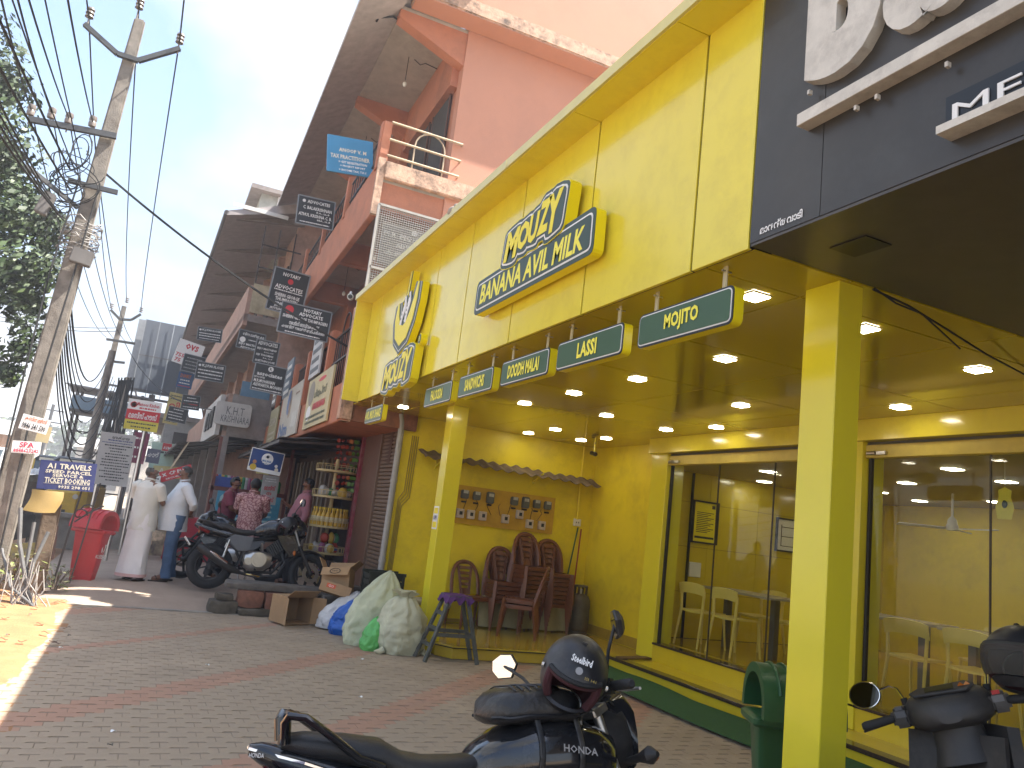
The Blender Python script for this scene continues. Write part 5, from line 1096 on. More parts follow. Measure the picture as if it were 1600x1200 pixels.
def clump(c, r, n, s, seed):
    rnd = random.Random(seed)
    for _ in range(n):
        a = Vector((rnd.gauss(0, 1), rnd.gauss(0, 1), rnd.gauss(0, 1))).normalized(); q = a*(rnd.random()**.45); w_ = Vector(c)+Vector((q.x*r, q.y*r, q.z*r*.8))
        if noise.noise(w_*1.3) < -.18: continue
        nrm = (a+Vector((rnd.gauss(0, .6), rnd.gauss(0, .6), rnd.gauss(.4, .6)))).normalized(); d = nrm.orthogonal().normalized(); e = nrm.cross(d); L_ = s*rnd.uniform(.6, 1.4); allb.mi = min(2, max(0, int(rnd.gauss(1.0, .8))))
        allb.add([w_-d*L_*.5, w_+e*L_*.26, w_+d*L_*.5, w_-e*L_*.26], [(0, 1, 2, 3)])
for px, py, Y, r in ((-60, 120, 16, 1.3), (0, 130, 16.5, .55), (-30, 210, 16, .9), (10, 255, 16, .45), (-10, 330, 15.5, 1.0), (40, 350, 16, .75), (70, 375, 16.2, .5), (15, 420, 15.5, .9), (45, 420, 16, .55), (-10, 500, 16, .9), (25, 545, 16, .45), (8, 585, 16, .3), (-40, 420, 17, 1.6), (-80, 260, 17.5, 1.8), (-90, 520, 17, 1.2), (-120, 60, 17, 1.8), (-200, 300, 17, 2.2), (85, 345, 16.3, .25), (30, 300, 16.2, .5), (50, 470, 16, .3)):
    p = at(px, py, 1, Y); clump(p, r, int(1500*r**1.7)+150, .13, px+py*3)
allb.o('crown', LEAF, tr, fixn=False)
# ------------------------------------------------------------------ utility poles and wires
POLE = mat('weathered_pole_concrete', (.23, .205, .175), .9, var=.25, scale=7, bump=.6, bscale=60, dirt=(.10, .08, .065), dirt_amt=.7, dscale=4)
GALV = mat('dark_galvanised', (.09, .09, .09), .5, metal=.5); PORC = mat('porcelain', (.20, .17, .15), .35)
def insul(b, p, h=.16, r=.055):
    for k in range(3): b.lathe([(r*.4, 0), (r, .01), (r*.9, .035), (r*.4, .045)], (p[0], p[1], p[2]+k*h/3), 10)
u1 = T('utility_pole', 'leaning concrete electricity pole with pasted notices beside the dirt strip', 'utility pole', (-1.35, 11.3, 0))
pb, pt = Vector((-1.52, 11.4, 0)), at(219, 32, 1, 11.4)
def on(s): return pb.lerp(pt, s)
def px_z(py): return 0
ax = (pt-pb).normalized()
b = B()
def prect(c, w_, d): return [c+Vector((-w_/2, -d/2, 0)), c+Vector((w_/2, -d/2, 0)), c+Vector((w_/2, d/2, 0)), c+Vector((-w_/2, d/2, 0))]
b.rings([prect(on(s), .33-.19*s, .22-.1*s) for s in (-.02, .1, .25, .4, .55, .7, .85, 1)]).o('shaft', POLE, u1, bevel=.02)
top = pt
def atp(px, py, dy=0.0): return at(px, py, 1, 11.4+dy)
b = B(); Aa, Ab, Ac, Ad = atp(132, 38, -.1), atp(183, 84, -.1), atp(216, 95, -.1), atp(281, 76, -.1)
for p, q in ((Aa, Ab), (Ab, Ac), (Ac, Ad)): b.bar(p, q, .07, .06)
b.o('v_cross_arm', GALV, u1)
for p in (atp(139, 28, -.1), atp(280, 68, -.1), atp(217, 14)):
    i1 = B(); i1.cyl(p+Vector((0, 0, -.16)), p, .012, seg=6); insul(i1, p); i1.o('pin_insulator', PORC, u1, smooth=True)
Ba, Bb_ = atp(44, 186, -.12), atp(182, 213, -.12)
B().bar(Ba, Bb_, .06, .075).o('cross_arm', GALV, u1)
sp_ = []
for px, py in ((49, 172), (81, 177), (108, 185), (145, 190)):
    p = atp(px, py, -.12); sp_.append(p); B().lathe([(.02, -.08), (.045, -.07), (.05, -.02), (.04, 0), (.05, .02), (.045, .07), (.02, .08)], p, 10).cyl(p+Vector((0, 0, -.2)), p, .01, seg=5).o('spool_insulator', PORC, u1, smooth=True)
Ca, Cb = atp(106, 282, -.14), atp(184, 301, -.14)
B().bar(Ca, Cb, .05, .06).o('lower_cross_arm', GALV, u1)
q = atp(71, 318, -.25); B().ob(q, (.14, .12, .3), (0, R(14), 0)).o('switch_box', mat('switch_grey', (.16, .15, .14), .6), u1, bevel=.01)
B().bar(atp(40, 258, -.3), atp(122, 325, -.05), .05).o('street_light_arm', GALV, u1)
q = atp(128, 402, -.2); B().ob(q, (.25, .12, .2), (0, R(8), 0)).o('junction_box', mat('switch_grey', None), u1, bevel=.01)
# tangles of cable round the pole
b = B(); rnd = random.Random(9)
for k in range(16):
    s0 = rnd.uniform(.58, .74); c = on(s0)+Vector((-.1, -.14, 0)); pts = []; r1, r2, sp0, x0_ = rnd.uniform(.1, .3), rnd.uniform(.08, .32), rnd.uniform(3, 8), rnd.uniform(0, 6)
    for q in range(22):
        a = x0_+q/21*sp0; pts.append(c+Vector((math.cos(a)*r1*(1+.3*math.sin(q*.4+k))-.16, -.06+.08*math.sin(a*.7), math.sin(a)*r2+.08*math.sin(q*.3+k))))
    b.tube(pts, rnd.uniform(.005, .009), 5)
o = b.o('cable_tangle', RUB, u1, smooth=True)
b = B()
for k in range(12):
    c = on(.58+rnd.uniform(-.02, .03)); b.tube([c+Vector((.22*math.cos(a*.5)*rnd.uniform(.9, 1.15), .17*math.sin(a*.5), .06*math.sin(a*.5+k)+rnd.uniform(-.05, .05))) for a in range(13)], .008, 5)
b.o('cable_coil', mat('grey_cable', (.3, .28, .26), .6), u1, smooth=True)
for k in range(7): B().tube([on(.68)+Vector((-.17+.04*k, -.14, 0)), on(.5)+Vector((-.20+.045*k, -.16-.01*k, .1)), on(.3)+Vector((-.17+.03*k, -.13, 0)), on(.05)+Vector((-.1+.03*k, -.12, 0))], .012, 5).o('down_cable', RUB, u1, smooth=True) if k in (0, 6) else None
def plate(label, TL, TR, BL, lines, face, Yv):
    t, fr, W_, H_ = sign(label, TL, TR, BL, Y=Yv, face=face, lines=lines, th=.006, grp='notices nailed to the utility pole', name='notice_plate', cat='notice'); return t
RI = mat('magenta_red', (.5, .02, .08), .5)
plate('white plate with orange Malayalam letters and a black phone number on the pole', (37,646), (80,657), (30,669), [('കസ്തേഴ്സ്', 0, .3, .8, .3, mat('orange_ink', None)), ('9846 341 590', 0, -.2, .84, .42, SIGNB)], SIGNW, 11.16)
plate('white SPA plate with magenta letters on the pole', (20,688), (65,691), (17,707), [('SPA', 0, .2, .5, .46, RI), ('8848623242', 0, -.28, .88, .3, RI)], SIGNW, 11.15)
plate('torn yellowed paper tucked behind the upper pole plate', (62,664), (82,668), (60,690), [], mat('yellowed_paper', (.5, .42, .25), .8), 11.22)
# second pole pair
def pole2(label, bx, by, tz, lean, w0):
    t = T('utility_pole', label, 'utility pole', (bx, by, 0)); b = B(); b.rings([prect(Vector((bx+lean*s, by, tz*s)), w0*(1-.5*s), w0*.7*(1-.4*s)) for s in (0, .5, 1)]); b.o('shaft', POLE, t); return t
u2 = pole2('second concrete pole farther down the footpath', -1.95, 30, 7.6, .15, .3)
p2 = at(197, 478, 1, 30)
b = B(); q = [at(x, y, 1, 29.85) for x, y in ((173, 484), (187, 499), (205, 500), (220, 491))]
for a, c in zip(q, q[1:]): b.bar(a, c, .09, .08)
b.o('v_cross_arm', GALV, u2)
for x, y in ((174, 482), (198, 473), (220, 488)):
    i2 = B(); insul(i2, at(x, y, 1, 29.85), .2, .07); i2.o('pin_insulator', PORC, u2)
B().bar(at(166, 530, 1, 29.8), at(211, 537, 1, 29.8), .08).o('cross_arm', GALV, u2)
B().bar(at(178, 565, 1, 29.8), at(195, 567, 1, 29.8), .08).o('lower_cross_arm', GALV, u2)
for k, (px, py, Y, lab) in enumerate(((176, 548, 27, 'pale round pole in front of the second concrete pole'), (200, 590, 34, 'third pole beyond the second concrete pole'), (84, 632, 60, 'thin dark far pole across the road'))):
    p = at(px, py, 1, Y); t = T('utility_pole', lab, 'utility pole', (p.x-.1, Y, 0))
    B().cyl((p.x-.12, Y, 0), p, .15 if k < 2 else .12, .1, 10).o('shaft', POLE if k < 2 else GALV, t, smooth=True)
    if k:
        for dz in (.4, 1.2): B().bar(p+Vector((-.7, 0, -dz)), p+Vector((.7, 0, -dz)), .08).o('cross_arm', GALV, t)
# black service cables bundle hanging on poles beyond
b = B(); 
for k in range(16):
    p = at(186+k*1.6, 590+(k % 3)*4, 1, 32); b.tube([p, p+Vector((.1*rnd.uniform(-1, 1), 0, -1)), p+Vector((.15*rnd.uniform(-1, 1), 0, -2.2)), p+Vector((.1, 0, -3.4))], .03, 5)
o = b.o('cable_bundle', RUB, smooth=True); tag(o, 'thick black bundle of service cables hanging down beside the second pole', 'cables', kind='stuff')
def wire(label, a, c, sag, r, grp='overhead wires along the street', n=14):
    a, c = Vector(a), Vector(c); pts = [a.lerp(c, k/n)-Vector((0, 0, sag*4*(k/n)*(1-k/n))) for k in range(n+1)]
    o = B().tube(pts, r, 5).o('overhead_wire', RUB, smooth=True); tag(o, label, 'wire', grp)
# lines from the pole's insulators to the next pole
for wn, ((x, y), (x2, y2), s) in zip(('left arm', 'tip', 'right arm'), (((139, 28), (174, 482), .35), ((217, 14), (198, 473), .4), ((280, 68), (220, 488), .5))):
    a = atp(x, y, -.1); wire('high wire running from the near pole %s to the second pole' % wn, a, at(x2, y2, 1, 29.85), s, .011)
    back = a + Vector((.35, -16, .5)); wire('high wire running from the near pole %s back over the camera' % wn, a, back, .5, .011)
WN = ['leftmost', 'second from left', 'third from left', 'rightmost']
for wn, p, (x2, y2) in zip(WN, sp_, ((166, 527), (180, 531), (196, 533), (208, 535))):
    wire('low wire from the %s near pole spool to the second pole' % wn, p, at(x2, y2, 1, 29.8), .5, .009)
offs = [(0, 0), (20, 0), (45, 0), (115, 0)]
for wn, p, (x, y) in zip(WN, sp_, ((12, 0), (38, 0), (56, 0), (114, 0))):
    q = at(x, y, 1, 6.2); wire('low wire from the %s near pole spool back past the camera' % wn, p, p + (q-p)*1.9, .1, .008)
for k, (x, y, x2, y2, rr) in enumerate(((0, 20, 108, 262, .022), (0, 95, 112, 300, .02), (0, 150, 75, 300, .016), (0, 168, 80, 312, .016), (0, 185, 90, 330, .016), (0, 200, 100, 345, .018), (74, 0, 130, 262, .012), (24, 0, 118, 268, .013))):
    a = atp(x2, y2, -.2); q = at(x, y, 1, 7.0); wire('%s slanting cable reaching the near pole from the left' % ['highest thick', 'second highest thick', 'middle', 'fourth', 'fifth', 'lowest', 'thin upper right', 'thin upper left'][k], a, a + (q-a)*1.5, .05, rr*.6)
# bundle dropping from the pole to the second pole
for k in range(9):
    a = on(.47-.012*k)+Vector((.1, 0, 0)); c = at(168+k*2.2, 560+k*7, 1, 29); wire(['topmost', 'second', 'third', 'fourth', 'fifth', 'sixth', 'seventh', 'eighth', 'lowest'][k] + ' slack cable in the bundle between the near pole and the second pole', a, c, .9+.12*k, .010 if k % 3 else .015)
wire('thick cable crossing the sky from the near pole to the terracotta balcony', atp(166, 272), at(578, 560, 1, 11.3), .15, .017, n=20)
wire('thin wire slanting from the second pole to the far balconies', at(195, 535, 1, 29.8), at(330, 640, 1, 20), .5, .014)
for k, (y0, y1) in enumerate(((485, 512), (492, 517))): wire(['upper', 'lower'][k] + ' faint far wire crossing the sky behind the tree', at(-40, y0, 1, 45), at(192, y1, 1, 45), .3, .02)
# ------------------------------------------------------------------ motorcycles
GLOSS = mat('gloss_black_paint', (.012, .013, .016), .12, var=.1, coat=.6, dirt=(.10, .09, .075), dirt_amt=.22, dscale=6)
DUSTB = mat('dusty_black_plastic', (.022, .021, .021), .5, var=.2, scale=8, dirt=(.10, .085, .07), dirt_amt=.4, dscale=5)
SEATM = mat('black_vinyl', (.02, .02, .021), .42, var=.15, bump=.25, bscale=260, dirt=(.09, .08, .065), dirt_amt=.3)
ALU = mat('aluminium', (.50, .49, .47), .35, metal=.9, var=.2, dirt=(.2, .17, .13), dirt_amt=.4)
CHROME = mat('chrome', (.75, .75, .76), .08, metal=1, var=0)
MIRR = mat('mirror_glass', (.9, .9, .9), .02, metal=1, var=0)
REDL = mat('red_lens', (.16, .008, .012), .15, var=.05, coat=.4); AMB = mat('amber_lens', (.45, .13, .02), .2); CLEAR = mat('clear_lens', (.5, .48, .44), .15)
GREYP = mat('graphite_panel', (.10, .105, .115), .3, coat=.3)
def ring(x, zc, hw, hh, e=.75, n=16, yo=0.0):
    out = []
    for k in range(n):
        a = 2*math.pi*k/n; c, s_ = math.cos(a), math.sin(a)
        out.append(Vector((x, yo+math.copysign(abs(c)**e, c)*hw, zc+math.copysign(abs(s_)**e, s_)*hh)))
    return out
def wheel(name, t, x, r, w_, disc=True, M=None):
    b = B(M); rs = []
    n = 40
    for k in range(n):
        a = 2*math.pi*k/n; rs.append([Vector((x+(r-w_*.55+w_*.55*math.cos(q*math.pi/5))*math.cos(a), w_*.5*math.sin(q*math.pi/5), r+(r-w_*.55+w_*.55*math.cos(q*math.pi/5))*math.sin(a))) for q in range(10)])
    o = b.rings(rs, closed=True).o(name, RUB, t, smooth=True, world=False)
    b = B(M); ri = r-w_*1.0; rs = []
    for k in range(32):
        a = 2*math.pi*k/32; rs.append([Vector((x+(ri+dx)*math.cos(a), dy, r+(ri+dx)*math.sin(a))) for dx, dy in ((.0, -w_*.36), (.012, -w_*.36), (.012, w_*.36), (.0, w_*.36), (-.018, 0))])
    b.rings(rs, closed=True)
    for k in range(6):
        a = 2*math.pi*k/6+.3; b.bar((x+.04*math.cos(a), 0, r+.04*math.sin(a)), (x+ri*math.cos(a), 0, r+ri*math.sin(a)), .035, .022)
    b.cyl((x, -.07, r), (x, .07, r), .038, seg=14); b.o('rim', DUSTB, o, world=False, smooth=40)
    if disc:
        b = B(M); rs = []
        for k in range(28):
            a = 2*math.pi*k/28; rs.append([Vector((x+q*math.cos(a), -.085+dy, r+q*math.sin(a))) for q, dy in ((.07, 0), (.125, 0), (.125, .006), (.07, .006))])
        b.rings(rs, closed=True).ob((x-.02, -.085, r+.12), (.09, .04, .06)); b.o('brake_disc', STEEL, o, world=False)
    return o
def motorcycle(label, style, steer=20):
    t = T('motorcycle', label, 'motorcycle')
    wb0, wb1, r = -.62, .70, .30
    wheel('rear_wheel', t, wb0, r, .12 if style else .10, disc=False)
    hx, hz, rake = .36, .92, R(26)
    S = Matrix.Translation((hx, 0, hz)) @ Matrix.Rotation(R(steer), 4, Vector((-math.sin(rake), 0, math.cos(rake)))) @ Matrix.Translation((-hx, 0, -hz))
    wheel('front_wheel', t, wb1, r-.005, .09, M=S)
    loc = dict(parent=t, world=False)
    fr = B(); fr.tube([(hx, 0, hz-.05), (.2, 0, .76), (-.1, 0, .70), (-.5, 0, .70), (-.8, 0, .74)], .022, 8).tube([(hx+.02, 0, hz-.12), (.36, 0, .5), (.2, 0, .28), (-.15, 0, .26), (-.3, 0, .5), (-.32, 0, .7)], .02, 8)
    for s_ in (-1, 1): fr.tube([(-.3, .1*s_, .36), (-.62, .1*s_, .3)], .022, 6).tube([(-.2, .1*s_, .68), (-.25, .11*s_, .4), (-.3, .1*s_, .3)], .016, 6)
    fr.o('frame', DUSTB, smooth=True, **loc)
    for s_ in (-1, 1): 
        B().tube([(-.5, .13*s_, .33), (-.43, .13*s_, .66)], .014, 8).lathe([(.028, 0)], (0, 0, 0), 3, cap=False).tube([(-.497+.0018*k*1.9, .13*s_+.028*math.cos(k), .36+.0052*k*1.9+.0*math.sin(k)) for k in range(0, 22)], .006, 4).o('shock_absorber', STEEL, smooth=True, **loc)
    # engine
    e = B(); e.rings([ring(-.2, .42, .09, .10, .6), ring(-.1, .41, .13, .14, .6), ring(.06, .42, .13, .13, .6), ring(.16, .44, .09, .09, .6)])
    o = e.o('engine', ALU if style else DUSTB, smooth=40, **loc)
    B().cyl((-.02, -.165, .43), (-.02, -.1, .43), .10, seg=20).cyl((-.02, -.18, .43), (-.02, -.16, .43), .07, seg=20).cyl((-.15, -.15, .40), (-.15, -.1, .40), .05, seg=14).o('clutch_cover', mat('gold_alloy', (.52, .46, .36), .4, metal=.7) if style else ALU, o, world=False, smooth=40)
    b = B()
    for k in range(7): b.ob((.13+.022*k, 0, .55+.02*k-.0), (.012, .19, .16), (0, R(-35), 0))
    b.o('cylinder_fins', DUSTB if not style else mat('dark_alloy', (.10, .10, .10), .5, metal=.6), o, world=False)
    b = B(); b.tube([(.28, -.03, .56), (.34, -.08, .42), (.25, -.13, .24), (.0, -.16, .2), (-.25, -.17, .24)], .02, 8); ex = b.o('exhaust_pipe', DUSTB, smooth=True, **loc)
    B().tube([(-.24, -.17, .24), (-.34, -.18, .27), (-.5, -.19, .36), (-.78, -.19, .52), (-.82, -.19, .545)], [.025, .05, .06, .055, .035], 14).o('muffler', DUSTB, smooth=True, **loc)
    B().tube([(-.42, -.222, .345), (-.58, -.232, .435), (-.66, -.228, .48)], [.03, .038, .02], 10, flat=.7).o('heat_shield', CHROME, smooth=True, **loc); B().tube([(.02, -.185, .205), (-.16, -.19, .225)], .013, 8).o('pipe_guard', CHROME, smooth=True, **loc)
    # tank, seat, tail
    if style: tk = [(-.12, .80, .09, .05), (-.06, .83, .125, .08), (.06, .87, .155, .115), (.2, .89, .165, .125), (.33, .89, .14, .11), (.42, .87, .08, .07)]
    else: tk = [(-.13, .775, .08, .04), (-.09, .79, .125, .07), (-.01, .81, .165, .105), (.10, .83, .19, .13), (.24, .84, .195, .135), (.36, .835, .17, .12), (.45, .82, .12, .10), (.49, .81, .06, .06)]
    o = B().rings([ring(*q, .72, 24) for q in tk]).o('fuel_tank', GLOSS, smooth=True, **loc)
    B().cyl((.2, 0, 1.0), (.2, 0, 1.018), .045, seg=18).o('filler_cap', CHROME, o, world=False)
    for s_ in (-1, 1):
        b = B(); put_text(b, 'PULSE' if style else 'HONDA', ((.26, s_*(.178 if style else .2), .885 if style else .86), (-s_*.995, 0, .1*s_), (0, -s_*.12, .99), (0, s_, .1)), 0, 0, .14, .026, off=.02, res=1); b.o('tank_lettering', mat('silver_print', (.35, .34, .33), .4), o, world=False, fixn=False)
    sd = [(-.10, .80, .10, .03), (-.16, .785, .115, .038), (-.28, .775, .13, .045), (-.38, .785, .14, .05), (-.46, .82, .14, .055), (-.58, .835, .135, .05), (-.72, .845, .11, .042), (-.80, .85, .07, .025)]
    B().rings([ring(*q, .7, 20) for q in sd]).o('seat', SEATM, smooth=True, **loc)
    tl = [(-.34, .71, .12, .05), (-.48, .73, .125, .055), (-.64, .76, .115, .058), (-.78, .79, .09, .05), (-.86, .815, .06, .035), (-.90, .825, .03, .018)]
    o = B().rings([ring(*q, .65, 18) for q in tl]).o('tail_cowl', GLOSS, smooth=True, **loc)
    B().prism([(-.86, .79), (-.70, .735), (-.72, .70), (-.83, .735)], ((0, -.105, 0), (1, .22, 0), (0, 0, 1), (0, 1, 0)), .2).o('tail_light', REDL, o, world=False, bevel=.008)
    b = B()
    for s_ in (-1, 1): b.tube([(-.90, s_*.03, .83), (-.72, s_*.112, .795), (-.5, s_*.135, .735)], .007, 5)
    b.o('cowl_stripe', CHROME if not style else GREYP, o, world=False)
    if not style:
        b = B(); put_text(b, 'HONDA', ((-.875, -.062, .812), (.93, -.36, 0), (0, 0, 1), (-.36, -.93, 0)), 0, 0, .05, .014); b.o('lettering', SIGNW, o, world=False, fixn=False)
    b = B()
    if style:
        for s_ in (-1, 1): b.tube([(-.55, .13*s_, .80), (-.72, .13*s_, .87), (-.84, .10*s_, .885), (-.86, .06*s_, .88)], .016, 8)
    else:
        b.tube([(-.46, -.15, .79), (-.55, -.155, .815), (-.68, -.15, .90), (-.74, -.145, .935), (-.79, -.13, .94), (-.80, -.10, .92), (-.79, -.09, .85)], .024, 10, flat=.6).tube([(-.46, .15, .79), (-.55, .155, .815), (-.68, .15, .90), (-.74, .145, .935), (-.79, .13, .94), (-.80, .10, .92), (-.79, .09, .85)], .024, 10, flat=.6).tube([(-.765, -.14, .938), (-.78, 0, .945), (-.765, .14, .938)], .02, 8, flat=.6)
    b.o('grab_rail', GLOSS if not style else DUSTB, smooth=True, **loc)
    for s_ in (-1, 1):
        B().prism([(-.12, .72), (-.38, .74), (-.48, .66), (-.3, .52), (-.16, .54)], ((0, s_*.13, 0), (1, 0, 0), (0, 0, 1), (0, -s_, 0)), .03).o('side_panel', GREYP if style else GLOSS, bevel=.008, **loc)
        if style: B().prism([(.18, .78), (.42, .80), (.50, .62), (.40, .50), (.30, .60)], ((0, s_*.15, 0), (1, 0, 0), (0, 0, 1), (0, -s_, 0)), .03).o('tank_shroud', GLOSS, bevel=.008, **loc)
    # mudguards
    def guard(x, r_, a0, a1, w_, nm, M=None):
        b = B(M); b.grid(lambda u, v: Vector((x+(r_-.02*abs(2*v-1)**2)*math.cos(a0+(a1-a0)*u), (v-.5)*w_, r+(r_-.03*abs(2*v-1)**2)*math.sin(a0+(a1-a0)*u))), 18, 6); b.o(nm, DUSTB, smooth=True, solid=.005, **loc)
    guard(wb1, .335, R(20), R(150), .12, 'front_mudguard', S)
    B().rings([ring(-.80, .76, .06, .03), ring(-.92, .62, .06, .018), ring(-1.05, .46, .05, .012)]).o('rear_mudguard', DUSTB, smooth=True, **loc)
    p = B().ob((-.955, 0, .60), (.012, .2, .13), (0, R(-38), 0)).o('number_plate', SIGNW, **loc)
    # fork, bars
    for s_ in (-1, 1):
        B(S).tube([(hx+.0, .085*s_, hz+.06), (hx+.13, .085*s_, hz-.26)], .02, 10).o('fork_tube', ALU, smooth=True, **loc)
        B(S).tube([(hx+.13, .085*s_, hz-.26), (wb1, .085*s_, r)], .028, 10).o('fork_leg', DUSTB if style else ALU, smooth=True, **loc)
    B(S).ob((hx, 0, hz+.06), (.09, .23, .035), (0, R(-26), 0)).cyl((hx, 0, hz+.05), (hx-.01, 0, hz+.1), .022).o('triple_clamp', ALU, bevel=.006, **loc)
    hb = [(hx-.10, -.36, hz+.115), (hx-.05, -.22, hz+.13), (hx+.0, -.1, hz+.10), (hx+.0, .1, hz+.10), (hx-.05, .22, hz+.13), (hx-.10, .36, hz+.115)]
    B(S).tube(hb, .012, 10).o('handlebar', DUSTB, smooth=True, **loc)
    for s_ in (-1, 1):
        B(S).tube([(hx-.062, .25*s_, hz+.127), (hx-.105, .37*s_, hz+.113), (hx-.108, .378*s_, hz+.112)], [.018, .019, .012], 12).o('grip', RUB, smooth=True, **loc)
        B(S).ob((hx-.045, .205*s_, hz+.13), (.06, .06, .055), (0, 0, R(-18*s_))).o('switch_box', DUSTB, bevel=.012, **loc)
        B(S).tube([(hx+.0, .2*s_, hz+.125), (hx-.01, .26*s_, hz+.115), (hx-.055, .37*s_, hz+.10)], [.008, .009, .006], 6).ob((hx-.01, .2*s_, hz+.135), (.05, .03, .03)).o('lever', STEEL if not style else DUSTB, smooth=True, **loc)
        st = (hx-.04, .19*s_, hz+.15)
        if style: mp_ = (hx+.02, .30*s_, hz+.30)
        else: mp_ = (hx-.02, .25*s_ if s_ < 0 else .43, hz+(.36 if s_ < 0 else .31))
        B(S).tube([st, ((st[0]+mp_[0])/2, (st[1]+mp_[1])/2-.01*s_, (st[2]+mp_[2])/2+.01), mp_], .007, 6).o('mirror_stem', DUSTB, smooth=True, **loc)
        mm = T('mirror', parent=t, loc=mp_); 
        RM = S @ Matrix.Translation(mp_) @ Euler((0, R(-7), R((14 if s_ > 0 else -42) if not style else -16*s_-6))).to_matrix().to_4x4()
        mw = .062 if not style else .055
        hexa = [(-mw*1.05, .0), (-mw*.7, .042), (mw*.2, .05), (mw*.95, .03), (mw*1.05, -.012), (mw*.6, -.046), (-mw*.5, -.05)]
        poly = [(u*1.0, v) for u, v in hexa]
        bpy.data.objects.remove(mm)
        k_ = B(RM); n_ = len(poly)
        rr = [[Vector((dx, u*q, v*q)) for u, v in poly] for dx, q in ((-.004, 1.06), (.004, 1.1), (.02, .95), (.034, .5))]
        mo = k_.rings(rr).o('mirror', DUSTB, smooth=30, **loc)
        B(RM).add([Vector((-.0055, u, v)) for u, v in poly], [tuple(range(n_))]).o('mirror_glass', MIRR, mo, world=False)
    # headlight fairing, meters, indicators
    B(S).rings([ring(hx+.03, hz-.0, .10, .10, .7), ring(hx+.12, hz-.01, .125, .135, .7), ring(hx+.19, hz-.03, .115, .12, .75), ring(hx+.225, hz-.05, .08, .085, .8)]).o('headlight_cowl', GLOSS if style else DUSTB, smooth=True, **loc)
    B(S).rings([ring(hx+.221, hz-.055, .085, .085, .8), ring(hx+.245, hz-.06, .06, .06, .9)]).o('headlight', CLEAR, smooth=True, **loc)
    if not style: B(S).rings([ring(hx+.06, hz+.08, .11, .02, .6), ring(hx+.14, hz+.06, .12, .10, .6), ring(hx+.185, hz-.02, .13, .14, .6), ring(hx+.19, hz-.03, .10, .10, .6)]).o('visor', GLOSS, smooth=True, **loc)
    B(S).ob((hx+.08, 0, hz+.125), (.05, .17, .085), (0, R(-52), 0)).o('instrument_panel', DUSTB, bevel=.015, **loc)
    for x, M_, w_ in ((hx+.12, S, .12), (-.80, None, .07)):
        for s_ in (-1, 1):
            o = B(M_).tube([(x, s_*w_, hz-.12 if M_ else .72), (x-.01, s_*(w_+.07), hz-.115 if M_ else .72), (x-.015, s_*(w_+.13), hz-.11 if M_ else .72), (x-.015, s_*(w_+.165), hz-.11 if M_ else .72)], [.014, .016, .034, .01], 10).o('indicator', DUSTB, smooth=True, **loc)
            B(M_).ball((x+(.012 if M_ else -.035), s_*(w_+.12), hz-.11 if M_ else .72), (.014, .03, .024), 8, 6).o('lens', AMB, o, world=False)
    if style: B().ball((.44, -.17, .56), (.02, .03, .035), 8, 6).o('reflector', AMB, **loc)
    cb = B(S)
    for k in range(5): cb.tube([(hx+.02, .12-.06*k, hz+.12), (hx+.12, .1-.05*k, hz+.06+.02*(k % 2)), (hx+.06, .05-.03*k, hz-.08), (hx-.05, .02, hz-.18)], .005, 5)
    cb.o('control_cables', RUB, smooth=True, **loc)
    B().tube([(-.1, .16, .28), (-.16, .3, .04), (-.2, .32, .01)], .012, 6).o('side_stand', STEEL, **loc)
    B().tube([(-.05, -.12, .3), (-.05, -.24, .29)], .012, 6).tube([(-.32, -.12, .36), (-.36, -.24, .37)], .012, 6).o('foot_pegs', RUB, **loc)
    return t
def place(t, x, y, z, rz, lean, s): t.matrix_basis = Matrix.Translation((x, y, z)) @ Matrix.Rotation(rz, 4, 'Z') @ Matrix.Rotation(lean, 4, 'X') @ Matrix.Scale(s, 4)
MA = motorcycle('black commuter motorcycle in the near foreground with a helmet on its tank bag', 0, 22)
MAP = (1.27, 2.47, .018, R(-5), R(-12), .93)
place(MA, *MAP); MAM = MA.matrix_basis.copy()
MC = motorcycle('black sports motorcycle parked across the footpath with a helmet on its handlebar', 1, 14)
place(MC, 1.73, 12.25, .19, R(-1), R(-7), 1.08); MCM = MC.matrix_basis.copy()
c = copy_tree(MC, label='black motorcycle mostly hidden behind the seated man'); place(c, 1.45, 13.35, .19, R(176), R(4), 1.0)
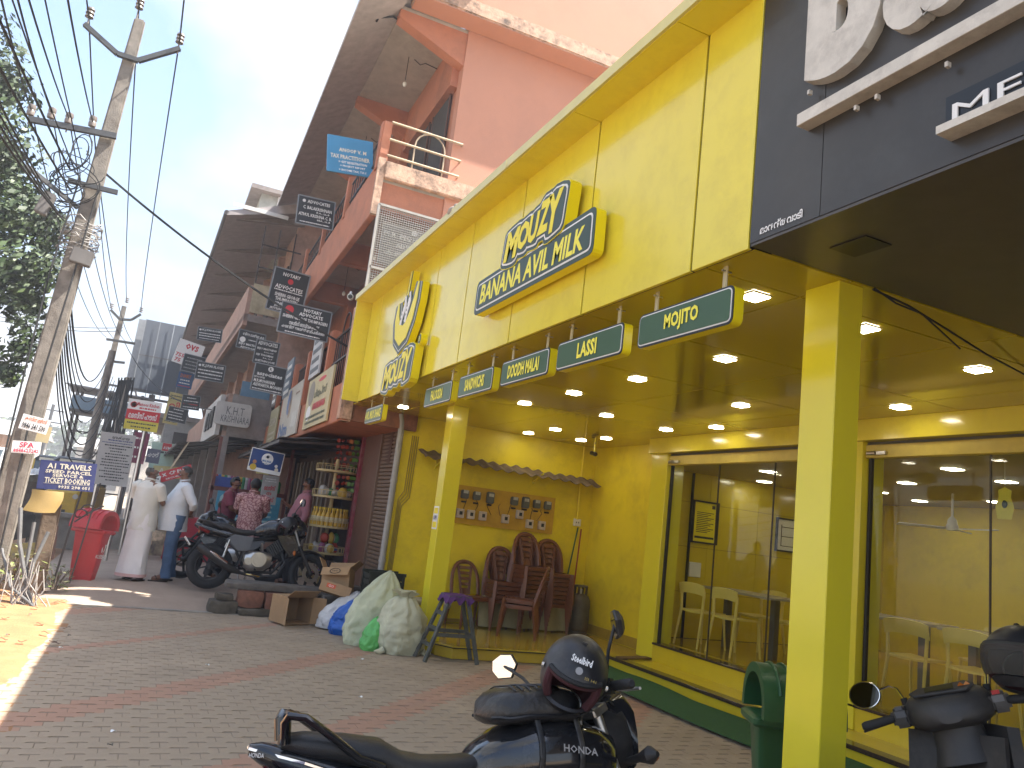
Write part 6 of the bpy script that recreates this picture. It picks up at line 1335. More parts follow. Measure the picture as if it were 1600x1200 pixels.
# full-face style open helmet
HELM = mat('matt_helmet_black', (.025, .025, .028), .38, var=.15, scale=3, dirt=(.12, .11, .10), dirt_amt=.3, dscale=6)
LIN = mat('maroon_lining', (.06, .018, .022), .9)
def helmet(label, M, print_=True, visor=False):
    t = T('helmet', label, 'helmet')
    t.matrix_basis = M; n, mrow = 32, 16
    def pt(u, v, r_=1.0):
        a = u*2*math.pi; e = -.95+v*(math.pi/2+.95)
        x, y, z = math.cos(e)*math.cos(a), math.cos(e)*math.sin(a), math.sin(e)
        return Vector((x*.145*r_+(.012 if x > 0 else -.01)*abs(x), y*.122*r_, z*.135*r_))
    b = B(); out = {}
    def hole(u, v):
        a = ((u*2*math.pi+math.pi) % (2*math.pi))-math.pi; e = -.95+v*(math.pi/2+.95)
        return abs(a) < .92 and -.62 < e < .28
    fs = []; vs = []
    for j in range(mrow+1):
        for i in range(n): vs.append(pt(i/n, j/mrow))
    for j in range(mrow):
        for i in range(n):
            if not hole((i+.5)/n, (j+.5)/mrow): fs.append((j*n+i, j*n+(i+1) % n, (j+1)*n+(i+1) % n, (j+1)*n+i))
    b.add(vs, fs); b.o('shell', HELM, t, smooth=60, solid=.012, world=False)
    b = B(); vs2 = [p*.9 for p in vs]; b.add(vs2, fs); b.o('lining', LIN, t, smooth=60, world=False)
    b = B(); pts = [pt(a/2/math.pi, (e+.95)/(math.pi/2+.95), 1.01) for a, e in [(-.92+.115*k, .29) for k in range(17)]]
    b.tube(pts, .009, 6); b.o('rim_trim', RUB, t, smooth=True, world=False)
    b = B(); pts = [pt(a/2/math.pi, (e+.95)/(math.pi/2+.95), .9) for a, e in [(-.92, -.62+.1*k) for k in range(9)] + [(-.92+.115*k, .24) for k in range(17)] + [(.92, .18-.1*k) for k in range(9)]]; b.tube(pts, .016, 8); b.o('face_padding', LIN, t, smooth=True, world=False)
    for k in range(5): B().ob(pt(-.06+.03*k+0, .93, 1.0)*1.0, (.02, .006, .006), (0, R(-20), 0)).o('vent', BLKM, t, world=False) if k < 4 else None
    for s_ in (-1, 1): B().cyl((.055, s_*.116, .015), (.055, s_*.124, .015), .009, seg=10).o('visor_screw', STEEL, t, world=False)
    if print_:
        fr = ((.118, -.0, .093), (0, 1, 0), (-.62, 0, .78), (.78, 0, .62)); b = B()
        put_text(b, 'Steelbird', fr, .0, .012, .075, .026, off=.03, res=1, lift=.012); b.o('shell_lettering', SIGNW, t, fixn=False, world=False)
        b = B(); b.prism([(.013*math.cos(k*.52), -.027+.013*math.sin(k*.52)) for k in range(12)], (Vector(fr[0])+Vector(fr[3])*.018, *fr[1:]), .001); b.o('shell_badge', mat('grey_print', (.3, .3, .3), .5), t, world=False)
        b = B(); put_text(b, 'ISI 141', fr, .045, -.045, .04, .01, res=1, lift=.026); b.o('shell_code', mat('gold_print', (.4, .3, .08), .5), t, fixn=False, world=False)
    if visor:
        b = B(); b.grid(lambda u, v: pt((-.95+1.9*u)/2/math.pi, (-.55+.8*v+.95)/(math.pi/2+.95), 1.09), 16, 8); b.o('visor', mat('clear_visor', (.55, .52, .45), .05, var=0, trans=.9, ior=1.1), t, smooth=True, world=False)
    else:
        B().tube([(.03, -.1, -.09), (.03, -.05, -.15), (.03, .05, -.15), (.03, .1, -.09)], .006, 5).o('chin_strap', RUB, t, world=False)
    return t
hp = at(897, 1052, 2, 1.075)
helmet('matt black open-face helmet lying tilted on the tank bag', Matrix.Translation(hp) @ Euler((R(-14), R(16), R(-122))).to_matrix().to_4x4() @ Matrix.Scale(.98, 4))
helmet('dull black helmet hung on the far motorcycle handlebar', Matrix.Translation(at(449, 822, 1, 12.2)) @ Euler((R(60), R(40), R(200))).to_matrix().to_4x4() @ Matrix.Scale(1.05, 4), print_=False)
# tank bag
bg_ = T('tank_bag', 'scuffed black tank bag with a zip strapped on the near motorcycle', 'bag'); bg_.matrix_basis = MAM
LEATH = mat('scuffed_black_leather', (.018, .018, .019), .32, var=.3, scale=5, bump=.35, bscale=50, dirt=(.12, .10, .08), dirt_amt=.35, dscale=7)
def bag(u, v):
    a = 2*math.pi*u; e = .55; c_, s_ = math.cos(a), math.sin(a)
    k = (1-abs(2*v-1)**6)
    x = .12+.42*(v-.5); y = math.copysign(abs(c_)**e, c_)*(.165*k+.01); z = .975+.02*(v-.5)+math.copysign(abs(s_)**e, s_)*((.075 if s_ > 0 else .05)*k+.004)+.02*math.sin(v*3)+.006*noise.noise(Vector((x*20, y*20, s_*3)))
    return Vector((x, y, z))
b = B(); b.rings([[bag(k/28, j/14) for k in range(28)] for j in range(15)]); o = b.o('bag_body', LEATH, bg_, smooth=True, world=False)
for u_, d_y in ((.97, .003), (.53, -.003)): B().tube([bag(u_, j/28)+Vector((0, d_y, -.002)) for j in range(2, 27)], .007, 6).o('zip', BLKM, bg_, smooth=True, world=False)
B().tube([bag(.53, .92)+Vector((0, -.012, 0)), bag(.53, .92)+Vector((0, -.014, -.05))], .004, 5).o('zip_pull', STEEL, bg_, world=False)
b = B()
for k in range(7): b.tube([bag(.12+.26*q/10, .25+k*.07)+Vector((0, 0, .004)) for q in range(11)], .0035, 4)
b.o('stitching', BLKM, bg_, world=False)
for s_ in (-1, 1):
    for x in (.1, .26): B().tube([(x, s_*.155, .965), (x+.005, s_*.168, .93), (x+.01, s_*.192, .88), (x+.012, s_*.197, .83), (x+.012, s_*.18, .75)], .011, 6, flat=.35).o('strap', LEATH, bg_, world=False)
# ------------------------------------------------------------------ scooter at the right edge
SCG = mat('dusty_charcoal_plastic', (.035, .033, .032), .5, var=.12, scale=4, dirt=(.12, .10, .08), dirt_amt=.3, dscale=5)
sc = T('scooter', 'dusty black scooter at the right edge facing along the shopfront', 'scooter')
kw = dict(parent=sc, world=False)
rk_ = R(26); SS = Matrix.Translation((.17, 0, .9)) @ Matrix.Rotation(R(30), 4, Vector((-math.sin(rk_), 0, math.cos(rk_)))) @ Matrix.Translation((-.17, 0, -.9))
B(SS).rings([ring(.33, .98, .03, .02, .8, 20), ring(.28, 1.0, .13, .06, .7, 20), ring(.20, 1.01, .19, .085, .7, 20), ring(.12, 1.0, .175, .085, .7, 20), ring(.06, .985, .12, .06, .75, 20), ring(.03, .97, .05, .03, .8, 20)]).o('handlebar_cowl', SCG, smooth=True, **kw)
B(SS).rings([ring(.24, .93, .12, .05, .8, 18), ring(.22, .88, .10, .05, .8, 18)]).lathe([(.13, .78), (.105, .85), (.10, .92), (.12, .98)], (.17, 0, 0), 18, sx=.8, sy=1.05).o('column_cover', SCG, smooth=True, **kw)
# sloping instrument panel
ip = B(SS).prism([(-.12, -.045), (.10, -.06), (.135, .0), (.10, .055), (-.10, .045), (-.14, .0)], ((.105, .0, 1.075), (0, -1, 0), (.55, 0, .35), (-.5, 0, .86)), .014).o('instrument_panel', DUSTB, bevel=.004, **kw)
B(SS).prism([(-.07, -.028), (.05, -.032), (.05, .028), (-.07, .024)], ((.098, 0, 1.088), (0, -1, 0), (.55, 0, .35), (-.5, 0, .86)), .003).o('display', mat('lcd', (.05, .045, .02), .15), ip, world=False)
for u, c_ in ((.08, AMB), (.105, mat('orange_lamp', (.6, .25, .08), .3))): B(SS).prism([(u-.012, -.02), (u+.012, -.02), (u, .02)], ((.097, 0, 1.089), (0, -1, 0), (.55, 0, .35), (-.5, 0, .86)), .003).o('warning_light', c_, ip, world=False)
for s_ in (-1, 1):
    B(SS).ob((.15, s_*.20, 1.0), (.09, .08, .085), (0, R(-10), R(-8*s_))).o('switch_housing', SCG, bevel=.016, **kw)
    B(SS).tube([(.14, s_*.23, 1.0), (.105, s_*.36, .985), (.10, s_*.375, .985)], [.018, .02, .013], 12).o('grip', RUB, smooth=True, **kw)
    B(SS).tube([(.2, s_*.22, .995), (.2, s_*.28, .985), (.14, s_*.38, .965)], [.008, .008, .006], 6).o('brake_lever', DUSTB, smooth=True, **kw)
    o = B(SS).ob((.105, s_*.20, 1.01), (.006, .045, .028), (0, R(-10), R(-8*s_))).o('switch_panel', GREYP, **kw)
    B(SS).ob((.10, s_*.20, 1.035), (.012, .03, .016), (0, R(-10), R(-8*s_))).o('switch_button', mat('red_button', (.4, .02, .02), .4) if s_ < 0 else GREYP, **kw)
    mp_ = (.22, s_*.34, 1.12)
    B(SS).tube([(.18, s_*.17, 1.06), (.19, s_*.19, 1.12), (.20, s_*.22, 1.14), mp_], .006, 6).o('mirror_stem', CHROME, smooth=True, **kw); B(SS).cyl((.18, s_*.17, 1.03), (.185, s_*.175, 1.075), .015).o('mirror_boot', RUB, **kw)
    Mm = SS @ Matrix.Translation(mp_) @ Euler((0, R(6), R(-12*s_))).to_matrix().to_4x4()
    mo = B(Mm).rings([[Vector((dx, .072*q*math.cos(k*math.pi/10), .058*q*math.sin(k*math.pi/10))) for k in range(20)] for dx, q in ((-.005, 1.0), (.004, 1.05), (.018, .9), (.03, .5))]).o('mirror', DUSTB, smooth=40, **kw)
    B(Mm).add([Vector((-.006, .069*math.cos(k*math.pi/10), .055*math.sin(k*math.pi/10))) for k in range(20)], [tuple(range(20))]).o('mirror_glass', mat('dark_mirror', (.06, .06, .06), .03, metal=1, var=0), mo, world=False)
    B(Mm).tube([(-.005, .073*math.cos(k*math.pi/12), .059*math.sin(k*math.pi/12)) for k in range(24)], .003, 5, closed=True).o('mirror_rim', CHROME, mo, world=False)
# apron, floor, seat, wheels
B().grid(lambda u, v: Vector((.20+.12*v-.10*(2*u-1)**2, (u-.5)*(.46+.06*math.sin(v*3)), .30+.64*v)), 12, 8).o('leg_shield', SCG, smooth=True, solid=.05, **kw)
B().grid(lambda u, v: Vector((.08+.10*v-.03*(2*u-1)**2, (u-.5)*.44, .34+.56*v)), 10, 6).o('inner_apron', DUSTB, smooth=True, solid=.02, **kw)
b = B().prism([(-.05, .03), (.03, .055), (.055, 0), (.03, -.055), (-.05, -.035)], ((.155, -.04, .74), (0, -1, 0), (.2, 0, .98), (-.98, 0, .2)), .006); o = b.o('key_plate', BLKM, **kw)
o2 = B().cyl((.148, -.055, .742), (.14, -.055, .744), .034, seg=20).o('key_badge', mat('badge_silver', (.42, .45, .48), .3, metal=.5), o, world=False)
for a in range(4): B().cyl((.1405, -.055+.018*math.cos(a*1.57), .744+.018*math.sin(a*1.57)), (.138, -.055+.018*math.cos(a*1.57), .745+.018*math.sin(a*1.57)), .007, seg=8).o('key_hole', BLKM, o, world=False)
B().tube([(.24, .26, .86), (.22, .265, .6), (.18, .25, .36)], .012, 8).tube([(.24, -.26, .86), (.22, -.265, .6), (.18, -.25, .36)], .012, 8).o('shield_trim', CHROME, smooth=True, **kw)
B().box(-.35, .2, -.16, .16, .26, .33).o('floorboard', DUSTB, bevel=.02, **kw)
B().rings([ring(-.30, .55, .14, .14), ring(-.45, .58, .17, .17), ring(-.75, .6, .17, .16), ring(-1.0, .64, .13, .1), ring(-1.12, .68, .05, .04)]).o('rear_body', SCG, smooth=True, **kw)
B().rings([ring(-.3, .70, .11, .03), ring(-.45, .72, .14, .045), ring(-.7, .73, .15, .045), ring(-.98, .75, .11, .04)]).o('seat', SEATM, smooth=True, **kw)
wheel('front_wheel', sc, .50, .22, .1, False); wheel('rear_wheel', sc, -.75, .22, .1, False)
B().tube([(.24, 0, .85), (.36, 0, .5), (.5, .07, .22)], .025, 8).o('fork', DUSTB, **kw)
B().rings([ring(.30, .46, .09, .03), ring(.46, .49, .1, .035), ring(.62, .44, .07, .02)]).o('front_mudguard', SCG, smooth=True, **kw)
sc.matrix_basis = Matrix.Translation((3.27, 2.24, .018)) @ Matrix.Rotation(R(5), 4, 'Z') @ Matrix.Rotation(R(-10), 4, 'X')
helmet('black full helmet with a clear visor hanging on the scooter mirror', Matrix.Translation((sc.matrix_basis @ SS @ Vector((.20, -.36, 1.15)))+Vector((-.075, -.045, -.01))) @ Euler((R(12), R(-10), R(170))).to_matrix().to_4x4() @ Matrix.Scale(1.12, 4), print_=False, visor=True)
# ------------------------------------------------------------------ swing-top bins
def bin_(name, label, m, x, y, z, rz, h, lean=0):
    t = T(name, label, 'bin'); s = h/1.0
    def sq(w_, d, z_, r_=.04): return [Vector((px*w_/.1*.1, py, z_)) for px, py in [(q[0], q[1]*d/w_) for q in rrect(w_, w_, r_, 3)]]
    B().rings([sq(.30, .28, 0), sq(.32, .30, .02), sq(.44, .40, .66), sq(.45, .41, .70)]).o('body', m, t, smooth=30, world=False)
    B().rings([sq(.52, .47, .685), sq(.54, .49, .70), sq(.54, .49, .725), sq(.50, .45, .74)]).o('rim', m, t, smooth=30, world=False)
    # dome lid: arched hood, open at both ends
    b = B()
    prof = [(.235*math.cos(R(a)), .74+.26*math.sin(R(a))**.8 if 0 < a < 180 else .74) for a in range(0, 181, 12)]
    outer = [[Vector((x_, yy, z_)) for x_, z_ in prof] for yy in (-.215, -.2, .2, .215)]
    inner = [[Vector((x_*.80, yy, .74+(z_-.74)*.80)) for x_, z_ in prof] for yy in (-.215, .215)]
    n = len(prof); vs = [p for r_ in outer for p in r_]; fs = []
    for j in range(3):
        for i in range(n-1): fs.append((j*n+i, j*n+i+1, (j+1)*n+i+1, (j+1)*n+i))
    k0 = len(vs); vs += inner[0] + inner[1]
    for i in range(n-1):
        fs.append((i, i+1, k0+i+1, k0+i)); fs.append((3*n+i, 3*n+i+1, k0+n+i+1, k0+n+i)); fs.append((k0+i, k0+i+1, k0+n+i+1, k0+n+i))
    b.add(vs, fs); b.o('lid', m, t, smooth=40, world=False)
    b = B()
    for q in range(5):
        yy = -.13+.065*q; b.tube([Vector((x_*1.015, yy, .74+(z_-.74)*1.02)) for x_, z_ in prof[2:-2]], .009, 5)
    b.o('lid_ribs', m, t, smooth=True, world=False)
    for ang, dx in ((0, 0), (90, 0)):
        b = B(Matrix.Rotation(R(ang), 4, 'Z'))
        # wall of the tapered body at mid height
        wv = .395/2 if ang == 0 else .42/2
        fr = ((0, -wv-.0, .46), (1, 0, 0), (0, -.09, .996), (0, -1, -.09))
        put_text(b, 'KLEENO', fr, 0, -.07, .25, .048, off=.015, lift=.006)
        b.add([Vector(fr[0])+Vector(fr[1])*u+Vector(fr[2])*v+Vector(fr[3])*.0065 for u, v in ((-.028, -.02), (-.045, .03), (-.03, .07), (-.022, .03), (-.012, -.005))], [(0, 1, 2, 3, 4)])
        b.add([Vector(fr[0])+Vector(fr[1])*u+Vector(fr[2])*v+Vector(fr[3])*.0065 for u, v in ((.0, -.03), (.03, .01), (.038, .09), (.005, .095), (.018, .04))], [(0, 1, 2, 3, 4)])
        put_text(b, 'by nilkamal' if False else 'bins', fr, .03, -.095, .04, .012, lift=.006)
        b.o('lettering', SIGNW, t, fixn=False, world=False)
    t.matrix_basis = Matrix.Translation((x, y, z)) @ Matrix.Rotation(rz, 4, 'Z') @ Matrix.Rotation(lean, 4, 'Y') @ Matrix.Scale(s, 4)
    return t
bin_('litter_bin', 'red plastic swing-top litter bin with white logo standing in the path edge', mat('red_bin_plastic', (.50, .018, .028), .35, var=.05, dirt=(.4, .06, .04), dirt_amt=.25), -.55, 12.55, .09, R(60), 1.04, R(3))
bin_('litter_bin', 'green plastic swing-top litter bin behind the near yellow pillar', mat('green_bin_plastic', (.022, .085, .03), .35, var=.05), 3.36, 3.32, .02, R(62), .98)
# ------------------------------------------------------------------ rubbish sacks, cartons, crate
def sack(label, c, r, h, m, seed, lean=(0, 0), neck=.25, tip=None, squash=1.0, name='sack'):
    rnd = random.Random(seed); rows, n = 40, 72; rs = []
    for j in range(rows+1):
        v = j/rows
        prof = (.82+.18*math.sin(min(1, v/.25)*math.pi/2)) if v < .25 else (1.0 if v < .5 else 1.0-(1-neck)*((v-.5)/.5)**1.6)
        ring_ = []
        for k in range(n):
            a = 2*math.pi*k/n; d = Vector((math.cos(a), math.sin(a), v*2.2))
            w_ = 1+.13*noise.noise(d*1.3+Vector((seed, 0, 0)))+.05*noise.noise(d*4+Vector((0, seed, 0)))
            fold = .03*math.sin(a*9+seed+v*2.5+2*noise.noise(d*2))*(.2+v*1.6) + .16*(abs(noise.noise(d*2.6+Vector((seed, 3, 0))))-.2) + .09*(abs(noise.noise(d*6+Vector((seed, 7, 0))))-.2)
            q = r*prof*(w_+fold)
            zz = h*v + .025*noise.noise(d*3)*v
            x = c[0]+lean[0]*v**1.4+q*math.cos(a); y = c[1]+lean[1]*v**1.4+q*math.sin(a)*squash
            ring_.append(Vector((x, y, c[2]+zz-(.0 if v > 0 else .0))))
        rs.append(ring_)
    b = B(); b.rings(rs)
    o = b.o(name, m, smooth=True); tag(o, label, 'sack', 'rubbish sacks by the far pillar')
    return o
def weave(name, col):
    m = mat(name, col, .55, var=.12, scale=5, dirt=tuple(x*.6 for x in col), dirt_amt=.4, dscale=3); t = m.node_tree; bs = t.nodes['Principled BSDF']
    c_ = nd(t, 'ShaderNodeTexCoord'); w1 = nd(t, 'ShaderNodeTexWave', Scale=34.0, Distortion=.6); w2 = nd(t, 'ShaderNodeTexWave', Scale=34.0, Distortion=.6, bands_direction='Z'); t.links.new(c_.outputs['Object'], w1.inputs[0]); t.links.new(c_.outputs['Object'], w2.inputs[0])
    ad = nd(t, 'ShaderNodeMath', operation='ADD'); t.links.new(w1.outputs['Fac'], ad.inputs[0]); t.links.new(w2.outputs['Fac'], ad.inputs[1])
    bp = nd(t, 'ShaderNodeBump', Strength=.35); bp.inputs['Distance'].default_value = .01; t.links.new(ad.outputs[0], bp.inputs['Height']); t.links.new(bp.outputs[0], bs.inputs['Normal'])
    src = bs.inputs['Base Color'].links[0].from_socket; mm = nd(t, 'ShaderNodeMixRGB', blend_type='MULTIPLY'); mm.inputs[0].default_value = .22; t.links.new(src, mm.inputs[1]); t.links.new(ad.outputs[0], mm.inputs[2]); t.links.new(mm.outputs[0], bs.inputs['Base Color'])
    return m
WV = weave('woven_sack', (.56, .56, .40)); WV2 = weave('pale_woven_sack', (.52, .55, .38))
sack('plump tied pale woven sack nearest the far yellow pillar', (3.0, 8.98, .0), .29, .62, WV, 3, (.0, .05), .42, squash=.8)
o = bpy.data.objects['sack']
b = B(); rs = []
for j in range(6):
    rs.append([Vector((3.0+(.085-.04*math.sin(j*.75)+.008*j)*(1+.25*math.sin(5*2*math.pi*k/20+j))*math.cos(2*math.pi*k/20), 9.03+(.075-.03*math.sin(j*.75)+.006*j)*(1+.2*math.sin(7*2*math.pi*k/20))*math.sin(2*math.pi*k/20), .59+.02*j+.018*math.sin(k*1.3))) for k in range(20)])
b.rings(rs).o('gathered_mouth', WV, o, smooth=True)
b = B()
for k, (x, y) in enumerate(((2.72, 8.86), (3.28, 8.86))): b.tube([(x+(.05 if k == 0 else -.05), y, .05), (x, y, .02), (x+(-.06 if k == 0 else .06), y-.02, .03)], [.04, .035, .01], 8)
b.o('corner_ears', WV, o, smooth=True)
sack('slumped pale woven sack with a raised pointed mouth behind the plump one', (2.72, 9.45, .0), .31, .86, WV2, 11, (.22, .1), .10, squash=.8)
sack('crumpled bright green plastic bag squeezed between the woven sacks', (2.69, 9.05, .0), .15, .36, mat('green_bag', (.13, .48, .13), .35, var=.15, bump=.4, bscale=25), 21, (.04, .02), .3, squash=.7, name='plastic_bag')
sack('blue plastic bag of rubbish leaning left of the woven sacks', (2.62, 10.1, .0), .22, .42, mat('blue_bag', (.015, .10, .42), .35, var=.25, bump=.5, bscale=18), 31, (.12, .05), .3, squash=.8, name='plastic_bag')
sack('white printed bag lying behind the blue plastic bag', (2.55, 10.45, .02), .25, .46, mat('white_bag', (.50, .50, .50), .4, var=.3, scale=3), 41, (.3, .1), .25, squash=.7, name='plastic_bag')
def carton(label, M, w_, d, h, flaps=True, mark=None, tape=None):
    t = T('carton', label, 'carton', M.translation, group='cardboard cartons by the steps')
    q = .006
    for nm, (x0, x1, y0, y1, z0, z1) in (('side', (-w_/2, w_/2, -d/2, -d/2+q, 0, h)), ('side', (-w_/2, w_/2, d/2-q, d/2, 0, h)), ('side', (-w_/2, -w_/2+q, -d/2+q, d/2-q, 0, h)), ('side', (w_/2-q, w_/2, -d/2+q, d/2-q, 0, h)), ('bottom', (-w_/2, w_/2, -d/2, d/2, -q, 0))):
        B(M).box(x0, x1, y0, y1, z0, z1).o(nm, CARD, t)
    if flaps:
        for k, (ax, s_) in enumerate((('x', -1), ('x', 1), ('y', -1), ('y', 1))):
            a = R([25, 50, 140, 35][k]); L_ = d*.5
            if ax == 'y': o0 = Vector((0, s_*d/2, h)); U = Vector((1, 0, 0)); V = Vector((0, s_*math.sin(a), math.cos(a))); W2 = w_
            else: o0 = Vector((s_*w_/2, 0, h)); U = Vector((0, 1, 0)); V = Vector((s_*math.sin(a), 0, math.cos(a))); W2 = d
            N = U.cross(V); fl_ = B(M).prism([(-W2/2, 0), (W2/2, 0), (W2/2*.97, L_), (-W2/2*.97, L_)], (o0, U, V, N), .006).o('flap', CARD, t)
            if mark and k == 2:
                b = B(M); b.tube([o0+V*(L_*.5)+U*(.07*math.cos(j*.52))+V*(.05*math.sin(j*.52))-N*.003 for j in range(12)], .005, 4, closed=True); put_text(b, 'GAS', (o0+V*(L_*.5)-N*.003, -U, V, -N), 0, 0, .08, .03, res=1); b.o('print', mat('box_print', (.03, .03, .03), .7), fl_)
    if tape:
        b = B(M); b.box(-w_*.3, 0, -d/2-.003, -d/2-.001, h*.4, h*.8); b.o('orange_label', mat('orange_label', (.6, .10, .03), .5), t)
        b = B(M); put_text(b, 'GO', ((-w_*.15, -d/2-.004, h*.6), (1, 0, 0), (0, 0, 1), (0, -1, 0)), 0, 0, w_*.18, h*.25, res=1); b.o('label_lettering', SIGNW, t, fixn=False)
    return t
carton('open carton lying on its side on the paving before the stone blocks', Matrix.Translation((2.03, 10.72, .19)) @ Euler((R(90), 0, R(24))).to_matrix().to_4x4() @ Matrix.Translation((0, 0, -.16)), .42, .34, .32)
carton('open carton with raised printed flap tilted on the stones beside the crate', Matrix.Translation((2.62, 10.85, .47)) @ Euler((R(-12), R(-6), R(-28))).to_matrix().to_4x4(), .38, .30, .27, mark=True)
carton('flattened carton with an orange label propped under the printed one', Matrix.Translation((2.55, 10.65, .42)) @ Euler((R(-14), R(10), R(-26))).to_matrix().to_4x4(), .42, .2, .13, flaps=False, tape=True)
cr = T('crate', 'black plastic crate standing behind the woven sacks', 'crate', (3.1, 10.3, .3))
CRT = mat('black_green_crate', (.02, .026, .022), .5); 
B().box(2.86, 3.32, 10.15, 10.5, .36, .385).o('base', CRT, cr)
for k in range(5):
    z = .385+k*.078
    b = B().box(2.86, 3.32, 10.15, 10.165, z, z+.064).box(2.86, 3.32, 10.485, 10.5, z, z+.064).box(2.86, 2.875, 10.165, 10.485, z, z+.064).box(3.305, 3.32, 10.165, 10.485, z, z+.064); b.o('slat_ring', CRT, cr)
b = B()
for x, y in ((2.85, 10.14), (3.30, 10.14), (2.85, 10.48), (3.30, 10.48), (3.08, 10.145)): b.box(x, x+.03, y, y+.03, .37, .79)
b.box(2.84, 3.34, 10.13, 10.155, .76, .80); b.box(2.84, 3.34, 10.495, 10.52, .76, .80); b.o('corner_posts', CRT, cr)
# ------------------------------------------------------------------ stones of the broken retaining edge
STN = [mat('laterite_block', (.22, .10, .065), .95, var=.3, scale=9, bump=.8, dirt=(.09, .06, .045), dirt_amt=.6, dscale=5), mat('grey_block', (.13, .115, .10), .95, var=.3, scale=9, bump=.8, dirt=(.07, .065, .05), dirt_amt=.6), mat('mossy_block', (.10, .085, .065), .95, var=.4, scale=9, bump=.8, dirt=(.05, .05, .025), dirt_amt=.6)]
def stone(label, x0, x1, y0, y1, z0, z1, m, rz=0, seed=0, grp='stone blocks along the broken path edge'):
    c = Vector(((x0+x1)/2, (y0+y1)/2, (z0+z1)/2)); b = B(); nx, ny, nz_ = max(2, int((x1-x0)/.06)), 4, 4
    M_ = Matrix.Translation(c) @ Matrix.Rotation(rz, 4, 'Z'); hx_, hy_, hz_ = (x1-x0)/2, (y1-y0)/2, (z1-z0)/2
    bm = bmesh.new(); bmesh.ops.create_cube(bm, size=2); bmesh.ops.subdivide_edges(bm, edges=bm.edges[:], cuts=3, use_grid_fill=True)
    for v in bm.verts:
        q = v.co.copy(); k = sum(1 for t_ in q if abs(t_) > .99)
        q *= (1-.03*(k-1)*(2 if k == 3 else 1)); p = Vector((q.x*hx_, q.y*hy_, q.z*hz_)); p += Vector((noise.noise(p*9+c), noise.noise(p*9+c*2), noise.noise(p*9+c*3)))*.018; v.co = M_ @ p
    me = bpy.data.meshes.new('stone_block'); bm.to_mesh(me); bm.free(); me.materials.append(m); me.polygons.foreach_set('use_smooth', [True]*len(me.polygons)); me.set_sharp_from_angle(angle=R(35))
    o = bpy.data.objects.new('stone_block', me); COL.objects.link(o); tag(o, label, 'stone', grp)
stone('long grey slab laid on top of the block row under the motorcycle', 1.22, 2.62, 11.25, 11.62, .325, .42, STN[1], R(-3))
stone('reddish block at the left end below the long slab', 1.40, 1.74, 11.22, 11.5, .10, .32, STN[0]); stone('reddish middle block below the long slab', 1.76, 2.07, 11.2, 11.5, .09, .315, STN[0]); stone('dull red block right of the middle one below the long slab', 2.09, 2.46, 11.22, 11.5, .11, .32, STN[0])
stone('small dark stone lying left of the reddish blocks', 1.12, 1.34, 11.25, 11.45, .17, .255, STN[2], R(8)); stone('rough footing stone under the small dark stone', 1.05, 1.42, 11.2, 11.5, 0, .165, STN[2])
stone('mossy footing stone under the reddish blocks', 1.42, 2.0, 11.16, 11.5, 0, .095, STN[2]); stone('mossy footing stone behind the fallen carton', 2.01, 2.62, 11.14, 11.5, 0, .10, STN[2])
stone('grey slab leaning beside the rack foot', 2.74, 3.16, 11.3, 11.6, .36, .47, STN[1], R(-8)); stone('wide grey concrete block behind the blue bag', 2.5, 3.2, 11.1, 11.5, .04, .35, STN[1]); stone('low stone block at the drainpipe foot', 3.2, 3.8, 10.95, 11.3, .0, .2, STN[2])
stone('thin broken tile shard on the wide grey block', 2.62, 2.86, 10.95, 11.2, .352, .40, STN[1], R(15))
# scraps of litter on the paving
rnd = random.Random(5)
for k, (px, py, c_) in enumerate(((324, 1039, 0), (563, 1089, 0), (566, 1030, 0), (108, 993, 1), (177, 1143, 0), (530, 982, 1), (172, 1164, 1), (860, 1000, 0), (1068, 1043, 0), (47, 960, 1), (12, 992, 1), (95, 1012, 0))):
    p = at(px, py, 2, .026); o = B().grid(lambda u, v: p+Vector(((u-.5)*.032, (v-.5)*.02, .004+.006*math.sin(u*5+v*3+k))), 4, 3).o('litter_scrap', SIGNW if c_ == 0 else WOOD, solid=.001); tag(o, 'small scrap of litter lying on the paving', 'litter', 'litter scraps on the paving')
for k in range(14):
    p = at(rnd.uniform(5, 110), rnd.uniform(930, 1010), 2, .03); o = B().grid(lambda u, v: p+Vector(((u-.5)*.07, (v-.5)*.04, .01+.01*math.sin(u*5+k))), 4, 3).o('dry_leaf', mat('dry_leaf', (.12, .06, .03), .8), solid=.001); tag(o, 'brown dry leaf lying on the orange dirt', 'leaf', 'dry leaves on the dirt')
# ------------------------------------------------------------------ people
SKIN = mat('brown_skin', (.17, .075, .042), .5, var=.1); HAIR = mat('black_hair', (.012, .011, .011), .5, bump=.4, bscale=120); GHAIR = mat('greying_hair', (.05, .045, .042), .6, bump=.4, bscale=120)
def skin_body(t, V, E, name='body', m=SKIN):
    """V: name -> (pos, radius); one continuous skinned surface"""
    names = list(V); me = bpy.data.meshes.new(name); me.from_pydata([V[n][0] for n in names], [(names.index(a), names.index(b)) for a, b in E], []); o = bpy.data.objects.new(name, me); COL.objects.link(o)
    md = o.modifiers.new('skin', 'SKIN'); md.use_smooth_shade = True; sv = me.skin_vertices[0].data
    for i, n in enumerate(names):
        r_ = V[n][1]; sv[i].radius = r_ if isinstance(r_, tuple) else (r_, r_)
    sv[0].use_root = True
    s2 = o.modifiers.new('sub', 'SUBSURF'); s2.levels = 2; s2.render_levels = 2
    dg = bpy.context.evaluated_depsgraph_get(); nm = bpy.data.meshes.new_from_object(o.evaluated_get(dg)); bpy.data.objects.remove(o); bpy.data.meshes.remove(me)
    nm.name = name; nm.materials.clear(); nm.materials.append(m); nm.polygons.foreach_set('use_smooth', [True]*len(nm.polygons))
    o = bpy.data.objects.new(name, nm); COL.objects.link(o); o.parent = t; WM[o] = WM[t]
    return o
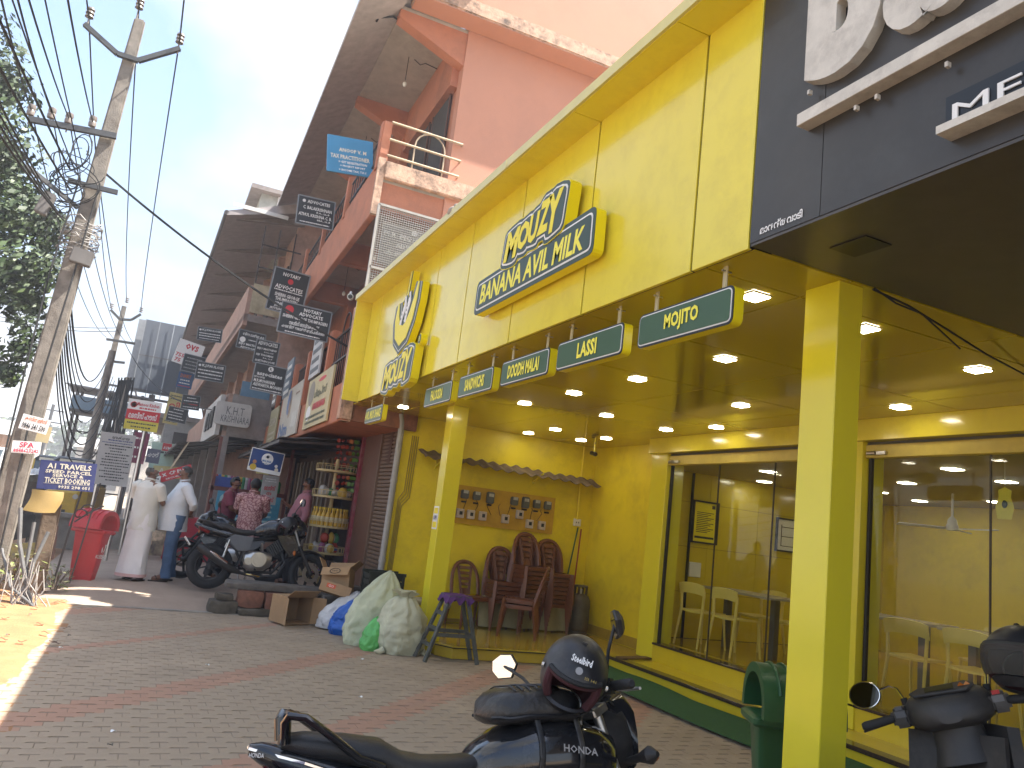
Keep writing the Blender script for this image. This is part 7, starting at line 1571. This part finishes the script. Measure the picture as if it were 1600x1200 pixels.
def cloth_rings(rs, amp, seed, sub=3, n=28, freq=6):
    """rings given as (centre, rx, ry, yaw); interpolated and wrinkled"""
    out = []
    for i in range(len(rs)-1):
        a, b = rs[i], rs[i+1]
        for k in range(sub):
            s_ = k/sub; out.append([Vector(a[0]).lerp(Vector(b[0]), s_), a[1]+(b[1]-a[1])*s_, a[2]+(b[2]-a[2])*s_])
    out.append([Vector(rs[-1][0]), rs[-1][1], rs[-1][2]])
    res = []
    for c, rx, ry in out:
        r_ = []
        for k in range(n):
            a = 2*math.pi*k/n; d = Vector((math.cos(a), math.sin(a), 0)); p = c + Vector((rx*d.x, ry*d.y, 0))
            w_ = noise.noise(Vector((d.x*1.7+seed, d.y*1.7, c.z*freq)))*amp + noise.noise(Vector((d.x*4, d.y*4+seed, c.z*freq*2.2)))*amp*.55
            r_.append(p + d*w_)
        res.append(r_)
    return res
def limb_cloth(b, pts, rad, amp, seed, n=16, sub=4):
    P, Rr = [], []
    for i in range(len(pts)-1):
        for k in range(sub): s_ = k/sub; P.append(Vector(pts[i]).lerp(Vector(pts[i+1]), s_)); Rr.append(rad[i]+(rad[i+1]-rad[i])*s_)
    P.append(Vector(pts[-1])); Rr.append(rad[-1])
    k0 = len(b.v); b.tube(P, Rr, n)
    for i in range(k0, len(b.v)):
        p = b.v[i]; b.v[i] = p + Vector((noise.noise(p*14+Vector((seed, 0, 0))), noise.noise(p*14+Vector((0, seed, 0))), 0))*amp
def person(label, loc, heading, H=1.68, shirt=None, trous=None, dhoti=None, arms='rest', hair=HAIR, tache=True, sit=False, belly=.0, lean=0.0, headturn=0.0, sleeve=.55, bald=False, shirt_print=None):
    t = T('person', label, 'person', loc, rz=heading)
    k = H/1.7; fx = lambda z: lean*(z-.9)           # lean forward (+) / backward (-)
    hip = .95 if not sit else .86
    V = {}; E = []
    def P(n, x, y, z, r_): V[n] = (Vector((x, y, z))*k, r_*k if not isinstance(r_, tuple) else (r_[0]*k, r_[1]*k))
    dz = hip-.95
    P('pelvis', fx(.95), 0, .95+dz, (.13, .105)); P('waist', fx(1.1)+.01+belly*.4, 0, 1.10+dz, (.125, .10)); P('chest', fx(1.3), 0, 1.30+dz, (.15, .105)); P('upper', fx(1.42)-.01, 0, 1.42+dz, (.10, .075)); P('neck', fx(1.5)+.0, 0, 1.50+dz, .05)
    ht = headturn; hc, hs = math.cos(ht), math.sin(ht); nx = fx(1.6)+.02
    P('jaw', nx, 0, 1.545+dz, .062); P('head', nx, 0, 1.61+dz, .082); P('crown', nx-.012*hc, -.012*hs, 1.665+dz, .072)
    P('nose', nx+.088*hc, .088*hs, 1.60+dz, .014); P('chin', nx+.055*hc, .055*hs, 1.54+dz, .034)
    P('ear1', nx-.075*hs, .075*hc, 1.60+dz, .017); P('ear2', nx+.075*hs, -.075*hc, 1.60+dz, .017)
    E += [('pelvis', 'waist'), ('waist', 'chest'), ('chest', 'upper'), ('upper', 'neck'), ('neck', 'jaw'), ('jaw', 'head'), ('head', 'crown'), ('head', 'nose'), ('jaw', 'chin'), ('head', 'ear1'), ('head', 'ear2')]
    J = {}
    for s_, nm in ((1, 'l'), (-1, 'r')):
        sh = Vector((fx(1.42)-.01, s_*.185, 1.405+dz))
        if arms == 'behind': el = sh+Vector((-.14, s_*.07, -.25)); wr = Vector((fx(1.0)-.17, s_*.05, 1.0+dz)); fd = Vector((-.02, -s_*.09, -.03))
        elif arms == 'folded': el = sh+Vector((.10, s_*.05, -.25)); wr = el+Vector((.20, -s_*.16, .02)); fd = Vector((.05, -s_*.08, .01))
        elif arms == 'lap': el = sh+Vector((.10, s_*.04, -.25)); wr = el+Vector((.22, -s_*.08, -.06)); fd = Vector((.08, -s_*.03, -.03))
        elif arms == 'phone' and s_ < 0: el = sh+Vector((.09, -.03, -.25)); wr = el+Vector((.2, .08, .1)); fd = Vector((.06, .05, .04))
        else: el = sh+Vector((-.02, s_*.05, -.28)); wr = el+Vector((.06, s_*.0, -.25)); fd = Vector((.03, 0, -.09))
        V['sh'+nm] = (sh*k, .055*k); V['el'+nm] = (el*k, .04*k); V['wr'+nm] = (wr*k, .026*k); pm = wr+fd*.6; V['pm'+nm] = (pm*k, (.032*k, .02*k))
        E += [('upper', 'sh'+nm), ('sh'+nm, 'el'+nm), ('el'+nm, 'wr'+nm), ('wr'+nm, 'pm'+nm)]
        J[nm] = [sh*k, el*k, wr*k]
        side = fd.normalized().cross(Vector((0, 0, 1)) if abs(fd.normalized().z) < .8 else Vector((1, 0, 0))).normalized()
        for q in range(4):
            o_ = side*(.018*(q-1.5)); a = pm+fd.normalized()*.045+o_; b_ = a+fd.normalized()*(.03 if q in (1, 2) else .024)+Vector((0, 0, -.012)); V['f%d%s' % (q, nm)] = (a*k, .009*k); V['g%d%s' % (q, nm)] = (b_*k, .008*k); E += [('pm'+nm, 'f%d%s' % (q, nm)), ('f%d%s' % (q, nm), 'g%d%s' % (q, nm))]
        a = wr+fd*.35+side*.04; V['th'+nm] = (a*k, .010*k); E.append(('pm'+nm, 'th'+nm))
        hp_ = Vector((fx(.93), s_*.095, .92+dz))
        if sit: kn = hp_+Vector((.40, s_*.06, -.02)); an = kn+Vector((.04, 0, -.42)); toe = an+Vector((.17, 0, -.06))
        else:
            st_ = .02 if s_ > 0 else -.03
            kn = Vector((.02+st_, s_*.10, .50)); an = Vector((-.02+st_*2, s_*.11, .08)); toe = Vector((.17+st_*2, s_*.13, .025))
        V['hp'+nm] = (hp_*k, .09*k); V['kn'+nm] = (kn*k, .06*k); V['an'+nm] = (an*k, .038*k); V['to'+nm] = (toe*k, (.045*k, .022*k))
        E += [('pelvis', 'hp'+nm), ('hp'+nm, 'kn'+nm), ('kn'+nm, 'an'+nm), ('an'+nm, 'to'+nm)]
        J['leg'+nm] = [hp_*k, kn*k, an*k, toe*k]
    skin_body(t, V, E)
    # hair, eyes, moustache
    hcn = Vector((nx-.012*hc, -.012*hs, 1.625+dz))*k; b = B(); fs = []; vs = []; n, mrow = 20, 10
    for j in range(mrow+1):
        for i in range(n):
            a = 2*math.pi*i/n; e = -.75+(math.pi/2+.75)*j/mrow; d = Vector((math.cos(e)*math.cos(a), math.cos(e)*math.sin(a), math.sin(e))); r_ = 1+.05*noise.noise(d*5)
            vs.append(hcn+Vector((d.x*.098*r_, d.y*.087*r_, d.z*.098*r_))*k)
    for j in range(mrow):
        for i in range(n):
            a = (2*math.pi*(i+.5)/n-ht+math.pi) % (2*math.pi)-math.pi; e = -.75+(math.pi/2+.75)*(j+.5)/mrow
            if abs(a) < 1.25 and e < (.62 if not bald else 1.0): continue
            if abs(a) < 1.9 and e < -.15: continue
            if bald and e > .75: continue
            fs.append((j*n+i, j*n+(i+1) % n, (j+1)*n+(i+1) % n, (j+1)*n+i))
    b.add(vs, fs).o('hair', hair, t, smooth=True, world=False, solid=.008)
    f_ = Vector((hc, hs, 0)); sd = Vector((-hs, hc, 0)); hd_ = Vector((nx, 0, 1.61+dz))
    b = B()
    for s_ in (-1, 1): b.ball((hd_+f_*.078+sd*(.03*s_)+Vector((0, 0, .012)))*k, .009*k, 6, 4)
    b.o('eyes', mat('eye', (.03, .02, .015), .2), t, world=False)
    b = B()
    for s_ in (-1, 1): b.tube([(hd_+f_*.082+sd*(.012*s_)+Vector((0, 0, .03)))*k, (hd_+f_*.077+sd*(.045*s_)+Vector((0, 0, .028)))*k], .005*k, 5)
    if tache: b.tube([(hd_+f_*.068+sd*.035+Vector((0, 0, -.042)))*k, (hd_+f_*.09+Vector((0, 0, -.03)))*k, (hd_+f_*.068-sd*.035+Vector((0, 0, -.042)))*k], .009*k, 6)
    b.o('brows_and_moustache' if tache else 'brows', hair, t, world=False)
    # shirt
    if shirt:
        b = B(); z0 = (.74 if not sit else .80)
        rr = [((fx(.8)+belly*.3, 0, z0+dz), .165+belly*.3, .20), ((fx(.95)+belly*.5, 0, .95+dz), .155+belly*.5, .195), ((fx(1.1)+belly*.55, 0, 1.10+dz), .15+belly*.55, .185), ((fx(1.28)+belly*.15, 0, 1.28+dz), .14+belly*.15, .20), ((fx(1.38), 0, 1.38+dz), .125, .205), ((fx(1.43), 0, 1.435+dz), .10, .165), ((fx(1.48), 0, 1.475+dz), .07, .09), ((fx(1.5), 0, 1.50+dz), .062, .066)]
        b.rings([[p*k for p in r_] for r_ in cloth_rings(rr, .016, len(label), 4)])
        sl_ = []
        for nm in ('l', 'r'):
            sh, el, wr = J[nm]; inn = sh+Vector((0, -.07 if nm == 'l' else .07, .0))*k
            if sleeve < 1: limb_cloth(b, [inn, sh, sh.lerp(el, sleeve+.2)], [.07*k, .082*k, .075*k], .008, 3)
            else: limb_cloth(b, [inn, sh, el, el.lerp(wr, sleeve-1)], [.07*k, .08*k, .062*k, .05*k], .010, 3)
        sm = shirt; o = b.o('shirt', sm, t, smooth=True, world=False)
        b = B(); b.tube([Vector((fx(1.5)+.066*math.cos(a*.52), .07*math.sin(a*.52), 1.505+dz-.012*math.cos(a*.52)))*k for a in range(12)], .014*k, 6, closed=True); b.o('collar', sm, o, world=False, smooth=True)
    if trous:
        b = B()
        for nm in ('l', 'r'):
            hp_, kn, an, toe = J['leg'+nm]; limb_cloth(b, [hp_+Vector((0, 0, .06*k)), hp_.lerp(kn, .3), kn, kn.lerp(an, .6), an+Vector((0, 0, -.03*k))], [.115*k, .108*k, .083*k, .075*k, .078*k], .012, 7, sub=5)
        o = b.o('trousers', trous, t, smooth=True, world=False)
        b = B(); b.rings([[p*k for p in r_] for r_ in cloth_rings([((fx(.8), 0, .82+dz), .12, .17), ((fx(.95), 0, .97+dz), .135, .165), ((fx(1.02), 0, 1.04+dz), .13, .155)], .006, 5)]); b.o('trouser_seat', trous, o, smooth=True, world=False)
    if dhoti:
        b = B(); rr = [((fx(1.0), 0, 1.02), .135, .16), ((fx(.9), 0, .9), .15, .18), ((.0, 0, .65), .16, .185), ((-.01, .0, .35), .18, .20), ((-.02, .0, .13), .20, .225), ((-.02, 0, .07), .205, .23)]
        b.rings([[p*k for p in r_] for r_ in cloth_rings(rr, .022, 12, 5, n=36, freq=1.6)]); o = b.o('dhoti', dhoti[0], t, smooth=True, world=False)
        b = B(); rs = cloth_rings([((-.02, 0, .105), .206, .231), ((-.02, 0, .06), .209, .234)], .022, 12, 2, n=36, freq=1.6); b.rings([[p*k for p in r_] for r_ in rs], cap=False); b.o('dhoti_border', dhoti[1], o, smooth=True, world=False)
    b = B()
    for nm in ('l', 'r'):
        hp_, kn, an, toe = J['leg'+nm]; d = (toe-an); d.z = 0; d.normalize(); c_ = (an+toe)/2; zb = min(toe.z, an.z)-.03*k
        b.rings([[Vector((c_.x, c_.y, z_))+d*(.14*k*math.cos(a*.52)*q)+Vector((-d.y, d.x, 0))*(.05*k*math.sin(a*.52)*q) for a in range(12)] for z_, q in ((zb, 1), (zb+.022*k, 1))])
        b.tube([c_+d*.03*k+Vector((-d.y, d.x, 0))*.05*k+Vector((0, 0, -.01)), c_+d*.05*k+Vector((0, 0, .03*k)), c_+d*.03*k-Vector((-d.y, d.x, 0))*.05*k+Vector((0, 0, -.01))], .008*k, 5)
    b.o('sandals', mat('brown_sandal', (.035, .02, .014), .6), t, world=False)
    return t
WSH = mat('cream_white_shirt', (.62, .61, .55), .8, var=.05, scale=8, bump=.2, bscale=30); WSH2 = mat('bluish_white_shirt', (.62, .65, .68), .8, var=.05, scale=8, bump=.2, bscale=30)
DH = mat('white_cotton', (.70, .68, .67), .85, var=.05, scale=6); DHB = mat('pink_border', (.62, .40, .38), .85)
JEAN = mat('blue_denim', (.05, .10, .19), .85, var=.25, scale=5, bump=.2, bscale=150, col2=(.09, .15, .26))
PSH = mat('pink_patterned_shirt', (.42, .21, .20), .8, var=.0, scale=26, col2=(.55, .36, .34)); MSH = mat('dusty_maroon_shirt', (.30, .12, .14), .8, var=.1, scale=8); RSH = mat('dark_red_shirt', (.19, .04, .06), .8, var=.2, scale=10)
DTR = mat('dark_trousers', (.03, .03, .035), .85)
# busier scroll pattern for the pink shirt
t_ = PSH.node_tree; vz = nd(t_, 'ShaderNodeTexVoronoi', Scale=22.0, feature='DISTANCE_TO_EDGE'); cz = nd(t_, 'ShaderNodeTexCoord'); nz2 = nd(t_, 'ShaderNodeTexNoise', Scale=9.0); t_.links.new(cz.outputs['Object'], nz2.inputs['Vector']); mz = nd(t_, 'ShaderNodeMixRGB'); mz.inputs[0].default_value = .12; t_.links.new(cz.outputs['Object'], mz.inputs[1]); t_.links.new(nz2.outputs['Color'], mz.inputs[2]); t_.links.new(mz.outputs[0], vz.inputs['Vector'])
rz_ = nd(t_, 'ShaderNodeValToRGB'); rz_.color_ramp.elements[0].position = .05; rz_.color_ramp.elements[0].color = (.22, .075, .085, 1); rz_.color_ramp.elements[1].position = .13; rz_.color_ramp.elements[1].color = (.50, .30, .28, 1); t_.links.new(vz.outputs['Distance'], rz_.inputs[0]); t_.links.new(rz_.outputs[0], t_.nodes['Principled BSDF'].inputs['Base Color'])
person('bald greying man in a cream shirt and white dhoti seen from behind', (.06, 12.75, .185), R(58), 1.64, WSH, dhoti=(DH, DHB), arms='folded', hair=GHAIR, bald=True, headturn=R(-48), belly=.06)
p2_ = person('stout man in a white shirt and blue jeans with hands behind his back', (.53, 12.95, .185), R(186), 1.70, WSH2, JEAN, arms='behind', belly=.12, lean=-.02, sleeve=1.35)
person('man in a pink patterned shirt seated on a motorcycle with his back turned', (1.62, 13.3, .22), R(78), 1.72, PSH, DTR, arms='lap', sit=True, headturn=R(25))
person('man in a dark red shirt bent beside the pink shirted man', (1.30, 13.95, .185), R(-20), 1.66, RSH, DTR, arms='folded', headturn=R(-20), lean=.1)
person('bearded man in a dusty maroon shirt standing by the grocery doorway', (2.36, 13.15, .26), R(172), 1.70, MSH, DTR, arms='phone', lean=-.12, belly=.05, sleeve=1.5)
# ------------------------------------------------------------------ vehicles on the road
AYEL = mat('auto_yellow', (.55, .36, .03), .4); ABLK = mat('auto_black', (.02, .02, .022), .5); GLS = mat('vehicle_glass', (.08, .10, .11), .08, spec=.8); CWH = mat('car_white', (.62, .62, .62), .25, coat=.5); CDK = mat('car_dark_blue', (.03, .04, .055), .25, coat=.5)
def auto(label, x, y, z, rz):
    t = T('auto_rickshaw', label, 'auto rickshaw', group='auto rickshaws on the road')     # front towards -y
    B().rings([[Vector((u*w_, yy, zz)) for u, zz in ((-.5, .3), (.5, .3), (.5, h), (.42, h+.08), (-.42, h+.08), (-.5, h))] for yy, w_, h in ((-1.15, .5, .75), (-.95, .95, .95), (-.3, 1.25, 1.0), (1.2, 1.3, 1.0))]).o('body', AYEL, t, world=False, smooth=30)
    B().rings([[Vector((u*w_, yy, zz)) for u, zz in ((-.5, h0), (.5, h0), (.5, h1-.1), (.4, h1), (-.4, h1), (-.5, h1-.1))] for yy, w_, h0, h1 in ((-.72, 1.1, 1.58, 1.72), (-.3, 1.25, 1.6, 1.78), (1.15, 1.28, 1.3, 1.74), (1.22, 1.2, 1.05, 1.6))]).o('canopy', ABLK, t, world=False, smooth=30)
    B().add([Vector(p) for p in ((-.46, -.93, 1.04), (.46, -.93, 1.04), (.5, -.74, 1.58), (-.5, -.74, 1.58))], [(0, 1, 2, 3)]).o('windscreen', GLS, t, world=False, solid=.02)
    for s_ in (-1, 1): B().bar((s_*.48, -.92, 1.0), (s_*.53, -.72, 1.62), .05).o('pillar', AYEL, t, world=False); B().cyl((s_*.22, -1.12, .74), (s_*.22, -1.17, .74), .07, seg=10).o('headlight', CLEAR, t, world=False); B().cyl((s_*.55-.06, .8, .22), (s_*.55+.06, .8, .22), .22, seg=16).o('wheel', RUB, t, world=False)
    B().cyl((-.05, -1.0, .22), (.05, -1.0, .22), .22, seg=16).o('wheel', RUB, t, world=False); B().box(-.4, .4, -.745, -.7, 1.6, 1.7).o('name_strip', SIGNC, t, world=False)
    t.location = (x, y, z); t.rotation_euler = (0, 0, rz); return t
p = at(123, 735, 1, 25); auto('yellow and black auto rickshaw nearest, behind the parcel service board', p.x, 25, .28, R(-4))
p = at(92, 725, 1, 29); auto('yellow and black auto rickshaw beyond the nearest one', p.x, 29, .32, R(-8))
def car(label, m, x, y, z, rz, L_=3.9, W_=1.65, H_=1.5, nm='car', van=False):
    t = T(nm, label, nm, group='cars and jeeps on the road')
    hb = .55*H_; 
    B().rings([[Vector((u*W_/2*w_, yy*L_/2, zz)) for u, zz in ((-1, .28), (1, .28), (1, h*.8), (.92, h), (-.92, h), (-1, h*.8))] for yy, w_, h in ((-1, .86, hb*.8), (-.92, .97, hb*.92), (-.45, 1, hb), (.8, 1, hb), (1, .92, hb*.9))]).o('body', m, t, smooth=30, world=False)
    f0 = -.42 if not van else -.7
    B().rings([[Vector((u*W_/2*w_, yy*L_/2, zz)) for u, zz in ((-1, hb*.98), (1, hb*.98), (.86, h), (-.86, h))] for yy, w_, h in ((f0, .9, hb*1.05), (f0+.28, .93, H_*.97), (.55, .93, H_), (.9, .9, hb*1.1))]).o('cabin', m, t, smooth=30, world=False)
    B().add([Vector(q) for q in ((-W_*.4, (f0+.0)*L_/2-.02, hb*1.1), (W_*.4, f0*L_/2-.02, hb*1.1), (W_*.36, (f0+.26)*L_/2-.03, H_*.93), (-W_*.36, (f0+.26)*L_/2-.03, H_*.93))], [(0, 1, 2, 3)]).o('windscreen', GLS, t, world=False, solid=.02)
    for s_ in (-1, 1):
        B().add([Vector(q) for q in ((s_*W_*.465, (f0+.2)*L_/2, hb*1.08), (s_*W_*.465, .7*L_/2, hb*1.08), (s_*W_*.43, .5*L_/2, H_*.9), (s_*W_*.43, (f0+.36)*L_/2, H_*.9))], [(0, 1, 2, 3)]).o('side_window', GLS, t, world=False, solid=.02)
        B().ob((s_*W_*.33, -L_/2*.985, hb*.72), (.3, .06, .13)).o('headlight', CLEAR, t, world=False, bevel=.02)
        for yy in (-.62, .62): B().cyl((s_*(W_/2-.12), yy*L_/2, .3), (s_*(W_/2+.01), yy*L_/2, .3), .3, seg=18).o('wheel', RUB, t, world=False)
    B().box(-W_*.3, W_*.3, -L_/2*1.0-.02, -L_/2*.97, .4, .55).o('grille', ABLK, t, world=False)
    t.location = (x, y, z); t.rotation_euler = (0, 0, rz); return t
p = at(8, 755, 1, 17.5); car('dark blue car partly cut by the left edge', CDK, p.x-.35, 17.5, .0, R(-6))
p = at(25, 690, 1, 31); car('white jeep beyond the dark car at the left edge', CWH, p.x-.6, 31, .3, R(-10), 4.2, 1.75, 1.95, nm='jeep', van=True)
p = at(70, 720, 1, 27)
for k, (px, lab, m) in enumerate(((64, 'helmeted rider in a pale shirt on a far two-wheeler', WSH2), (78, 'rider in a dull red shirt on a far two-wheeler', RSH))):
    q = at(px, 735, 1, 26+k*2); c = copy_tree(MC, label='small dark motorcycle ridden along the far road, %s' % ('left one' if k == 0 else 'right one')); place(c, q.x, 26+k*2, .25, R(-92), 0, .95); c['group'] = 'motorcycles ridden on the far road'
    person(lab, (q.x, 26.1+k*2, .27), R(-92), 1.68, m, DTR, arms='lap', sit=True)
# ------------------------------------------------------------------ clutter round the pole foot
t = T('stay_post', 'short leaning brown stone post beside the utility pole', 'post', (-1.0, 11.9, 0)); B().rings([prect(at(52, 932, 1, 11.9).lerp(at(84, 785, 1, 11.9), s), .2, .16) for s in (-.02, .4, .75, 1)]).o('shaft', mat('brown_stone_post', (.16, .115, .08), .9, var=.3, scale=8, bump=.6), t, bevel=.02)
t = T('plastic_sheet', 'mustard coloured plastic sheet draped over the leaning stone post', 'sheet', (-.85, 11.75, 1.1))
B().grid(lambda u, v: at(50, 764, 1, 11.7).lerp(at(100, 769, 1, 11.7), u)+Vector((.02*math.sin(v*4)-.03*v, -.05*math.sin(u*math.pi)-.06*v, -v*.27-.015*math.sin(u*math.pi)*v)), 14, 10).o('sheet', mat('mustard_plastic', (.34, .23, .08), .5, var=.15, scale=3), t, smooth=True, solid=.012)
CONDU = mat('grey_conduit', (.11, .11, .11), .5, var=.2, dirt=(.25, .22, .19), dirt_amt=.4, dscale=14)
for k, (pts, r_) in enumerate((([(-1.30, 11.15, 1.1), (-1.22, 11.05, .7), (-1.05, 10.95, .25), (-.92, 10.85, -.02)], .035), ([(-1.12, 11.1, .95), (-1.1, 11.05, .5), (-1.0, 10.9, -.02)], .03), ([(-.95, 11.1, .85), (-1.02, 11.0, .5), (-1.04, 10.9, -.02)], .03), ([(-1.4, 11.2, .6), (-1.2, 10.95, .2), (-.88, 10.75, .0)], .025), ([(-1.45, 11.0, .0), (-1.25, 11.05, .35)], .022))):
    o = B().tube(pts, r_*.7, 8).o('conduit', CONDU, smooth=True); tag(o, ['thickest grey cable conduit at the pole foot, reaching highest', 'upright grey cable conduit between the others at the pole foot', 'grey cable conduit nearest the stone post', 'low slanting grey cable conduit at the pole foot', 'short grey cable stub lying at the far left of the pole foot'][k], 'conduit', 'cable conduits at the pole foot')
b = B(); rnd = random.Random(2)
for k in range(34):
    x = -1.02+rnd.gauss(0, .09); y = 10.92+rnd.gauss(0, .06); z = rnd.uniform(0, .45); b.tube([(x, y, z+.1), (x+rnd.gauss(0, .04), y-.03, z*.6), (x+rnd.gauss(.03, .08), y-.08, -.02)], rnd.uniform(.004, .008), 4)
o = b.o('frayed_wires', mat('grey_cable', None)); tag(o, 'frayed pale wires bunched at the pole foot', 'wires', kind='stuff')
gt = T('wrought_stand', 'thin wrought iron sign stand with scroll ends beside the pole', 'stand', (-.8, 12.1, 0))
b = B().bar((-.86, 12.1, .0), (-.74, 12.1, 1.55), .025).bar((-.66, 12.1, .15), (-.55, 12.12, 1.5), .02)
for cx, cz, s_ in ((-.72, 1.05, 1), (-.62, 1.12, -1)): b.tube([(cx+s_*(.1-.01*k)*math.cos(k*.7), 12.1, cz+(.1-.01*k)*math.sin(k*.7)) for k in range(9)], .01, 5)
b.tube([(-.76, 12.1, .95), (-.6, 12.1, 1.1), (-.45, 12.1, 1.2)], .012, 5); b.o('iron_frame', DRAIL, gt, smooth=True)
o = B().grid(lambda u, v: at(66, 872, 1, 12.0).lerp(at(84, 874, 1, 12.0), u).lerp(at(78, 818, 1, 12.0).lerp(at(92, 822, 1, 12.0), u), v), 4, 8).o('torn_banner', mat('torn_print', (.45, .42, .4), .6, var=.6, scale=12, col2=(.3, .12, .1)), solid=.01); tag(o, 'torn white printed banner strip standing behind the stone post', 'banner')
o = B().ob((-1.18, 12.3, .52), (.5, .05, .2), (0, R(-8), 0)).o('printed_panel', mat('striped_print', (.35, .38, .42), .5, var=.5, scale=8, col2=(.6, .5, .1))); tag(o, 'small blue and white printed panel lying behind the conduits', 'panel')
PLANT = [mat('young_leaf', (.16, .20, .05), .5, var=.3), mat('dusty_leaf', (.22, .22, .10), .6, var=.3)]
def plant(label, c, r, n, s):
    t = T('roadside_plant', label, 'plant', c, group='small plants round the pole foot'); b = B(); st = B(); rnd = random.Random(n+int(c[0]*100))
    for k in range(n):
        a = rnd.uniform(0, 6.28); q = rnd.uniform(.2, 1)*r; z = rnd.uniform(.05, r*1.7); p_ = Vector((c[0]+q*math.cos(a), c[1]+q*math.sin(a), c[2]+z)); d = Vector((math.cos(a), math.sin(a), rnd.uniform(-.4, .5))).normalized(); e = d.cross(Vector((0, 0, 1))).normalized(); L_ = s*rnd.uniform(.7, 1.3); b.mi = rnd.randrange(2)
        b.add([p_, p_+d*L_*.5+e*L_*.25, p_+d*L_, p_+d*L_*.5-e*L_*.25], [(0, 1, 2, 3)])
        if k % 4 == 0: st.tube([(c[0], c[1], c[2]), (c[0]+.5*q*math.cos(a), c[1]+.5*q*math.sin(a), c[2]+z*.6), p_], .005, 4)
    b.o('leaves', PLANT, t, fixn=False); st.o('stems', BARK, t)
plant('small pale leafed plant at the foot of the leaning stone post', (-.82, 12.0, .0), .22, 90, .09); plant('small leafy plant behind the conduits at the pole foot', (-1.25, 11.5, .15), .26, 130, .09); plant('sparse seedling nearest the dirt edge by the conduits', (-1.5, 11.2, .1), .24, 80, .08); plant('low weed beside the red litter bin', (-.85, 12.5, .05), .15, 60, .07)
o = T('bird', 'small pale bird perched on the edge of the fascia lip', 'bird', (2.1, 7.0, 4.44)); q = at(708, 331, 0, FX-.2)
B().ball(q, (.05, .09, .05), 10, 8).ball(q+Vector((0, -.09, .02)), .032, 8, 6).add([q+Vector((0, .05, 0)), q+Vector((.02, .19, -.01)), q+Vector((-.02, .19, -.01)), q+Vector((0, .06, .03))], [(0, 1, 2), (0, 3, 1), (0, 2, 3)]).o('body', mat('bird_feather', (.35, .31, .26), .8, var=.4, scale=20), o, smooth=True)
B().tube([q+Vector((0, -.12, .02)), q+Vector((0, -.145, .015))], [.008, .002], 5).o('beak', BLKM, o)
# ------------------------------------------------------------------ the slightly hazy air
hz_ = B().box(-420, 420, -220, 820, -1.2, 24).o('haze', None); hz_.data.materials.clear()
hm = bpy.data.materials.new('haze_air'); hm.use_nodes = True; hm.node_tree.nodes.clear()
pvn = nd(hm.node_tree, 'ShaderNodeVolumePrincipled', Density=.0028); pvn.inputs['Color'].default_value = (.92, .95, 1, 1)
hmo = nd(hm.node_tree, 'ShaderNodeOutputMaterial'); hm.node_tree.links.new(pvn.outputs[0], hmo.inputs['Volume']); hz_.data.materials.append(hm); tag(hz_, kind='stuff')
